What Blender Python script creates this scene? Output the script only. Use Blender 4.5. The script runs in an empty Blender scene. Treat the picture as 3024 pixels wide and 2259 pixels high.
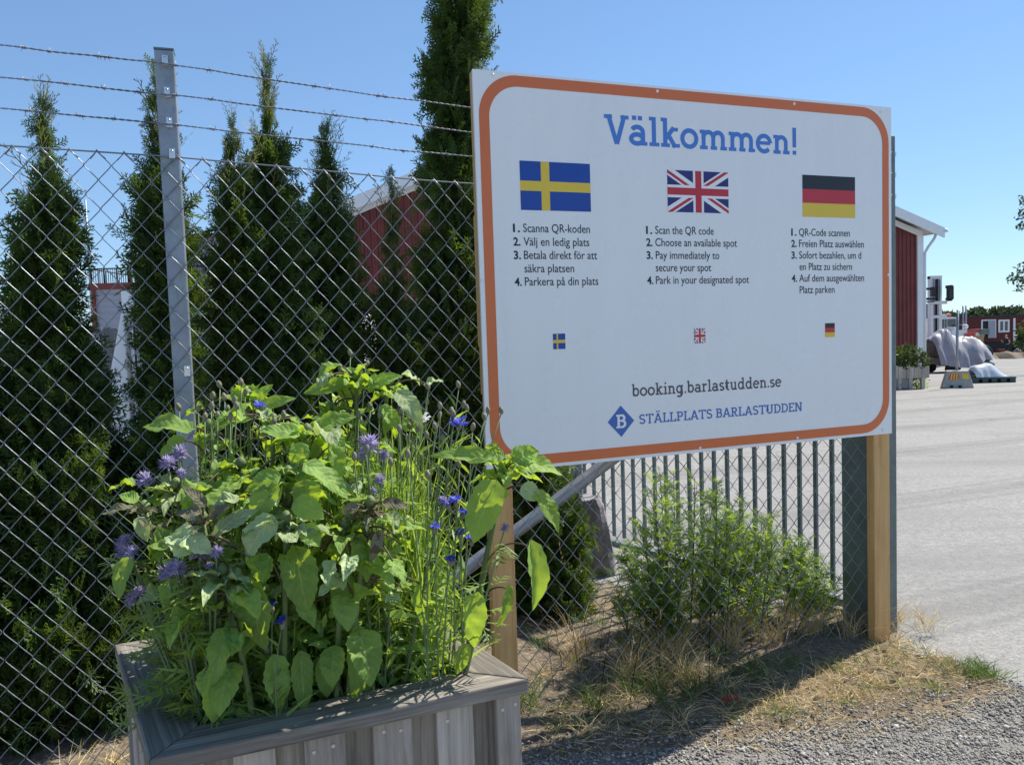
import bpy, math, random
import numpy as np
from mathutils import Vector, Matrix, noise as mnoise
R_ = math.radians
scene = bpy.context.scene
col = scene.collection
V3 = lambda *a: np.array(a, dtype=float)

# ------------------------------------------------------------------ camera
CAM_H = 1.5
F_PX, CX, CY = 2268.0, 1512.0, 1129.5          # focal length and centre in pixels of the photograph
PITCH, ROLL = math.atan(130.0 / F_PX), 0.033
fwd = V3(0, math.cos(PITCH), -math.sin(PITCH))
_r0 = V3(1, 0, 0); _u0 = V3(0, math.sin(PITCH), math.cos(PITCH))
rgt = _r0 * math.cos(ROLL) - _u0 * math.sin(ROLL)
upv = _u0 * math.cos(ROLL) + _r0 * math.sin(ROLL)
CAM = V3(0, 0, CAM_H)
cd = bpy.data.cameras.new('camera'); cam = bpy.data.objects.new('camera', cd); col.objects.link(cam)
cd.sensor_width = 36; cd.lens = F_PX / 3024 * 36; cd.clip_start = 0.05; cd.clip_end = 5000
m = Matrix.Identity(4)
for i in range(3):
    m[i][0], m[i][1], m[i][2], m[i][3] = rgt[i], upv[i], -fwd[i], CAM[i]
cam.matrix_world = m
scene.camera = cam

# ------------------------------------------------------------------ light
SUN_EL = R_(52); SUN_AZ = R_(53.5)      # from +Y towards +X
to_sun = V3(math.sin(SUN_AZ) * math.cos(SUN_EL), math.cos(SUN_AZ) * math.cos(SUN_EL), math.sin(SUN_EL))
world = bpy.data.worlds.new('World'); scene.world = world; world.use_nodes = True
wn = world.node_tree.nodes; wl = world.node_tree.links
sky = wn.new('ShaderNodeTexSky'); sky.sky_type = 'NISHITA'; sky.sun_disc = False
sky.sun_elevation = SUN_EL; sky.sun_rotation = SUN_AZ
sky.air_density = 1.0; sky.dust_density = 0.0; sky.ozone_density = 4.0; sky.altitude = 0
wn['Background'].inputs['Strength'].default_value = 0.15
gam = wn.new('ShaderNodeGamma'); gam.inputs['Gamma'].default_value = 0.7        # softer contrast between bright and deep sky, everywhere alike
tnt = wn.new('ShaderNodeMix'); tnt.data_type = 'RGBA'; tnt.blend_type = 'MULTIPLY'; tnt.inputs[0].default_value = 1.0; tnt.clamp_result = False
tnt.inputs[7].default_value = (0.765, 0.95, 1.15, 1)
wl.new(sky.outputs['Color'], gam.inputs['Color']); wl.new(gam.outputs['Color'], tnt.inputs[6]); wl.new(tnt.outputs[2], wn['Background'].inputs['Color'])
sd = bpy.data.lights.new('sun', 'SUN'); sd.energy = 5.0; sd.angle = R_(0.53); sd.color = (1.0, 0.95, 0.86)
so = bpy.data.objects.new('sun', sd); col.objects.link(so)
so.rotation_euler = Vector(-to_sun).to_track_quat('-Z', 'Y').to_euler(); so.location = (6, 4, 9)
scene.view_settings.view_transform = 'Standard'; scene.view_settings.look = 'None'
scene.view_settings.exposure = 0.6; scene.view_settings.gamma = 1.0
scene.view_settings.use_curve_mapping = False
scene.cycles.max_bounces = 8; scene.cycles.transparent_max_bounces = 8

# ------------------------------------------------------------------ pixel helpers (photo pixels -> points of the place)
K = 3024 / 2211.0
def ray(x, y): return fwd * F_PX + rgt * (x - CX) - upv * (y - CY)
def at(x, y, Y):
    d = ray(x, y); return CAM + d * (Y / d[1])
def atk(x, y, Y): return at(x * K, y * K, Y)
def gz(Y): return -0.02 * max(0.0, min(Y, 64.0) - 4.0)
def gpt(x, y):
    z = 0.0
    for _ in range(40):
        d = ray(x, y); P = CAM + d * ((z - CAM_H) / d[2]); z = gz(P[1])
    return P
def gptk(x, y): return gpt(x * K, y * K)
def upp(Y): return Y / F_PX                              # metres per photo pixel at distance Y
def nrm(v): v = np.asarray(v, float); return v / (np.linalg.norm(v) + 1e-12)

# ------------------------------------------------------------------ object helpers
ORG = {}
def tag(o, label=None, cat=None, group=None, kind=None):
    for k, v in (('label', label), ('category', cat), ('group', group), ('kind', kind)):
        if v: o[k] = v
    return o
def thing(name, loc, label, cat, group=None):
    o = bpy.data.objects.new(name, None); o.empty_display_size = 0.1
    o.location = tuple(loc); col.objects.link(o); ORG[o.name] = np.array(loc, float)
    return tag(o, label, cat, group)
def origin_of(parent): return ORG[parent.name] if parent is not None else V3(0, 0, 0)
def link(name, me, mats, parent=None, at_loc=None):
    o = bpy.data.objects.new(name, me); col.objects.link(o)
    if parent is not None: o.parent = parent
    if at_loc is not None: o.location = tuple(at_loc)
    ORG[o.name] = origin_of(parent)
    for mm in (mats if isinstance(mats, (list, tuple)) else [mats]):
        if me.materials.find(mm.name) < 0 or len(me.materials) < len(mats if isinstance(mats, (list, tuple)) else [mats]):
            me.materials.append(mm)
    return o

class MB:
    """collects verts / faces / uvs, then becomes ONE mesh object"""
    def __init__(s): s.v = []; s.f = []; s.u = []; s.m = []; s.n = 0; s.sm = []
    def add(s, V, Fs, UV=None, mi=0, smooth=False):
        V = np.asarray(V, float).reshape(-1, 3); b = s.n
        s.v.append(V); s.n += len(V)
        for k, f in enumerate(Fs):
            s.f.append([b + i for i in f]); s.m.append(mi); s.sm.append(smooth)
            s.u.extend(UV[k] if UV is not None else [(0, 0)] * len(f))
    def box(s, c, ax, ay, az, hx, hy, hz, mi=0):
        """box with unit axes and half sizes; u runs along ax (the grain)"""
        c = np.asarray(c, float); ax, ay, az = nrm(ax), nrm(ay), nrm(az)
        P = [c + ax * hx * i + ay * hy * j + az * hz * k for i in (-1, 1) for j in (-1, 1) for k in (-1, 1)]
        h = {0: hx, 1: hy, 2: hz}
        idx = [((0, 1, 3, 2), 1, 2), ((4, 6, 7, 5), 1, 2), ((0, 4, 5, 1), 0, 2), ((2, 3, 7, 6), 0, 2), ((0, 2, 6, 4), 0, 1), ((1, 5, 7, 3), 0, 1)]
        co = [(i * hx, j * hy, k * hz) for i in (-1, 1) for j in (-1, 1) for k in (-1, 1)]
        Fs = []; UV = []
        for f, a, b in idx:
            Fs.append(f); UV.append([(co[i][a] + (0 if a == 0 else 3.3), co[i][b] + (0.37 if b == 1 else 0)) for i in f])
        s.add(P, Fs, UV, mi)
    def wbox(s, x0, x1, y0, y1, z0, z1, mi=0, grain=2):
        c = ((x0 + x1) / 2, (y0 + y1) / 2, (z0 + z1) / 2); h = ((x1 - x0) / 2, (y1 - y0) / 2, (z1 - z0) / 2)
        X = [V3(1, 0, 0), V3(0, 1, 0), V3(0, 0, 1)]; o = [grain, (grain + 1) % 3, (grain + 2) % 3]
        s.box(c, X[o[0]], X[o[1]], X[o[2]], h[o[0]], h[o[1]], h[o[2]], mi)
    def tube(s, pts, rad, sides=6, mi=0, cap=True, smooth=True):
        pts = np.asarray(pts, float); n = len(pts)
        rad = np.full(n, rad) if np.isscalar(rad) else np.asarray(rad, float)
        T = np.gradient(pts, axis=0); T /= (np.linalg.norm(T, axis=1)[:, None] + 1e-12)
        ref = V3(0, 0, 1) if abs(T[0][2]) < 0.9 else V3(1, 0, 0)
        a = nrm(np.cross(T[0], ref)); V = []; L = 0
        for i in range(n):
            a = nrm(a - T[i] * np.dot(a, T[i])); b = np.cross(T[i], a)
            for k in range(sides):
                t = 2 * math.pi * k / sides
                V.append(pts[i] + (a * math.cos(t) + b * math.sin(t)) * rad[i])
        Fs = []; UV = []; ln = np.concatenate([[0], np.cumsum(np.linalg.norm(np.diff(pts, axis=0), axis=1))])
        for i in range(n - 1):
            for k in range(sides):
                k2 = (k + 1) % sides
                Fs.append((i * sides + k, i * sides + k2, (i + 1) * sides + k2, (i + 1) * sides + k))
                UV.append([(ln[i], k / sides), (ln[i], (k + 1) / sides), (ln[i + 1], (k + 1) / sides), (ln[i + 1], k / sides)])
        if cap:
            Fs.append(tuple(range(sides - 1, -1, -1))); UV.append([(0, 0)] * sides)
            Fs.append(tuple((n - 1) * sides + k for k in range(sides))); UV.append([(0, 0)] * sides)
        s.add(V, Fs, UV, mi, smooth)
    def lathe(s, c, prof, sides=12, mi=0, axis=None, smooth=True):
        c = np.asarray(c, float); az = nrm(axis) if axis is not None else V3(0, 0, 1)
        ax = nrm(np.cross(az, V3(0.3, 1, 0.2))); ay = np.cross(az, ax); V = []; Fs = []
        for r, z in prof:
            for k in range(sides):
                t = 2 * math.pi * k / sides; V.append(c + az * z + (ax * math.cos(t) + ay * math.sin(t)) * r)
        for i in range(len(prof) - 1):
            for k in range(sides):
                k2 = (k + 1) % sides; Fs.append((i * sides + k, i * sides + k2, (i + 1) * sides + k2, (i + 1) * sides + k))
        Fs.append(tuple(range(sides - 1, -1, -1))); Fs.append(tuple((len(prof) - 1) * sides + k for k in range(sides)))
        s.add(V, Fs, None, mi, smooth)
    def build(s, name, mats, parent=None, bevel=0, kind=None):
        V = np.concatenate(s.v) - origin_of(parent) if s.v else np.zeros((0, 3))
        me = bpy.data.meshes.new(name)
        me.from_pydata(V.tolist(), [], s.f)
        uvl = me.uv_layers.new(name='UVMap'); uvl.data.foreach_set('uv', np.asarray(s.u, float).ravel())
        me.polygons.foreach_set('material_index', s.m); me.polygons.foreach_set('use_smooth', s.sm)
        mats = mats if isinstance(mats, (list, tuple)) else [mats]
        for mm in mats: me.materials.append(mm)
        me.update()
        o = bpy.data.objects.new(name, me); col.objects.link(o)
        if parent is not None: o.parent = parent
        ORG[o.name] = origin_of(parent)
        if bevel:
            b = o.modifiers.new('bevel', 'BEVEL'); b.width = bevel; b.segments = 2; b.limit_method = 'ANGLE'
        if kind: o['kind'] = kind
        return o

def npmesh(name, V, quads=None, tris=None, mats=None, parent=None, uv=None, smooth=False, kind=None, attr=None):
    """fast mesh from arrays; quads (m,4), tris (k,3); uv per loop; attr: per-face colour factor"""
    V = np.asarray(V, np.float32) - origin_of(parent).astype(np.float32)
    me = bpy.data.meshes.new(name)
    q = np.zeros((0, 4), np.int32) if quads is None else np.asarray(quads, np.int32)
    t = np.zeros((0, 3), np.int32) if tris is None else np.asarray(tris, np.int32)
    me.vertices.add(len(V)); me.vertices.foreach_set('co', V.ravel())
    nl = q.size + t.size; me.loops.add(nl)
    me.loops.foreach_set('vertex_index', np.concatenate([q.ravel(), t.ravel()]))
    ls = np.concatenate([np.arange(len(q)) * 4, q.size + np.arange(len(t)) * 3]).astype(np.int32)
    me.polygons.add(len(ls)); me.polygons.foreach_set('loop_start', ls)
    if smooth: me.polygons.foreach_set('use_smooth', np.ones(len(ls), bool))
    me.update(calc_edges=True)
    if uv is not None:
        l = me.uv_layers.new(name='UVMap'); l.data.foreach_set('uv', np.asarray(uv, np.float32).ravel())
    if attr is not None:
        a = me.attributes.new('tint', 'FLOAT', 'FACE'); a.data.foreach_set('value', np.asarray(attr, np.float32))
    for mm in (mats if isinstance(mats, (list, tuple)) else [mats]): me.materials.append(mm)
    o = bpy.data.objects.new(name, me); col.objects.link(o)
    if parent is not None: o.parent = parent
    ORG[o.name] = origin_of(parent)
    if kind: o['kind'] = kind
    return o

# ------------------------------------------------------------------ materials
class NT:
    def __init__(s, name):
        s.m = bpy.data.materials.new(name); s.m.use_nodes = True
        s.t = s.m.node_tree; s.b = s.t.nodes['Principled BSDF']; s.out = s.t.nodes['Material Output']
    def n(s, kind, **kw):
        nd = s.t.nodes.new('ShaderNode' + kind)
        for k, v in kw.items():
            if k in nd.inputs.keys() if isinstance(k, str) else False: nd.inputs[k].default_value = v
            else: setattr(nd, k, v)
        return nd
    def l(s, a, b): s.t.links.new(a, b)
    def math(s, op, a, b=None):
        nd = s.t.nodes.new('ShaderNodeMath'); nd.operation = op
        for i, x in enumerate((a, b)):
            if x is None: continue
            if isinstance(x, (int, float)): nd.inputs[i].default_value = x
            else: s.l(x, nd.inputs[i])
        return nd.outputs[0]
    def noise(s, vec, scale, detail=4, rough=0.6):
        nd = s.t.nodes.new('ShaderNodeTexNoise'); nd.inputs['Scale'].default_value = scale
        nd.inputs['Detail'].default_value = detail; nd.inputs['Roughness'].default_value = rough
        if vec is not None: s.l(vec, nd.inputs['Vector'])
        return nd.outputs['Fac']
    def ramp(s, fac, stops):
        nd = s.t.nodes.new('ShaderNodeValToRGB'); e = nd.color_ramp.elements
        while len(e) < len(stops): e.new(0.5)
        for el, (p, c) in zip(e, stops): el.position = p; el.color = (*c, 1) if len(c) == 3 else c
        s.l(fac, nd.inputs[0]); return nd.outputs[0]
    def mix(s, fac, a, b, mode='MIX'):
        nd = s.t.nodes.new('ShaderNodeMix'); nd.data_type = 'RGBA'; nd.blend_type = mode
        for sock, x in ((nd.inputs[0], fac), (nd.inputs[6], a), (nd.inputs[7], b)):
            if isinstance(x, (int, float)): sock.default_value = x
            elif isinstance(x, tuple): sock.default_value = (*x, 1)
            else: s.l(x, sock)
        return nd.outputs[2]
    def coord(s, which='Object'): return s.t.nodes.new('ShaderNodeTexCoord').outputs[which]
    def mapping(s, vec, scale=(1, 1, 1), loc=None):
        nd = s.t.nodes.new('ShaderNodeMapping'); nd.inputs['Scale'].default_value = scale
        s.l(vec, nd.inputs['Vector'])
        if loc is not None: s.l(loc, nd.inputs['Location'])
        return nd.outputs[0]
    def rand(s): return s.t.nodes.new('ShaderNodeObjectInfo').outputs['Random']
    def bump(s, h, strength=0.3, dist=0.01):
        nd = s.t.nodes.new('ShaderNodeBump'); nd.inputs['Strength'].default_value = strength
        nd.inputs['Distance'].default_value = dist; s.l(h, nd.inputs['Height']); s.l(nd.outputs[0], s.b.inputs['Normal']); return nd
    def done(s, colr=None, rough=0.6, metal=0.0, spec=None):
        if colr is not None:
            if isinstance(colr, tuple): s.b.inputs['Base Color'].default_value = (*colr, 1)
            else: s.l(colr, s.b.inputs['Base Color'])
        if isinstance(rough, (int, float)): s.b.inputs['Roughness'].default_value = rough
        else: s.l(rough, s.b.inputs['Roughness'])
        s.b.inputs['Metallic'].default_value = metal
        if spec is not None: s.b.inputs['Specular IOR Level'].default_value = spec
        return s.m

def plain(name, c, rough=0.6, metal=0.0, var=0.12, scale=6.0, bump=0.0, bscale=60.0, spec=None):
    t = NT(name); o = t.coord()
    f = t.noise(o, scale, 5)
    lo = tuple(max(0, x * (1 - var)) for x in c); hi = tuple(min(1, x * (1 + var)) for x in c)
    cc = t.ramp(f, [(0.3, lo), (0.7, hi)])
    if bump: t.bump(t.noise(o, bscale, 4), bump, 0.004)
    return t.done(cc, rough, metal, spec)

def wood(name, stops, rough=0.75, knots=True, gscale=(2.2, 60, 1), var=0.25, bump=0.35):
    """grain along u of the UV map, every board shifted by its own random"""
    t = NT(name); uv = t.coord('UV'); rnd = t.rand()
    comb = t.t.nodes.new('ShaderNodeCombineXYZ'); t.l(t.math('MULTIPLY', rnd, 37.0), comb.inputs[0]); t.l(t.math('MULTIPLY', rnd, 91.0), comb.inputs[1])
    vec = t.mapping(uv, gscale, comb.outputs[0])
    wv = t.mapping(uv, (3, 8, 1), comb.outputs[0])
    big = t.noise(wv, 1.0, 2)
    dist = t.t.nodes.new('ShaderNodeVectorMath'); dist.operation = 'ADD'
    sc = t.t.nodes.new('ShaderNodeVectorMath'); sc.operation = 'SCALE'; sc.inputs[3].default_value = 1.3
    t.l(big, sc.inputs[0]); t.l(vec, dist.inputs[0]); t.l(sc.outputs[0], dist.inputs[1])
    g = t.noise(dist.outputs[0], 1.0, 5, 0.65)
    c = t.ramp(g, stops)
    if knots:
        vo = t.t.nodes.new('ShaderNodeTexVoronoi'); vo.inputs['Scale'].default_value = 1.0
        t.l(t.mapping(uv, (5, 11, 1), comb.outputs[0]), vo.inputs['Vector'])
        kf = t.ramp(vo.outputs['Distance'], [(0.0, (1, 1, 1)), (0.10, (0.85, 0.85, 0.85)), (0.17, (0, 0, 0))])
        sel = t.math('GREATER_THAN', t.noise(t.mapping(uv, (1.7, 6, 1), comb.outputs[0]), 1.3, 1), 0.50)
        c = t.mix(t.math('MULTIPLY', t.math('MULTIPLY', kf, sel), 0.75), c, tuple(x * 0.32 for x in stops[0][1]))
        ck = t.math('MULTIPLY', t.math('GREATER_THAN', t.noise(t.mapping(uv, (2.0, 230, 1), comb.outputs[0]), 1.0, 2), 0.69), 0.6)
        c = t.mix(ck, c, tuple(x * 0.25 for x in stops[0][1]))
        c = t.mix(t.ramp(t.noise(t.mapping(uv, (4, 9, 1), comb.outputs[0]), 1.0, 4), [(0.5, (0, 0, 0)), (0.75, (0.45, 0.45, 0.45))]), c, stops[0][1])
    hs = t.t.nodes.new('ShaderNodeHueSaturation'); t.l(c, hs.inputs['Color'])
    t.l(t.math('ADD', t.math('MULTIPLY', rnd, 2 * var), 1 - var), hs.inputs['Value'])
    t.bump(g, bump, 0.002)
    return t.done(hs.outputs[0], rough, 0, 0.3)

def leafmat(name, c, trans, rough=0.45, veins=True, tw=0.45, spots=0.0, vary=0.25, attr=False, spec=0.35):
    """two-sided leaf: reflects c, lets trans through"""
    t = NT(name); rnd = t.rand(); o = t.coord()
    f = t.noise(o, 14, 3)
    cc = t.mix(f, tuple(x * (1 - vary) for x in c), tuple(x * (1 + vary) for x in c))
    tc = t.mix(f, tuple(x * (1 - vary) for x in trans), tuple(x * (1 + vary) for x in trans))
    if attr:
        at_ = t.t.nodes.new('ShaderNodeAttribute'); at_.attribute_name = 'tint'
        hs = t.t.nodes.new('ShaderNodeHueSaturation'); t.l(cc, hs.inputs['Color']); t.l(at_.outputs['Fac'], hs.inputs['Value']); cc = hs.outputs[0]
        hs = t.t.nodes.new('ShaderNodeHueSaturation'); t.l(tc, hs.inputs['Color']); t.l(at_.outputs['Fac'], hs.inputs['Value']); tc = hs.outputs[0]
    else:
        hv = t.math('ADD', t.math('MULTIPLY', rnd, 0.5), 0.75)
        hs = t.t.nodes.new('ShaderNodeHueSaturation'); t.l(cc, hs.inputs['Color']); t.l(hv, hs.inputs['Value']); cc = hs.outputs[0]
    if veins:
        uv = t.coord('UV'); sp = t.t.nodes.new('ShaderNodeSeparateXYZ'); t.l(uv, sp.inputs[0])
        au = t.math('ABSOLUTE', sp.outputs[0])
        mid = t.math('LESS_THAN', au, 0.035)
        w = t.math('FRACT', t.math('SUBTRACT', t.math('MULTIPLY', sp.outputs[1], 7.0), t.math('MULTIPLY', au, 1.9)))
        side = t.math('LESS_THAN', t.math('ABSOLUTE', t.math('SUBTRACT', w, 0.5)), 0.05)
        vf = t.math('MULTIPLY', t.math('MAXIMUM', mid, t.math('MULTIPLY', side, 0.6)), 0.55)
        cc = t.mix(vf, cc, (c[0] * 2.3 + .03, c[1] * 1.7 + .03, c[2] * 2.0 + .02))
        tc = t.mix(t.math('MULTIPLY', vf, 0.6), tc, tuple(x * 0.55 for x in trans))
        h = t.math('ABSOLUTE', t.math('SUBTRACT', w, 0.5))
        bp = t.bump(t.math('ADD', h, t.math('MULTIPLY', t.noise(o, 160, 3), 0.8)), 0.5, 0.003)
    if spots:
        sf = t.math('MULTIPLY', t.math('GREATER_THAN', t.noise(o, 45, 3), 0.60), spots)
        cc = t.mix(sf, cc, (0.09, 0.06, 0.03)); tc = t.mix(sf, tc, (0.10, 0.05, 0.02))
    t.done(cc, rough, 0, spec)
    tr = t.t.nodes.new('ShaderNodeBsdfTranslucent'); t.l(tc, tr.inputs['Color'])
    mx = t.t.nodes.new('ShaderNodeMixShader'); mx.inputs[0].default_value = tw
    t.l(t.b.outputs[0], mx.inputs[1]); t.l(tr.outputs[0], mx.inputs[2]); t.l(mx.outputs[0], t.out.inputs['Surface'])
    return t.m

M = {}
def galv(name, base=(0.30, 0.33, 0.36), rough=0.5, metal=0.65):
    t = NT(name); o = t.coord()
    vo = t.t.nodes.new('ShaderNodeTexVoronoi'); vo.inputs['Scale'].default_value = 55; t.l(o, vo.inputs['Vector'])
    f = t.noise(o, 9, 4)
    c = t.ramp(f, [(0.3, tuple(x * 0.8 for x in base)), (0.7, tuple(min(1, x * 1.2) for x in base))])
    c = t.mix(0.12, c, vo.outputs['Color'], 'SOFT_LIGHT')
    st = t.math('MULTIPLY', t.math('GREATER_THAN', t.noise(t.mapping(o, (30, 30, 5)), 1.0, 3), 0.66), 0.35)
    c = t.mix(st, c, tuple(x * 0.6 for x in base))
    rr = t.math('ADD', t.math('MULTIPLY', f, 0.25), rough - 0.12)
    return t.done(c, rr, metal)
M['galv'] = galv('galvanised_steel')
M['galv_dark'] = galv('galvanised_steel_dull', (0.16, 0.20, 0.20), 0.6, 0.4)
M['wire'] = plain('zinc_wire', (0.25, 0.27, 0.30), 0.42, 0.55, 0.2, 30)
M['barb'] = plain('barbed_wire_zinc', (0.22, 0.23, 0.26), 0.5, 0.7, 0.3, 40)
M['clip'] = plain('zinc_clip', (0.7, 0.71, 0.73), 0.3, 0.9, 0.1, 30)
M['wood_grey'] = wood('weathered_wood', [(0.22, (0.20, 0.16, 0.125)), (0.46, (0.43, 0.37, 0.31)), (0.72, (0.58, 0.51, 0.44))], 0.88, True, (2.6, 72, 1), 0.22, 0.5)
M['wood_brown'] = wood('weathered_brown_wood', [(0.28, (0.13, 0.105, 0.08)), (0.48, (0.32, 0.27, 0.215)), (0.72, (0.46, 0.395, 0.325))], 0.88, True, (2.6, 70, 1), 0.30, 0.5)
M['wood_rim'] = wood('weathered_rim_wood', [(0.30, (0.095, 0.082, 0.068)), (0.50, (0.20, 0.175, 0.148)), (0.70, (0.33, 0.295, 0.25))], 0.9, True, (3.0, 110, 1), 0.12, 0.6)
M['wood_new'] = wood('treated_pine', [(0.28, (0.46, 0.24, 0.085)), (0.5, (0.62, 0.37, 0.15)), (0.75, (0.70, 0.45, 0.20))], 0.6, True, (1.2, 30, 1), 0.06, 0.15)
M['wood_fence'] = wood('grey_fence_boards', [(0.25, (0.13, 0.12, 0.12)), (0.6, (0.25, 0.24, 0.23))], 0.9, False)
M['screw'] = plain('steel_screw', (0.6, 0.58, 0.52), 0.4, 0.8, 0.1)
M['soil'] = plain('dark_soil', (0.045, 0.032, 0.022), 0.95, 0, 0.4, 25, 0.8, 60)
t = NT('sign_white'); o_c = t.coord(); gr = t.noise(t.mapping(o_c, (9, 9, 0.9)), 1.0, 5, .7); bg = t.noise(o_c, 1.1, 2)
cc = t.ramp(gr, [(0.35, (0.88, 0.88, 0.875)), (0.62, (0.86, 0.86, 0.855)), (0.80, (0.82, 0.815, 0.80))])
t.bump(bg, 0.25, 0.02)
M['sign_white'] = t.done(cc, t.math('ADD', t.math('MULTIPLY', t.noise(o_c, 3, 4), .3), .12), 0, .5)
M['sign_edge'] = plain('sign_edge', (0.30, 0.30, 0.32), 0.5, 0, 0.05)
M['orange'] = plain('print_orange', (0.70, 0.17, 0.05), 0.3, 0, 0.03, 4)
M['sign_blue'] = plain('print_blue', (0.075, 0.215, 0.62), 0.3, 0, 0.03, 4)
M['sign_blue2'] = plain('print_blue_deep', (0.045, 0.15, 0.48), 0.3, 0, 0.03, 4)
M['ink'] = plain('print_ink', (0.012, 0.012, 0.03), 0.35, 0, 0.02, 4)
M['ink_grey'] = plain('print_grey', (0.085, 0.08, 0.10), 0.35, 0, 0.02, 4)
M['fl_blue'] = plain('print_flag_blue', (0.008, 0.06, 0.34), 0.3, 0, 0.02)
M['fl_yellow'] = plain('print_flag_yellow', (0.80, 0.56, 0.05), 0.3, 0, 0.02)
M['fl_navy'] = plain('print_flag_navy', (0.025, 0.02, 0.16), 0.3, 0, 0.02)
M['fl_red'] = plain('print_flag_red', (0.55, 0.025, 0.04), 0.3, 0, 0.02)
M['fl_black'] = plain('print_flag_black', (0.012, 0.012, 0.014), 0.3, 0, 0.02)
M['sunleaf'] = leafmat('sunflower_leaf', (0.22, 0.35, 0.085), (0.56, 0.74, 0.035), 0.6, True, 0.38, spec=0.22)
M['sunleaf_pale'] = leafmat('sunflower_leaf_pale', (0.40, 0.50, 0.25), (0.50, 0.62, 0.10), 0.65, True, 0.3, spec=0.2)
M['wilt'] = leafmat('wilted_leaf', (0.165, 0.16, 0.095), (0.20, 0.18, 0.06), 0.8, True, 0.25, 0.8)
M['sunstem'] = leafmat('sunflower_stem', (0.17, 0.22, 0.08), (0.2, 0.28, 0.05), 0.6, False, 0.15)
M['petiole'] = leafmat('petiole', (0.13, 0.10, 0.06), (0.16, 0.1, 0.04), 0.6, False, 0.15)
M['cornleaf'] = leafmat('cornflower_leaf', (0.23, 0.35, 0.09), (0.55, 0.72, 0.07), 0.5, False, 0.4, 0, 0.3, True)
M['cornstem'] = leafmat('cornflower_stem', (0.20, 0.27, 0.13), (0.25, 0.35, 0.1), 0.6, False, 0.2)
M['bud'] = plain('cornflower_bud', (0.22, 0.20, 0.13), 0.8, 0, 0.35, 180, 0.5, 300)
M['blue_petal'] = leafmat('blue_petal', (0.07, 0.09, 0.62), (0.10, 0.12, 0.7), 0.6, False, 0.35)
M['purple_petal'] = leafmat('purple_petal', (0.47, 0.41, 0.60), (0.44, 0.38, 0.56), 0.7, False, 0.35)
M['white_petal'] = leafmat('white_petal', (0.75, 0.75, 0.72), (0.7, 0.7, 0.65), 0.7, False, 0.3)
M['thuja'] = leafmat('thuja_foliage', (0.060, 0.108, 0.024), (0.15, 0.225, 0.022), 0.55, False, 0.32, 0, 0.3, True, 0.3)
M['thuja_young'] = leafmat('thuja_young_shoots', (0.19, 0.19, 0.07), (0.32, 0.32, 0.07), 0.6, False, 0.28, 0, 0.3, True, 0.3)
M['bark'] = plain('thuja_bark', (0.12, 0.08, 0.055), 0.9, 0, 0.4, 30, 0.8, 60)
M['mugwort'] = leafmat('mugwort_leaf', (0.135, 0.225, 0.05), (0.42, 0.58, 0.045), 0.55, False, 0.42, 0, 0.3, True)
M['mugstem'] = plain('mugwort_stem', (0.09, 0.085, 0.06), 0.8, 0, 0.3, 40)
M['grass_dry'] = leafmat('dry_grass', (0.66, 0.51, 0.27), (0.52, 0.40, 0.19), 0.8, False, 0.25, 0, 0.3, True, 0.15)
M['grass_green'] = leafmat('green_grass', (0.10, 0.16, 0.045), (0.2, 0.3, 0.05), 0.6, False, 0.35, 0, 0.3, True)
M['white_paint'] = plain('white_paint', (0.74, 0.75, 0.76), 0.45, 0, 0.04, 5)
M['grey_roof'] = plain('pale_roof_edge', (0.55, 0.57, 0.60), 0.5, 0, 0.06, 3)
M['red_sheet'] = plain('red_sheet_metal', (0.150, 0.022, 0.018), 0.55, 0, 0.25, 2.2)
M['red_wood'] = plain('red_painted_wood', (0.135, 0.026, 0.022), 0.7, 0, 0.15, 3)
M['red_trim'] = plain('red_trim', (0.20, 0.038, 0.026), 0.6, 0, 0.1, 3)
M['grey_panel'] = plain('grey_panel', (0.36, 0.36, 0.41), 0.6, 0, 0.06, 3)
M['dark'] = plain('dark_rubber', (0.02, 0.02, 0.022), 0.7, 0, 0.3, 10)
M['black_steel'] = plain('black_steel', (0.03, 0.03, 0.035), 0.5, 0.2, 0.3, 10)
M['glass'] = plain('dark_window_glass', (0.05, 0.07, 0.08), 0.08, 0, 0.2, 2, spec=0.8)
M['concrete'] = plain('concrete', (0.36, 0.36, 0.32), 0.9, 0, 0.15, 9, 0.3, 60)
M['tarp'] = plain('grey_tarpaulin', (0.33, 0.33, 0.36), 0.45, 0, 0.14, 5, 0.5, 12)
M['rock'] = plain('granite', (0.23, 0.21, 0.22), 0.85, 0, 0.35, 14, 0.8, 40)
M['skin'] = plain('skin', (0.50, 0.28, 0.20), 0.6, 0, 0.05)
M['cloth_dark'] = plain('dark_cloth', (0.018, 0.02, 0.032), 0.9, 0, 0.2)
M['hair'] = plain('pale_hair', (0.55, 0.40, 0.33), 0.8, 0, 0.1)
M['sticker_red'] = plain('sticker_red', (0.62, 0.07, 0.02), 0.4, 0, 0.05)
M['sticker_yellow'] = plain('sticker_yellow', (0.80, 0.52, 0.03), 0.4, 0, 0.05)
M['crane_red'] = plain('crane_red', (0.5, 0.07, 0.05), 0.5, 0, 0.1)
M['tan'] = plain('tan_paint', (0.45, 0.30, 0.17), 0.6, 0, 0.1)
M['blue_sheet'] = plain('blue_sheet_metal', (0.05, 0.09, 0.20), 0.6, 0, 0.1)
M['green_plastic'] = plain('dark_green_plastic', (0.02, 0.06, 0.055), 0.4, 0, 0.1)
M['clear_film'] = plain('plastic_film', (0.62, 0.64, 0.66), 0.18, 0, 0.15, 12, 0.4, 30, spec=0.8)
M['red_plastic'] = plain('red_plastic', (0.55, 0.02, 0.02), 0.35, 0, 0.05)
M['farleaf'] = leafmat('deciduous_leaf', (0.05, 0.085, 0.025), (0.10, 0.15, 0.02), 0.5, False, 0.3, 0, 0.3, True)
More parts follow.
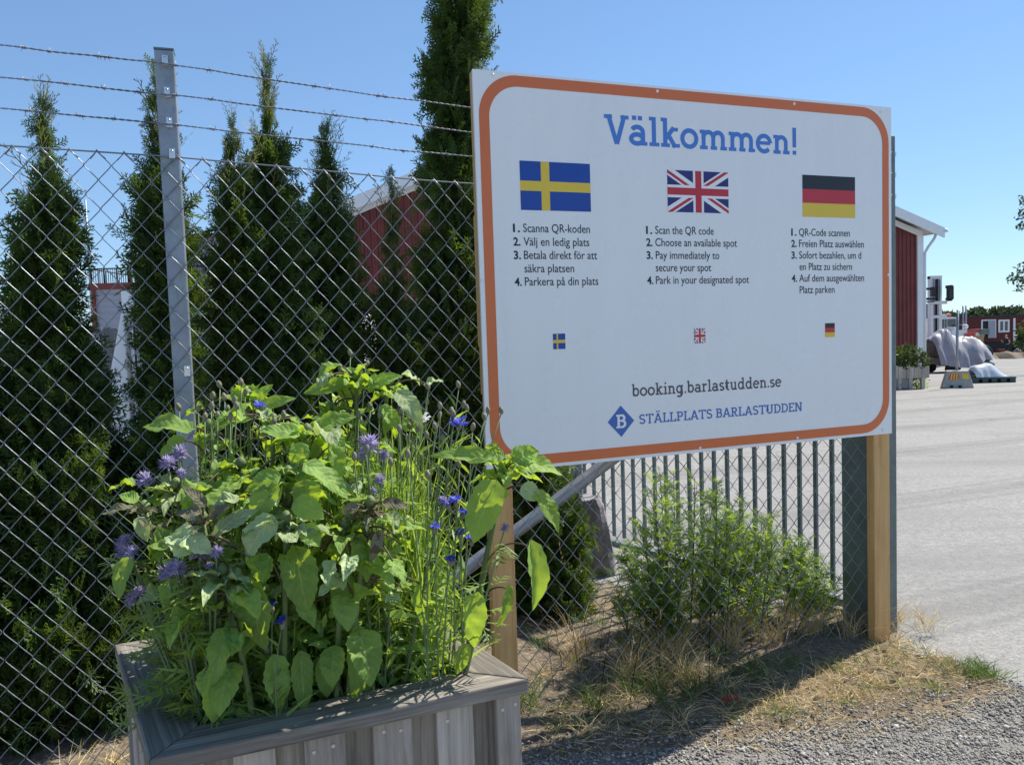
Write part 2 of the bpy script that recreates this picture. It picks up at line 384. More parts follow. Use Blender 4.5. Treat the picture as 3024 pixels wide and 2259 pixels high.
M['woodland'] = leafmat('woodland_leaf', (0.055, 0.085, 0.04), (0.08, 0.11, 0.03), 0.7, False, 0.2, 0, 0.3, True)

def asphalt_mat():
    t = NT('asphalt'); o = t.coord()
    fine = t.noise(o, 260, 2, .7); mid = t.noise(o, 70, 3, .75); big = t.noise(o, 0.5, 5); crs = t.noise(o, 22, 4, .8)
    g_ = t.math('ADD', t.math('ADD', t.math('MULTIPLY', fine, .30), t.math('MULTIPLY', mid, .40)), t.math('MULTIPLY', crs, .30))
    c = t.ramp(g_, [(0.36, (0.12, 0.116, 0.108)), (0.46, (0.24, 0.233, 0.22)), (0.54, (0.33, 0.32, 0.30)), (0.66, (0.49, 0.475, 0.45))])
    c = t.mix(t.math('MULTIPLY', t.math('GREATER_THAN', t.noise(o, 45, 2), 0.68), 0.55), c, (0.15, 0.147, 0.142))
    st = t.noise(t.mapping(o, (0.12, 1.6, 1)), 1.0, 5, 0.7)
    c = t.mix(t.ramp(st, [(0.50, (0, 0, 0)), (0.66, (0.5, 0.5, 0.5))]), c, (0.20, 0.196, 0.188))
    c = t.mix(t.ramp(big, [(0.45, (0, 0, 0)), (0.62, (0.3, 0.3, 0.3))]), c, (0.20, 0.195, 0.19))
    wv = t.t.nodes.new('ShaderNodeTexWave'); wv.inputs['Scale'].default_value = .16; wv.inputs['Distortion'].default_value = 5; wv.inputs['Detail'].default_value = 1.5; wv.inputs['Detail Scale'].default_value = .35
    wr = t.t.nodes.new('ShaderNodeMapping'); wr.inputs['Rotation'].default_value = (0, 0, 1.15); t.l(o, wr.inputs['Vector']); t.l(wr.outputs[0], wv.inputs['Vector'])
    tm = t.math('MULTIPLY', t.ramp(wv.outputs['Fac'], [(0.84, (0, 0, 0)), (0.90, (1, 1, 1)), (0.95, (0.2, 0.2, 0.2)), (1.0, (1, 1, 1))]), t.math('MULTIPLY', mid, .55))
    c = t.mix(tm, c, (0.10, 0.097, 0.092))
    c = t.mix(t.ramp(t.noise(o, 1.3, 3), [(0.66, (0, 0, 0)), (0.76, (0.45, 0.45, 0.45))]), c, (0.11, 0.106, 0.10))
    vo = t.t.nodes.new('ShaderNodeTexVoronoi'); vo.feature = 'DISTANCE_TO_EDGE'; vo.inputs['Scale'].default_value = 0.22
    wp = t.t.nodes.new('ShaderNodeVectorMath'); wp.operation = 'ADD'; t.l(o, wp.inputs[0])
    nz = t.t.nodes.new('ShaderNodeTexNoise'); nz.inputs['Scale'].default_value = 0.8; nz.inputs['Detail'].default_value = 6; t.l(o, nz.inputs['Vector'])
    t.l(nz.outputs['Color'], wp.inputs[1]); t.l(wp.outputs[0], vo.inputs['Vector'])
    c = t.mix(t.ramp(vo.outputs['Distance'], [(0.0, (0.35, 0.35, 0.35)), (0.004, (0, 0, 0))]), c, (0.10, 0.098, 0.095))
    t.bump(t.math('ADD', fine, t.math('MULTIPLY', mid, 0.6)), 0.6, 0.006)
    return t.done(c, 0.9, 0, 0.25)
M['asphalt'] = asphalt_mat()
def dirt_mat(name, a, b, c3, sc=40):
    t = NT(name); o = t.coord()
    f = t.noise(o, sc, 6, 0.7); g = t.noise(o, 7, 4)
    c = t.ramp(f, [(0.3, a), (0.52, b), (0.72, c3)])
    c = t.mix(t.math('MULTIPLY', g, 0.4), c, b)
    t.bump(f, 0.9, 0.012)
    return t.done(c, 0.95, 0, 0.2)
M['dirt'] = dirt_mat('dry_dirt', (0.07, 0.053, 0.038), (0.19, 0.15, 0.108), (0.42, 0.355, 0.265))
M['gravel_base'] = dirt_mat('gravel_ground', (0.16, 0.148, 0.128), (0.30, 0.278, 0.245), (0.44, 0.415, 0.37), 150)
t = NT('gravel_stone'); rn = t.t.nodes.new('ShaderNodeAttribute'); rn.attribute_name = 'tint'
cc = t.ramp(rn.outputs['Fac'], [(0.0, (0.11, 0.105, 0.10)), (0.5, (0.32, 0.30, 0.272)), (1.0, (0.56, 0.525, 0.47))])
cc = t.mix(t.math('MULTIPLY', t.noise(t.coord(), 200, 3), 0.4), cc, (0.17, 0.165, 0.16))
M['stone'] = t.done(cc, 0.9, 0, 0.25)
# =================================================================== THE GROUND
rng = np.random.default_rng(7)
def ground():
    ys = [-80, -10, 0, 4, 14, 24, 34, 44, 54, 64, 200, 3500]; xs = [-3000, -200, -40, -10, 0, 10, 40, 200, 3000]
    V = [(x, y, gz(y)) for y in ys for x in xs]; n = len(xs)
    Q = [(j * n + i, j * n + i + 1, (j + 1) * n + i + 1, (j + 1) * n + i) for j in range(len(ys) - 1) for i in range(n - 1)]
    npmesh('ground', V, quads=Q, mats=M['asphalt'], kind='structure')
ground()

# fence line: every s is metres along it, d metres towards the camera
FA = V3(-.12, 3.03, 0); FB = V3(1.76, 3.66, 0); fe = nrm(FB - FA); fn = V3(fe[1], -fe[0], 0)
def fpt(s, z, d=0.0): return FA + fe * s + fn * d + V3(0, 0, z)
def fpx(x, y, d=0.0):
    r = ray(x, y); P0 = FA + fn * d; P = CAM + r * (np.dot(P0 - CAM, fn) / np.dot(r, fn)); q = P - FA
    return np.dot(q, fe), P[2]

def poly_sd(P, poly):
    """signed distance of points to polygon, positive inside"""
    P = np.asarray(P)[:, :2]; poly = np.asarray(poly)[:, :2]; n = len(poly)
    dmin = np.full(len(P), 1e9); ins = np.zeros(len(P), bool)
    for i in range(n):
        a, b = poly[i], poly[(i + 1) % n]; ab = b - a
        tt = np.clip(((P - a) @ ab) / (ab @ ab), 0, 1); dd = np.linalg.norm(P - (a + tt[:, None] * ab), axis=1)
        dmin = np.minimum(dmin, dd)
        c = ((a[1] > P[:, 1]) != (b[1] > P[:, 1])) & (P[:, 0] < (b[0] - a[0]) * (P[:, 1] - a[1]) / (b[1] - a[1] + 1e-12) + a[0])
        ins ^= c
    return np.where(ins, dmin, -dmin)
def sheet(name, poly, mat, res, zfun, edge=0.06, rag=0.05, base=0.006):
    poly = np.asarray(poly)[:, :2]; lo = poly.min(0) - .15; hi = poly.max(0) + .15
    nx, ny = [int(v) + 2 for v in (hi - lo) / res]
    X, Y = np.meshgrid(np.linspace(lo[0], hi[0], nx), np.linspace(lo[1], hi[1], ny)); P = np.stack([X.ravel(), Y.ravel()], 1)
    sdv = poly_sd(P, poly) + np.array([mnoise.fractal(Vector((p[0] * 5, p[1] * 5, 1.3)), 1, 2, 4) for p in P]) * rag
    k = np.clip(sdv / edge, -1, 1)
    z = np.array([gz(y) for y in P[:, 1]]) + np.where(k > 0, base + zfun(P) * np.clip(k, 0, 1), base * k * 3 )
    keep = (k.reshape(ny, nx) > -0.99)
    Q = []
    for j in range(ny - 1):
        for i in range(nx - 1):
            if keep[j, i] or keep[j, i + 1] or keep[j + 1, i] or keep[j + 1, i + 1]:
                Q.append((j * nx + i, j * nx + i + 1, (j + 1) * nx + i + 1, (j + 1) * nx + i))
    return npmesh(name, np.column_stack([P, z]), quads=Q, mats=mat, kind='structure', smooth=True)
def nz2(P, f, oct=4, seed=0.0): return np.array([mnoise.fractal(Vector((p[0] * f, p[1] * f, seed)), 1, 2, oct) for p in P])

e0 = [gptk(*p)[:2] for p in [(1140, 1640), (1400, 1632), (1640, 1592), (1800, 1572), (1960, 1550), (2070, 1528), (2175, 1492), (2150, 1465), (2080, 1436), (1985, 1410), (1940, 1395)]]
dirt_poly = [(-5, 1.6), (-1.6, 1.9)] + [tuple(p) for p in e0] + [tuple(fpt(2.12, 0, -.25)[:2]), tuple(fpt(1.75, 0, -.55)[:2]), tuple(fpt(1.2, 0, -1.15)[:2]), tuple(fpt(.7, 0, -1.9)[:2]), tuple(fpt(.0, 0, -2.6)[:2]), tuple(fpt(-2, 0, -2.8)[:2]), (-5.5, 4.2)]
sheet('dirt_strip', dirt_poly, M['dirt'], 0.035, lambda P: 0.010 + 0.008 * nz2(P, 6) + 0.005 * nz2(P, 30, 2), 0.15, 0.06)
gravel_poly = [(-2.5, -.6), (-2.0, 1.75)] + [tuple(p + V3(0, .07)) for p in e0[:7]] + [tuple(gptk(2230, 1510)[:2]), (2.75, 2.5), (3.4, 1.6), (3.6, -.6)]
sheet('gravel_ground', gravel_poly, M['gravel_base'], 0.03, lambda P: 0.004 + 0.004 * nz2(P, 12) + 0.003 * nz2(P, 40, 2), 0.2, 0.08, 0.003)

# loose gravel stones
def ico():
    p = (1 + 5 ** .5) / 2
    V = np.array([(-1, p, 0), (1, p, 0), (-1, -p, 0), (1, -p, 0), (0, -1, p), (0, 1, p), (0, -1, -p), (0, 1, -p), (p, 0, -1), (p, 0, 1), (-p, 0, -1), (-p, 0, 1)], float)
    T = [(0, 11, 5), (0, 5, 1), (0, 1, 7), (0, 7, 10), (0, 10, 11), (1, 5, 9), (5, 11, 4), (11, 10, 2), (10, 7, 6), (7, 1, 8), (3, 9, 4), (3, 4, 2), (3, 2, 6), (3, 6, 8), (3, 8, 9), (4, 9, 5), (2, 4, 11), (6, 2, 10), (8, 6, 7), (9, 8, 1)]
    return V / np.linalg.norm(V[0]), np.array(T)
IV, IT = ico()
def rand_rot(n, g):
    q = g.normal(size=(n, 4)); q /= np.linalg.norm(q, axis=1)[:, None]; w, x, y, z = q.T
    return np.stack([1 - 2 * (y * y + z * z), 2 * (x * y - w * z), 2 * (x * z + w * y), 2 * (x * y + w * z), 1 - 2 * (x * x + z * z), 2 * (y * z - w * x), 2 * (x * z - w * y), 2 * (y * z + w * x), 1 - 2 * (x * x + y * y)], 1).reshape(n, 3, 3)
OV = np.array([(1, 0, 0), (-1, 0, 0), (0, 1, 0), (0, -1, 0), (0, 0, 1), (0, 0, -1)], float)
OT = np.array([(0, 2, 4), (2, 1, 4), (1, 3, 4), (3, 0, 4), (2, 0, 5), (1, 2, 5), (3, 1, 5), (0, 3, 5)])
def stones(name, P, size, mat, g, label=None, cat=None):
    parts = []; tin = []
    for big, BV, BT in ((True, IV, IT), (False, OV, OT)):
        sel = (size > .0055) == big; p = P[sel]; s_ = size[sel]; n = len(p); Rm = rand_rot(n, g); k = len(BV)
        B = BV[None] * g.uniform(.7, 1.2, (n, k, 1)) * (s_[:, None] * g.uniform(.55, 1.15, (n, 3)))[:, None, :]
        B = np.einsum('nij,nkj->nki', Rm, B); B[:, :, 2] *= .75
        parts.append(((B + p[:, None, :]).reshape(-1, 3), (BT[None] + (np.arange(n) * k)[:, None, None]).reshape(-1, 3))); tin.append(np.repeat(np.clip(g.normal(.5, .24, n), 0, 1), len(BT)))
    V = np.concatenate([a for a, _ in parts]); T = np.concatenate([parts[0][1], parts[1][1] + len(parts[0][0])])
    return tag(npmesh(name, V, tris=T, mats=mat, kind='stuff', attr=np.concatenate(tin)), label, cat)
g = np.random.default_rng(3)
n = 62000
P = np.column_stack([g.uniform(-.3, 2.9, n), g.uniform(2.15, 3.3, n), np.zeros(n)])
sdg = poly_sd(P, gravel_poly); sdd = poly_sd(P, dirt_poly)
pr = np.where(sdg > 0, 1.0, np.clip(1 + sdg / .1, 0, 1)) * np.where(sdd > .02, np.where(sdd < .22, .30, .10), 1.0)
keep = (g.uniform(size=n) < pr) & (P[:, 0] < 2.9)
P = P[keep]; sz = np.clip(g.lognormal(math.log(.0043), .36, len(P)), .002, .014); P[:, 2] = .008 + sz * .15 + np.where(poly_sd(P, dirt_poly) > .02, .016, 0)
stones('gravel', P, sz, M['stone'], g, 'loose grey crushed gravel at the edge of the dry grass', 'gravel')

# =================================================================== RED HALL
def hall():
    Lx = at(868, 1000, 20.4); Rx = at(2722, 1000, 28.0)
    A = V3(Lx[0], Lx[1], 0); B = V3(Rx[0], Rx[1], 0); e = nrm(B - A); n = V3(e[1], -e[0], 0); W = np.linalg.norm(B - A)
    def pl(x, y):
        r = ray(x, y); P = CAM + r * (np.dot(A - CAM, n) / np.dot(r, n)); return np.dot(P - A, e), P[2]
    l1, l2 = pl(1033, 593), pl(1216, 517); r1, r2 = pl(2645, 632), pl(2772, 688)
    kl = (l2[1] - l1[1]) / (l2[0] - l1[0]); kr = (r2[1] - r1[1]) / (r2[0] - r1[0])
    sr = (r1[1] - kr * r1[0] - l1[1] + kl * l1[0]) / (kl - kr); zr = l1[1] + kl * (sr - l1[0])
    zt = lambda s: min(l1[1] + kl * (s - l1[0]), r1[1] + kr * (s - r1[0]))
    zb = gz(26) - .3
    t = thing('red_hall', A + V3(0, 0, zb), 'large red sheet metal hall with white gable roof edge behind the sign', 'building')
    pt = lambda s, z, d=0: A + e * s + n * d + V3(0, 0, z)
    w = MB(); per = .19; prof = [(0, 0), (.30, 0), (.38, .03), (.70, .03), (.78, 0)]
    pts = sorted({round(k * per + a * per, 4) for k in range(int(W / per)) for a, _ in prof} | {0, W})
    dep = lambda s: np.interp((s / per) % 1.0, [0, .30, .38, .70, .78, 1], [0, 0, .03, .03, 0, 0])
    V = []; Fq = []
    for s in pts: V += [pt(s, zb, dep(s)), pt(s, zt(s) - .25, dep(s))]
    for i in range(len(pts) - 1): Fq.append((2 * i, 2 * i + 2, 2 * i + 3, 2 * i + 1))
    w.add(V, Fq); D = 24.0
    w.add([pt(0, zb), pt(0, zt(0) - .3), pt(0, zt(0) - .3, -D), pt(0, zb, -D)], [(0, 1, 2, 3)])
    w.add([pt(W, zb), pt(W, zt(W) - .3), pt(W, zt(W) - .3, -D), pt(W, zb, -D)], [(3, 2, 1, 0)])
    w.add([pt(0, zb, -D), pt(W, zb, -D), pt(W, zt(W) - .3, -D), pt(sr, zr - .3, -D), pt(0, zt(0) - .3, -D)], [(4, 3, 2, 1, 0)])
    w.build('wall', M['red_sheet'], t)
    ov = .55; fr = .45
    for a, b, k in ((-ov, sr, kl), (sr, W + ov, kr)):
        za = l1[1] + kl * (a - l1[0]) if k == kl else r1[1] + kr * (a - r1[0])
        zb2 = l1[1] + kl * (b - l1[0]) if k == kl else r1[1] + kr * (b - r1[0])
        r = MB(); r.add([pt(a, za, fr), pt(b, zb2, fr), pt(b, zb2, -D), pt(a, za, -D), pt(a, za - .10, fr), pt(b, zb2 - .10, fr), pt(b, zb2 - .10, -D), pt(a, za - .10, -D)],
                        [(0, 1, 2, 3), (7, 6, 5, 4), (0, 4, 5, 1), (1, 5, 6, 2), (2, 6, 7, 3), (3, 7, 4, 0)])
        r.build('roof', M['grey_roof'], t)
        f = MB(); h = .33
        f.add([pt(a, za + .02, fr + .05), pt(b, zb2 + .02, fr + .05), pt(b, zb2 - h, fr + .05), pt(a, za - h, fr + .05), pt(a, za + .02, fr + .003), pt(b, zb2 + .02, fr + .003), pt(b, zb2 - h, fr + .003), pt(a, za - h, fr + .003)],
              [(3, 2, 1, 0), (4, 5, 6, 7), (0, 1, 5, 4), (1, 2, 6, 5), (2, 3, 7, 6), (3, 0, 4, 7)])
        f.build('fascia_board', M['white_paint'], t)
        f2 = MB()
        f2.add([pt(a, za - .12, fr), pt(b, zb2 - .12, fr), pt(b, zb2 - .12, 0.035), pt(a, za - .12, 0.035)], [(0, 1, 2, 3)])
        f2.build('soffit', M['white_paint'], t)
        f3 = MB(); f3.add([pt(max(a, 0), za + k * (max(a, 0) - a) - .24, .06), pt(min(b, W), zb2 - k * (b - min(b, W)) - .24, .06), pt(min(b, W), zb2 - k * (b - min(b, W)) - .46, .06), pt(max(a, 0), za + k * (max(a, 0) - a) - .46, .06)], [(3, 2, 1, 0)])
        f3.build('frieze_board', M['white_paint'], t)
    c = MB(); c.box(pt(W - .13, (zb + zt(W) - .35) / 2, .05), (0, 0, 1), e, n, (zt(W) - .35 - zb) / 2, .14, .03); c.build('corner_board', M['white_paint'], t)
    c = MB(); zg = zt(W + ov) - .08
    c.tube([pt(W + ov + .05, zg, fr + .1), pt(W + ov + .05, zg, -D)], .07, 8); c.build('gutter', M['white_paint'], t)
    c = MB(); c.tube([pt(W + ov, zg - .05, .15), pt(W + ov - .08, zg - .25, .12), pt(W + ov - .35, zg - .55, .1), pt(W + .07, zg - .75, .08), pt(W + .06, zg - 1.0, .08), pt(W + .06, zb, .08)], .05, 8)
    c.build('downpipe', M['white_paint'], t)
hall()

# =================================================================== CHAIN LINK FENCE
PITCH_S, PITCH_Z = 0.0820, 0.0965
def ztop(s): return float(np.interp(s, [-4, -1.6, -1.1, -.65, -.09, 2.0], [2.19, 2.175, 2.166, 2.137, 2.109, 2.03]))
fence = thing('chain_link_fence', fpt(-1.09, 0), 'galvanised chain link fence topped with three barbed wires', 'fence')
def zbot(s): return 0.015 + .01 * math.sin(s * 3)
post = MB(); hw = .031
post.box(fpt(-1.088, 1.21, -.038), (0, 0, 1), fe, fn, 1.315, hw, .030)
post.build('post', M['galv'], fence, 0.004)
cap = MB(); cap.box(fpt(-1.088, 2.5285, -.038), fe, fn, (0, 0, 1), hw + .001, .031, .0028); cap.build('post_cap', M['galv_dark'], fence)
gp = MB(); gp.box(fpt(2.01, 1.15, -.108), (0, 0, 1), fe, fn, 1.25, .078, .1); gp.build('gate_post', M['galv_dark'], fence, 0.006)
fr_ = random.Random(5)
k0, k1 = int(-3.4 / (PITCH_S / 2)), int(2.0 / (PITCH_S / 2)) - 1
for k in range(k0, k1):
    s0 = k * PITCH_S / 2 + .0; zt0 = ztop(s0); nrow = int((zt0 - zbot(s0)) / (PITCH_Z / 2)) + 1
    pts = []; ph = fr_.uniform(0, 6)
    for i in range(nrow):
        sN = s0 + (PITCH_S / 2 - .0005 if (i + k) % 2 else .0005) + .0016 * math.sin(i * .5 + ph)
        zN = zt0 - i * PITCH_Z / 2 + fr_.uniform(-.0012, .0012)
        goright = (i + k) % 2 == 0
        s1 = s0 + (PITCH_S / 2 if (i + 1 + k) % 2 else 0)
        pts.append(fpt(sN, zN + .003, .0 if goright else .0)); pts.append(fpt(sN + (s1 - sN) * .08, zN - .004, .002 if goright else -.002))
        d = .0036 if goright else -.0036
        pts.append(fpt(sN + (s1 - sN) * .5, zN - PITCH_Z / 4 + .002, d))
        pts.append(fpt(sN + (s1 - sN) * .92, zN - PITCH_Z / 2 + .007, d * .6))
    w = MB(); w.tube(pts, .00175, 4)
    if k % 2 == 1 or True:
        if (0 + k) % 2:                                  # apex at the top wire: the bent end
            a = fpt(s0 + PITCH_S / 2, zt0 + .004, .004); w.tube([a, fpt(s0 + PITCH_S / 2 + .012, zt0 - .012, .008), fpt(s0 + PITCH_S / 2 + .027, zt0 - .026, .008)], .0018, 4)
        else:
            w.tube([fpt(s0, zt0 + .004, -.004), fpt(s0 - .010, zt0 - .010, -.008), fpt(s0 - .022, zt0 - .024, -.008)], .0018, 4)
    w.build('mesh_wire', M['wire'], fence)
tw = MB(); tw.tube([fpt(s, ztop(s) - .001 + .002 * math.sin(s * 7), .001) for s in np.linspace(-3.4, 1.97, 60)], .0028, 6); tw.build('tension_wire', M['wire'], fence)
br = MB()
b1, b2 = fpx(1785, 1372, -.10), fpx(1392, 1668, -.10); kb = (b1[1] - b2[1]) / (b1[0] - b2[0])
bz = lambda s: b2[1] + kb * (s - b2[0])
br.tube([fpt(s, bz(s), -.10) for s in (b2[0] - (b2[1] - .03) / kb, b2[0], b1[0], 1.93)], .028, 14)
br.build('brace_pipe', M['galv'], fence)
BW = [[(0, 105), (225, 130), (455, 168), (900, 208), (1240, 250), (1440, 262), (1640, 298), (1930, 335), (2212, 385)],
      [(0, 408), (235, 428), (600, 465), (960, 508), (1280, 545), (1450, 560), (1620, 572), (1950, 610), (2212, 650)],
      [(0, 695), (260, 720), (745, 768), (1050, 795), (1355, 825), (1480, 832), (1640, 850), (1970, 890), (2212, 920)]]
BW2 = [[(0, 550), (150, 575), (510, 630), (740, 655), (1060, 700)], [(0, 730), (185, 750), (380, 775), (545, 790), (760, 820), (1070, 862)], [(0, 905), (410, 950), (615, 980), (770, 990), (1080, 1020)]]
BARB = [[225, 455, 910, 985, 1620, 1930], [245, 600, 960, 1280, 1620, 1950], [255, 370, 745, 1050, 1355, 1640, 1970]]
BARB2 = [[55, 150, 465, 510], [185, 380, 545, 810], [20, 410, 615, 900]]
for k in range(3):
    px = [(x / 3.16, 100 + y / 3.16) for x, y in BW[k]] + [(900 + x / 2.203, y / 2.203) for x, y in BW2[k] if x > 0]
    sz_ = sorted(fpx(x, y, .012) for x, y in px)
    S = np.array([a for a, _ in sz_]); Z = np.array([b for _, b in sz_])
    endz = fpx(2645, [453, 514, 578][k])[1]
    S = np.concatenate([[-3.4], S, [2.05]]); Z = np.concatenate([[Z[0] + .03], Z, [endz]])
    ss = np.arange(-3.4, 2.05, .0055); zz = np.interp(ss, S, Z)
    ker = np.ones(15) / 15; zz = np.convolve(np.pad(zz, 7, mode='edge'), ker, 'valid')
    bw = MB()
    for ph in (0, math.pi):
        a = ss * (2 * math.pi / .045) + ph
        bw.tube([fpt(s, z + .0017 * math.sin(t_), .012 + .0017 * math.cos(t_)) for s, z, t_ in zip(ss, zz, a)], .00155, 4)
    o = bw.build('barbed_wire', M['barb'], fence)
    xs = [fpx(x / 3.16, 100 + 300 * k / 3.16)[0] for x in BARB[k]] + [fpx(900 + x / 2.203, 200)[0] for x in BARB2[k]] + list(np.arange(.1, 2, .1)) + list(np.arange(-3.3, -1.62, .1))
    for s in xs:
        z = float(np.interp(s, ss, zz)); b = MB(); c0 = fpt(s, z, .012)
        hel = [fpt(s + .012 * (t_ - .5), z + .0042 * math.sin(t_ * 18), .012 + .0042 * math.cos(t_ * 18)) for t_ in np.linspace(0, 1, 16)]
        b.tube(hel, .0013, 4)
        for q in range(4):
            ang = fr_.uniform(0, 6.28); L = fr_.uniform(.011, .017); sx = (-.006 if q < 2 else .006)
            d = fe * fr_.uniform(-.5, .5) + V3(0, 0, 1) * math.sin(ang) + fn * math.cos(ang); d = nrm(d)
            b.tube([c0 + fe * sx, c0 + fe * sx + d * L], [.0014, .0005], 4)
        b.build('barb', M['barb'], o)
for (x, y) in [(1537 / 3.16, 100 + 250 / 3.16), (1557 / 3.16, 100 + 548 / 3.16), (1578 / 3.16, 100 + 832 / 3.16), (1605 / 3.16, 100 + 1122 / 3.16), (552.6, 1098)]:
    s, z = fpx(x, y, .004); c = MB()
    c.box(fpt(s, z + .008, -.0045), (0, 0, 1), fe, fn, .013, .0095, .0012)
    c.box(fpt(s, z - .009, .004), (0, 0, 1), fe, fn + V3(0, 0, .5), .007, .0095, .0012)
    c.box(fpt(s, z - .0145, .0), fn, fe, (0, 0, 1), .0075, .0095, .0012)
    co = c.build('wire_clip', M['clip'], fence, .0008)
    sc_ = MB(); sc_.lathe(fpt(s, z + .011, -.003), [(.0045, 0), (.0045, .002), (.002, .003)], 8, 0, fn); sc_.build('screw', M['screw'], co)
for yy in (453, 514, 578):
    s, z = fpx(2646, yy); c = MB(); c.box(fpt(2.094, z, -.03), fe, fn, (0, 0, 1), .008, .012, .01); c.build('wire_clip', M['clip'], fence)

# =================================================================== STEEL BAR GATE standing open behind the fence
def gate():
    P0 = at(2458, 1500, 4.05); P1 = at(1753, 1400, 5.45); P0[2] = P1[2] = 0; e = nrm(P1 - P0); L = np.linalg.norm(P1 - P0)
    n = V3(-e[1], e[0], 0); nb = 19
    t = thing('bar_gate', P0, 'open grey steel bar gate behind the mesh below the sign', 'gate')
    for k in range(-1, nb + 2):
        c = P0 + e * (L * k / nb); b = MB(); b.box(c + V3(0, 0, 1.0), (0, 0, 1), e, n, .90, .0095, .0095); b.build('bar', M['galv_dark'], t)
    for z in (.045, 1.92):
        b = MB(); b.box(P0 + e * (L / 2) + V3(0, 0, z), e, n, (0, 0, 1), L / 2 + .2, .02, .02); b.build('rail', M['galv_dark'], t)
    for k, w in ((-1.9, .03), (nb + 1.9, .03)):
        b = MB(); b.box(P0 + e * (L * k / nb) + V3(0, 0, 1.0), (0, 0, 1), e, n, .98, w, .03); b.build('stile', M['galv_dark'], t)
gate()

# =================================================================== WELCOME SIGN
SC = V3(.83219, 3.22427, 1.74371); syaw, slean, srol = .353111, .00498, .00204
ex0 = V3(math.cos(syaw), math.sin(syaw), 0); sn0 = V3(math.sin(syaw), -math.cos(syaw), 0)
ez0 = V3(0, 0, 1) * math.cos(slean) + sn0 * math.sin(slean)
sx = ex0 * math.cos(srol) + ez0 * math.sin(srol); sz = ez0 * math.cos(srol) - ex0 * math.sin(srol); sn = np.cross(sx, sz)
SW, SH = 1.0, .7475
def S(u, v, d=0.0): return SC + sx * u + sz * v + sn * d
sign = thing('welcome_sign', V3(*(S(0, -.7475)[:2]), 0), 'big white welcome sign with rounded orange border on wooden posts', 'sign')
p = MB(); p.box(S(0, 0, -.006), sx, sz, sn, SW, SH, .0055); p.build('panel', M['sign_white'], sign)
for u in (-.942, .952):                                    # posts
    z1 = -SH + .02 if u < 0 else SH - .05
    base = S(u, -SH, -.036); top = S(u, .70, -.036)
    q = MB(); hgt = (top[2] + .02) / 2
    q.box(V3(base[0], base[1], hgt), (0, 0, 1), sx, sn, hgt + .02, .0475, .0225); q.build('post', M['wood_new'], sign, .003)
for (u0, u1, v0, v1) in [(-.999, -.954, -.45, .745), (-.95, .95, .66, .745), (-.95, .95, -.745, -.66)]:
    q = MB(); long_u = (u1 - u0) > (v1 - v0)
    q.box(S((u0 + u1) / 2, (v0 + v1) / 2, -.028 if not long_u else -.075), sx if long_u else sz, sz if long_u else sx, sn, max(u1 - u0, v1 - v0) / 2, min(u1 - u0, v1 - v0) / 2, .015)
    q.build('batten', M['wood_new'], sign)
q = MB(); q.box(S(-.968, -.02, -.072), sz, sx, sn, .25, .018, .025); q.build('batten', M['wood_new'], sign)

class Flat:
    """flat print on the panel: polygons in panel metres"""
    def __init__(s): s.mb = MB(); s.k = 0
    def poly(s, pts, mi=0, d=None):
        s.k += 1
        dd = (.0003 + s.k * .000025) if d is None else d
        s.mb.add([S(u, v, dd) for u, v in pts], [tuple(range(len(pts)))], None, mi)
    def rect(s, u0, v0, u1, v1, mi=0, d=None): s.poly([(u0, v0), (u1, v0), (u1, v1), (u0, v1)], mi, d)
    def build(s, name, mats, parent): return s.mb.build(name, mats, parent)
def rrect(u0, v0, u1, v1, r, n=14):
    out = []
    for cx, cy, a0 in ((u1 - r, v1 - r, 0), (u0 + r, v1 - r, 90), (u0 + r, v0 + r, 180), (u1 - r, v0 + r, 270)):
        for i in range(n + 1):
            a = R_(a0 + 90 * i / n); out.append((cx + r * math.cos(a), cy + r * math.sin(a)))
    return out
f = Flat(); o_ = rrect(-.982, -.7345, .984, .7375, .155); i_ = rrect(-.942, -.6945, .946, .6965, .118)
V = [S(u, v, .0003) for u, v in o_ + i_]; N = len(o_)
f.mb.add(V, [(k, (k + 1) % N, N + (k + 1) % N, N + k) for k in range(N)])
f.build('border', M['orange'], sign)
# flags
def clip_poly(poly, u0, v0, u1, v1):
    for ax, lim, sg in ((0, u0, 1), (0, u1, -1), (1, v0, 1), (1, v1, -1)):
        out = []
        for i in range(len(poly)):
            a, b = poly[i], poly[(i + 1) % len(poly)]; fa, fb = sg * (a[ax] - lim), sg * (b[ax] - lim)
            if fa >= 0: out.append(a)
            if (fa >= 0) != (fb >= 0):
                tt = fa / (fa - fb); out.append((a[0] + (b[0] - a[0]) * tt, a[1] + (b[1] - a[1]) * tt))
        poly = out
        if not poly: return poly
    return poly
def flag_se(name, u0, v0, u1, v1, parent):
    W, H = u1 - u0, v1 - v0; f = Flat(); a, b = u0 + W * .293, u0 + W * .412; c, d = v0 + H * .395, v0 + H * .598
    for r in ((u0, v0, a, c), (b, v0, u1, c), (u0, d, a, v1), (b, d, u1, v1)): f.rect(*r, 0, .0004)
    f.rect(a, v0, b, v1, 1, .0004); f.rect(u0, c, a, d, 1, .0004); f.rect(b, c, u1, d, 1, .0004)
    return f.build(name, [M['fl_blue'], M['fl_yellow']], parent)
def flag_de(name, u0, v0, u1, v1, parent):
    H = (v1 - v0) / 3; f = Flat()
    for k in range(3): f.rect(u0, v0 + H * k, u1, v0 + H * (k + 1), k, .0004)
    return f.build(name, [M['fl_yellow'], M['fl_red'], M['fl_black']], parent)
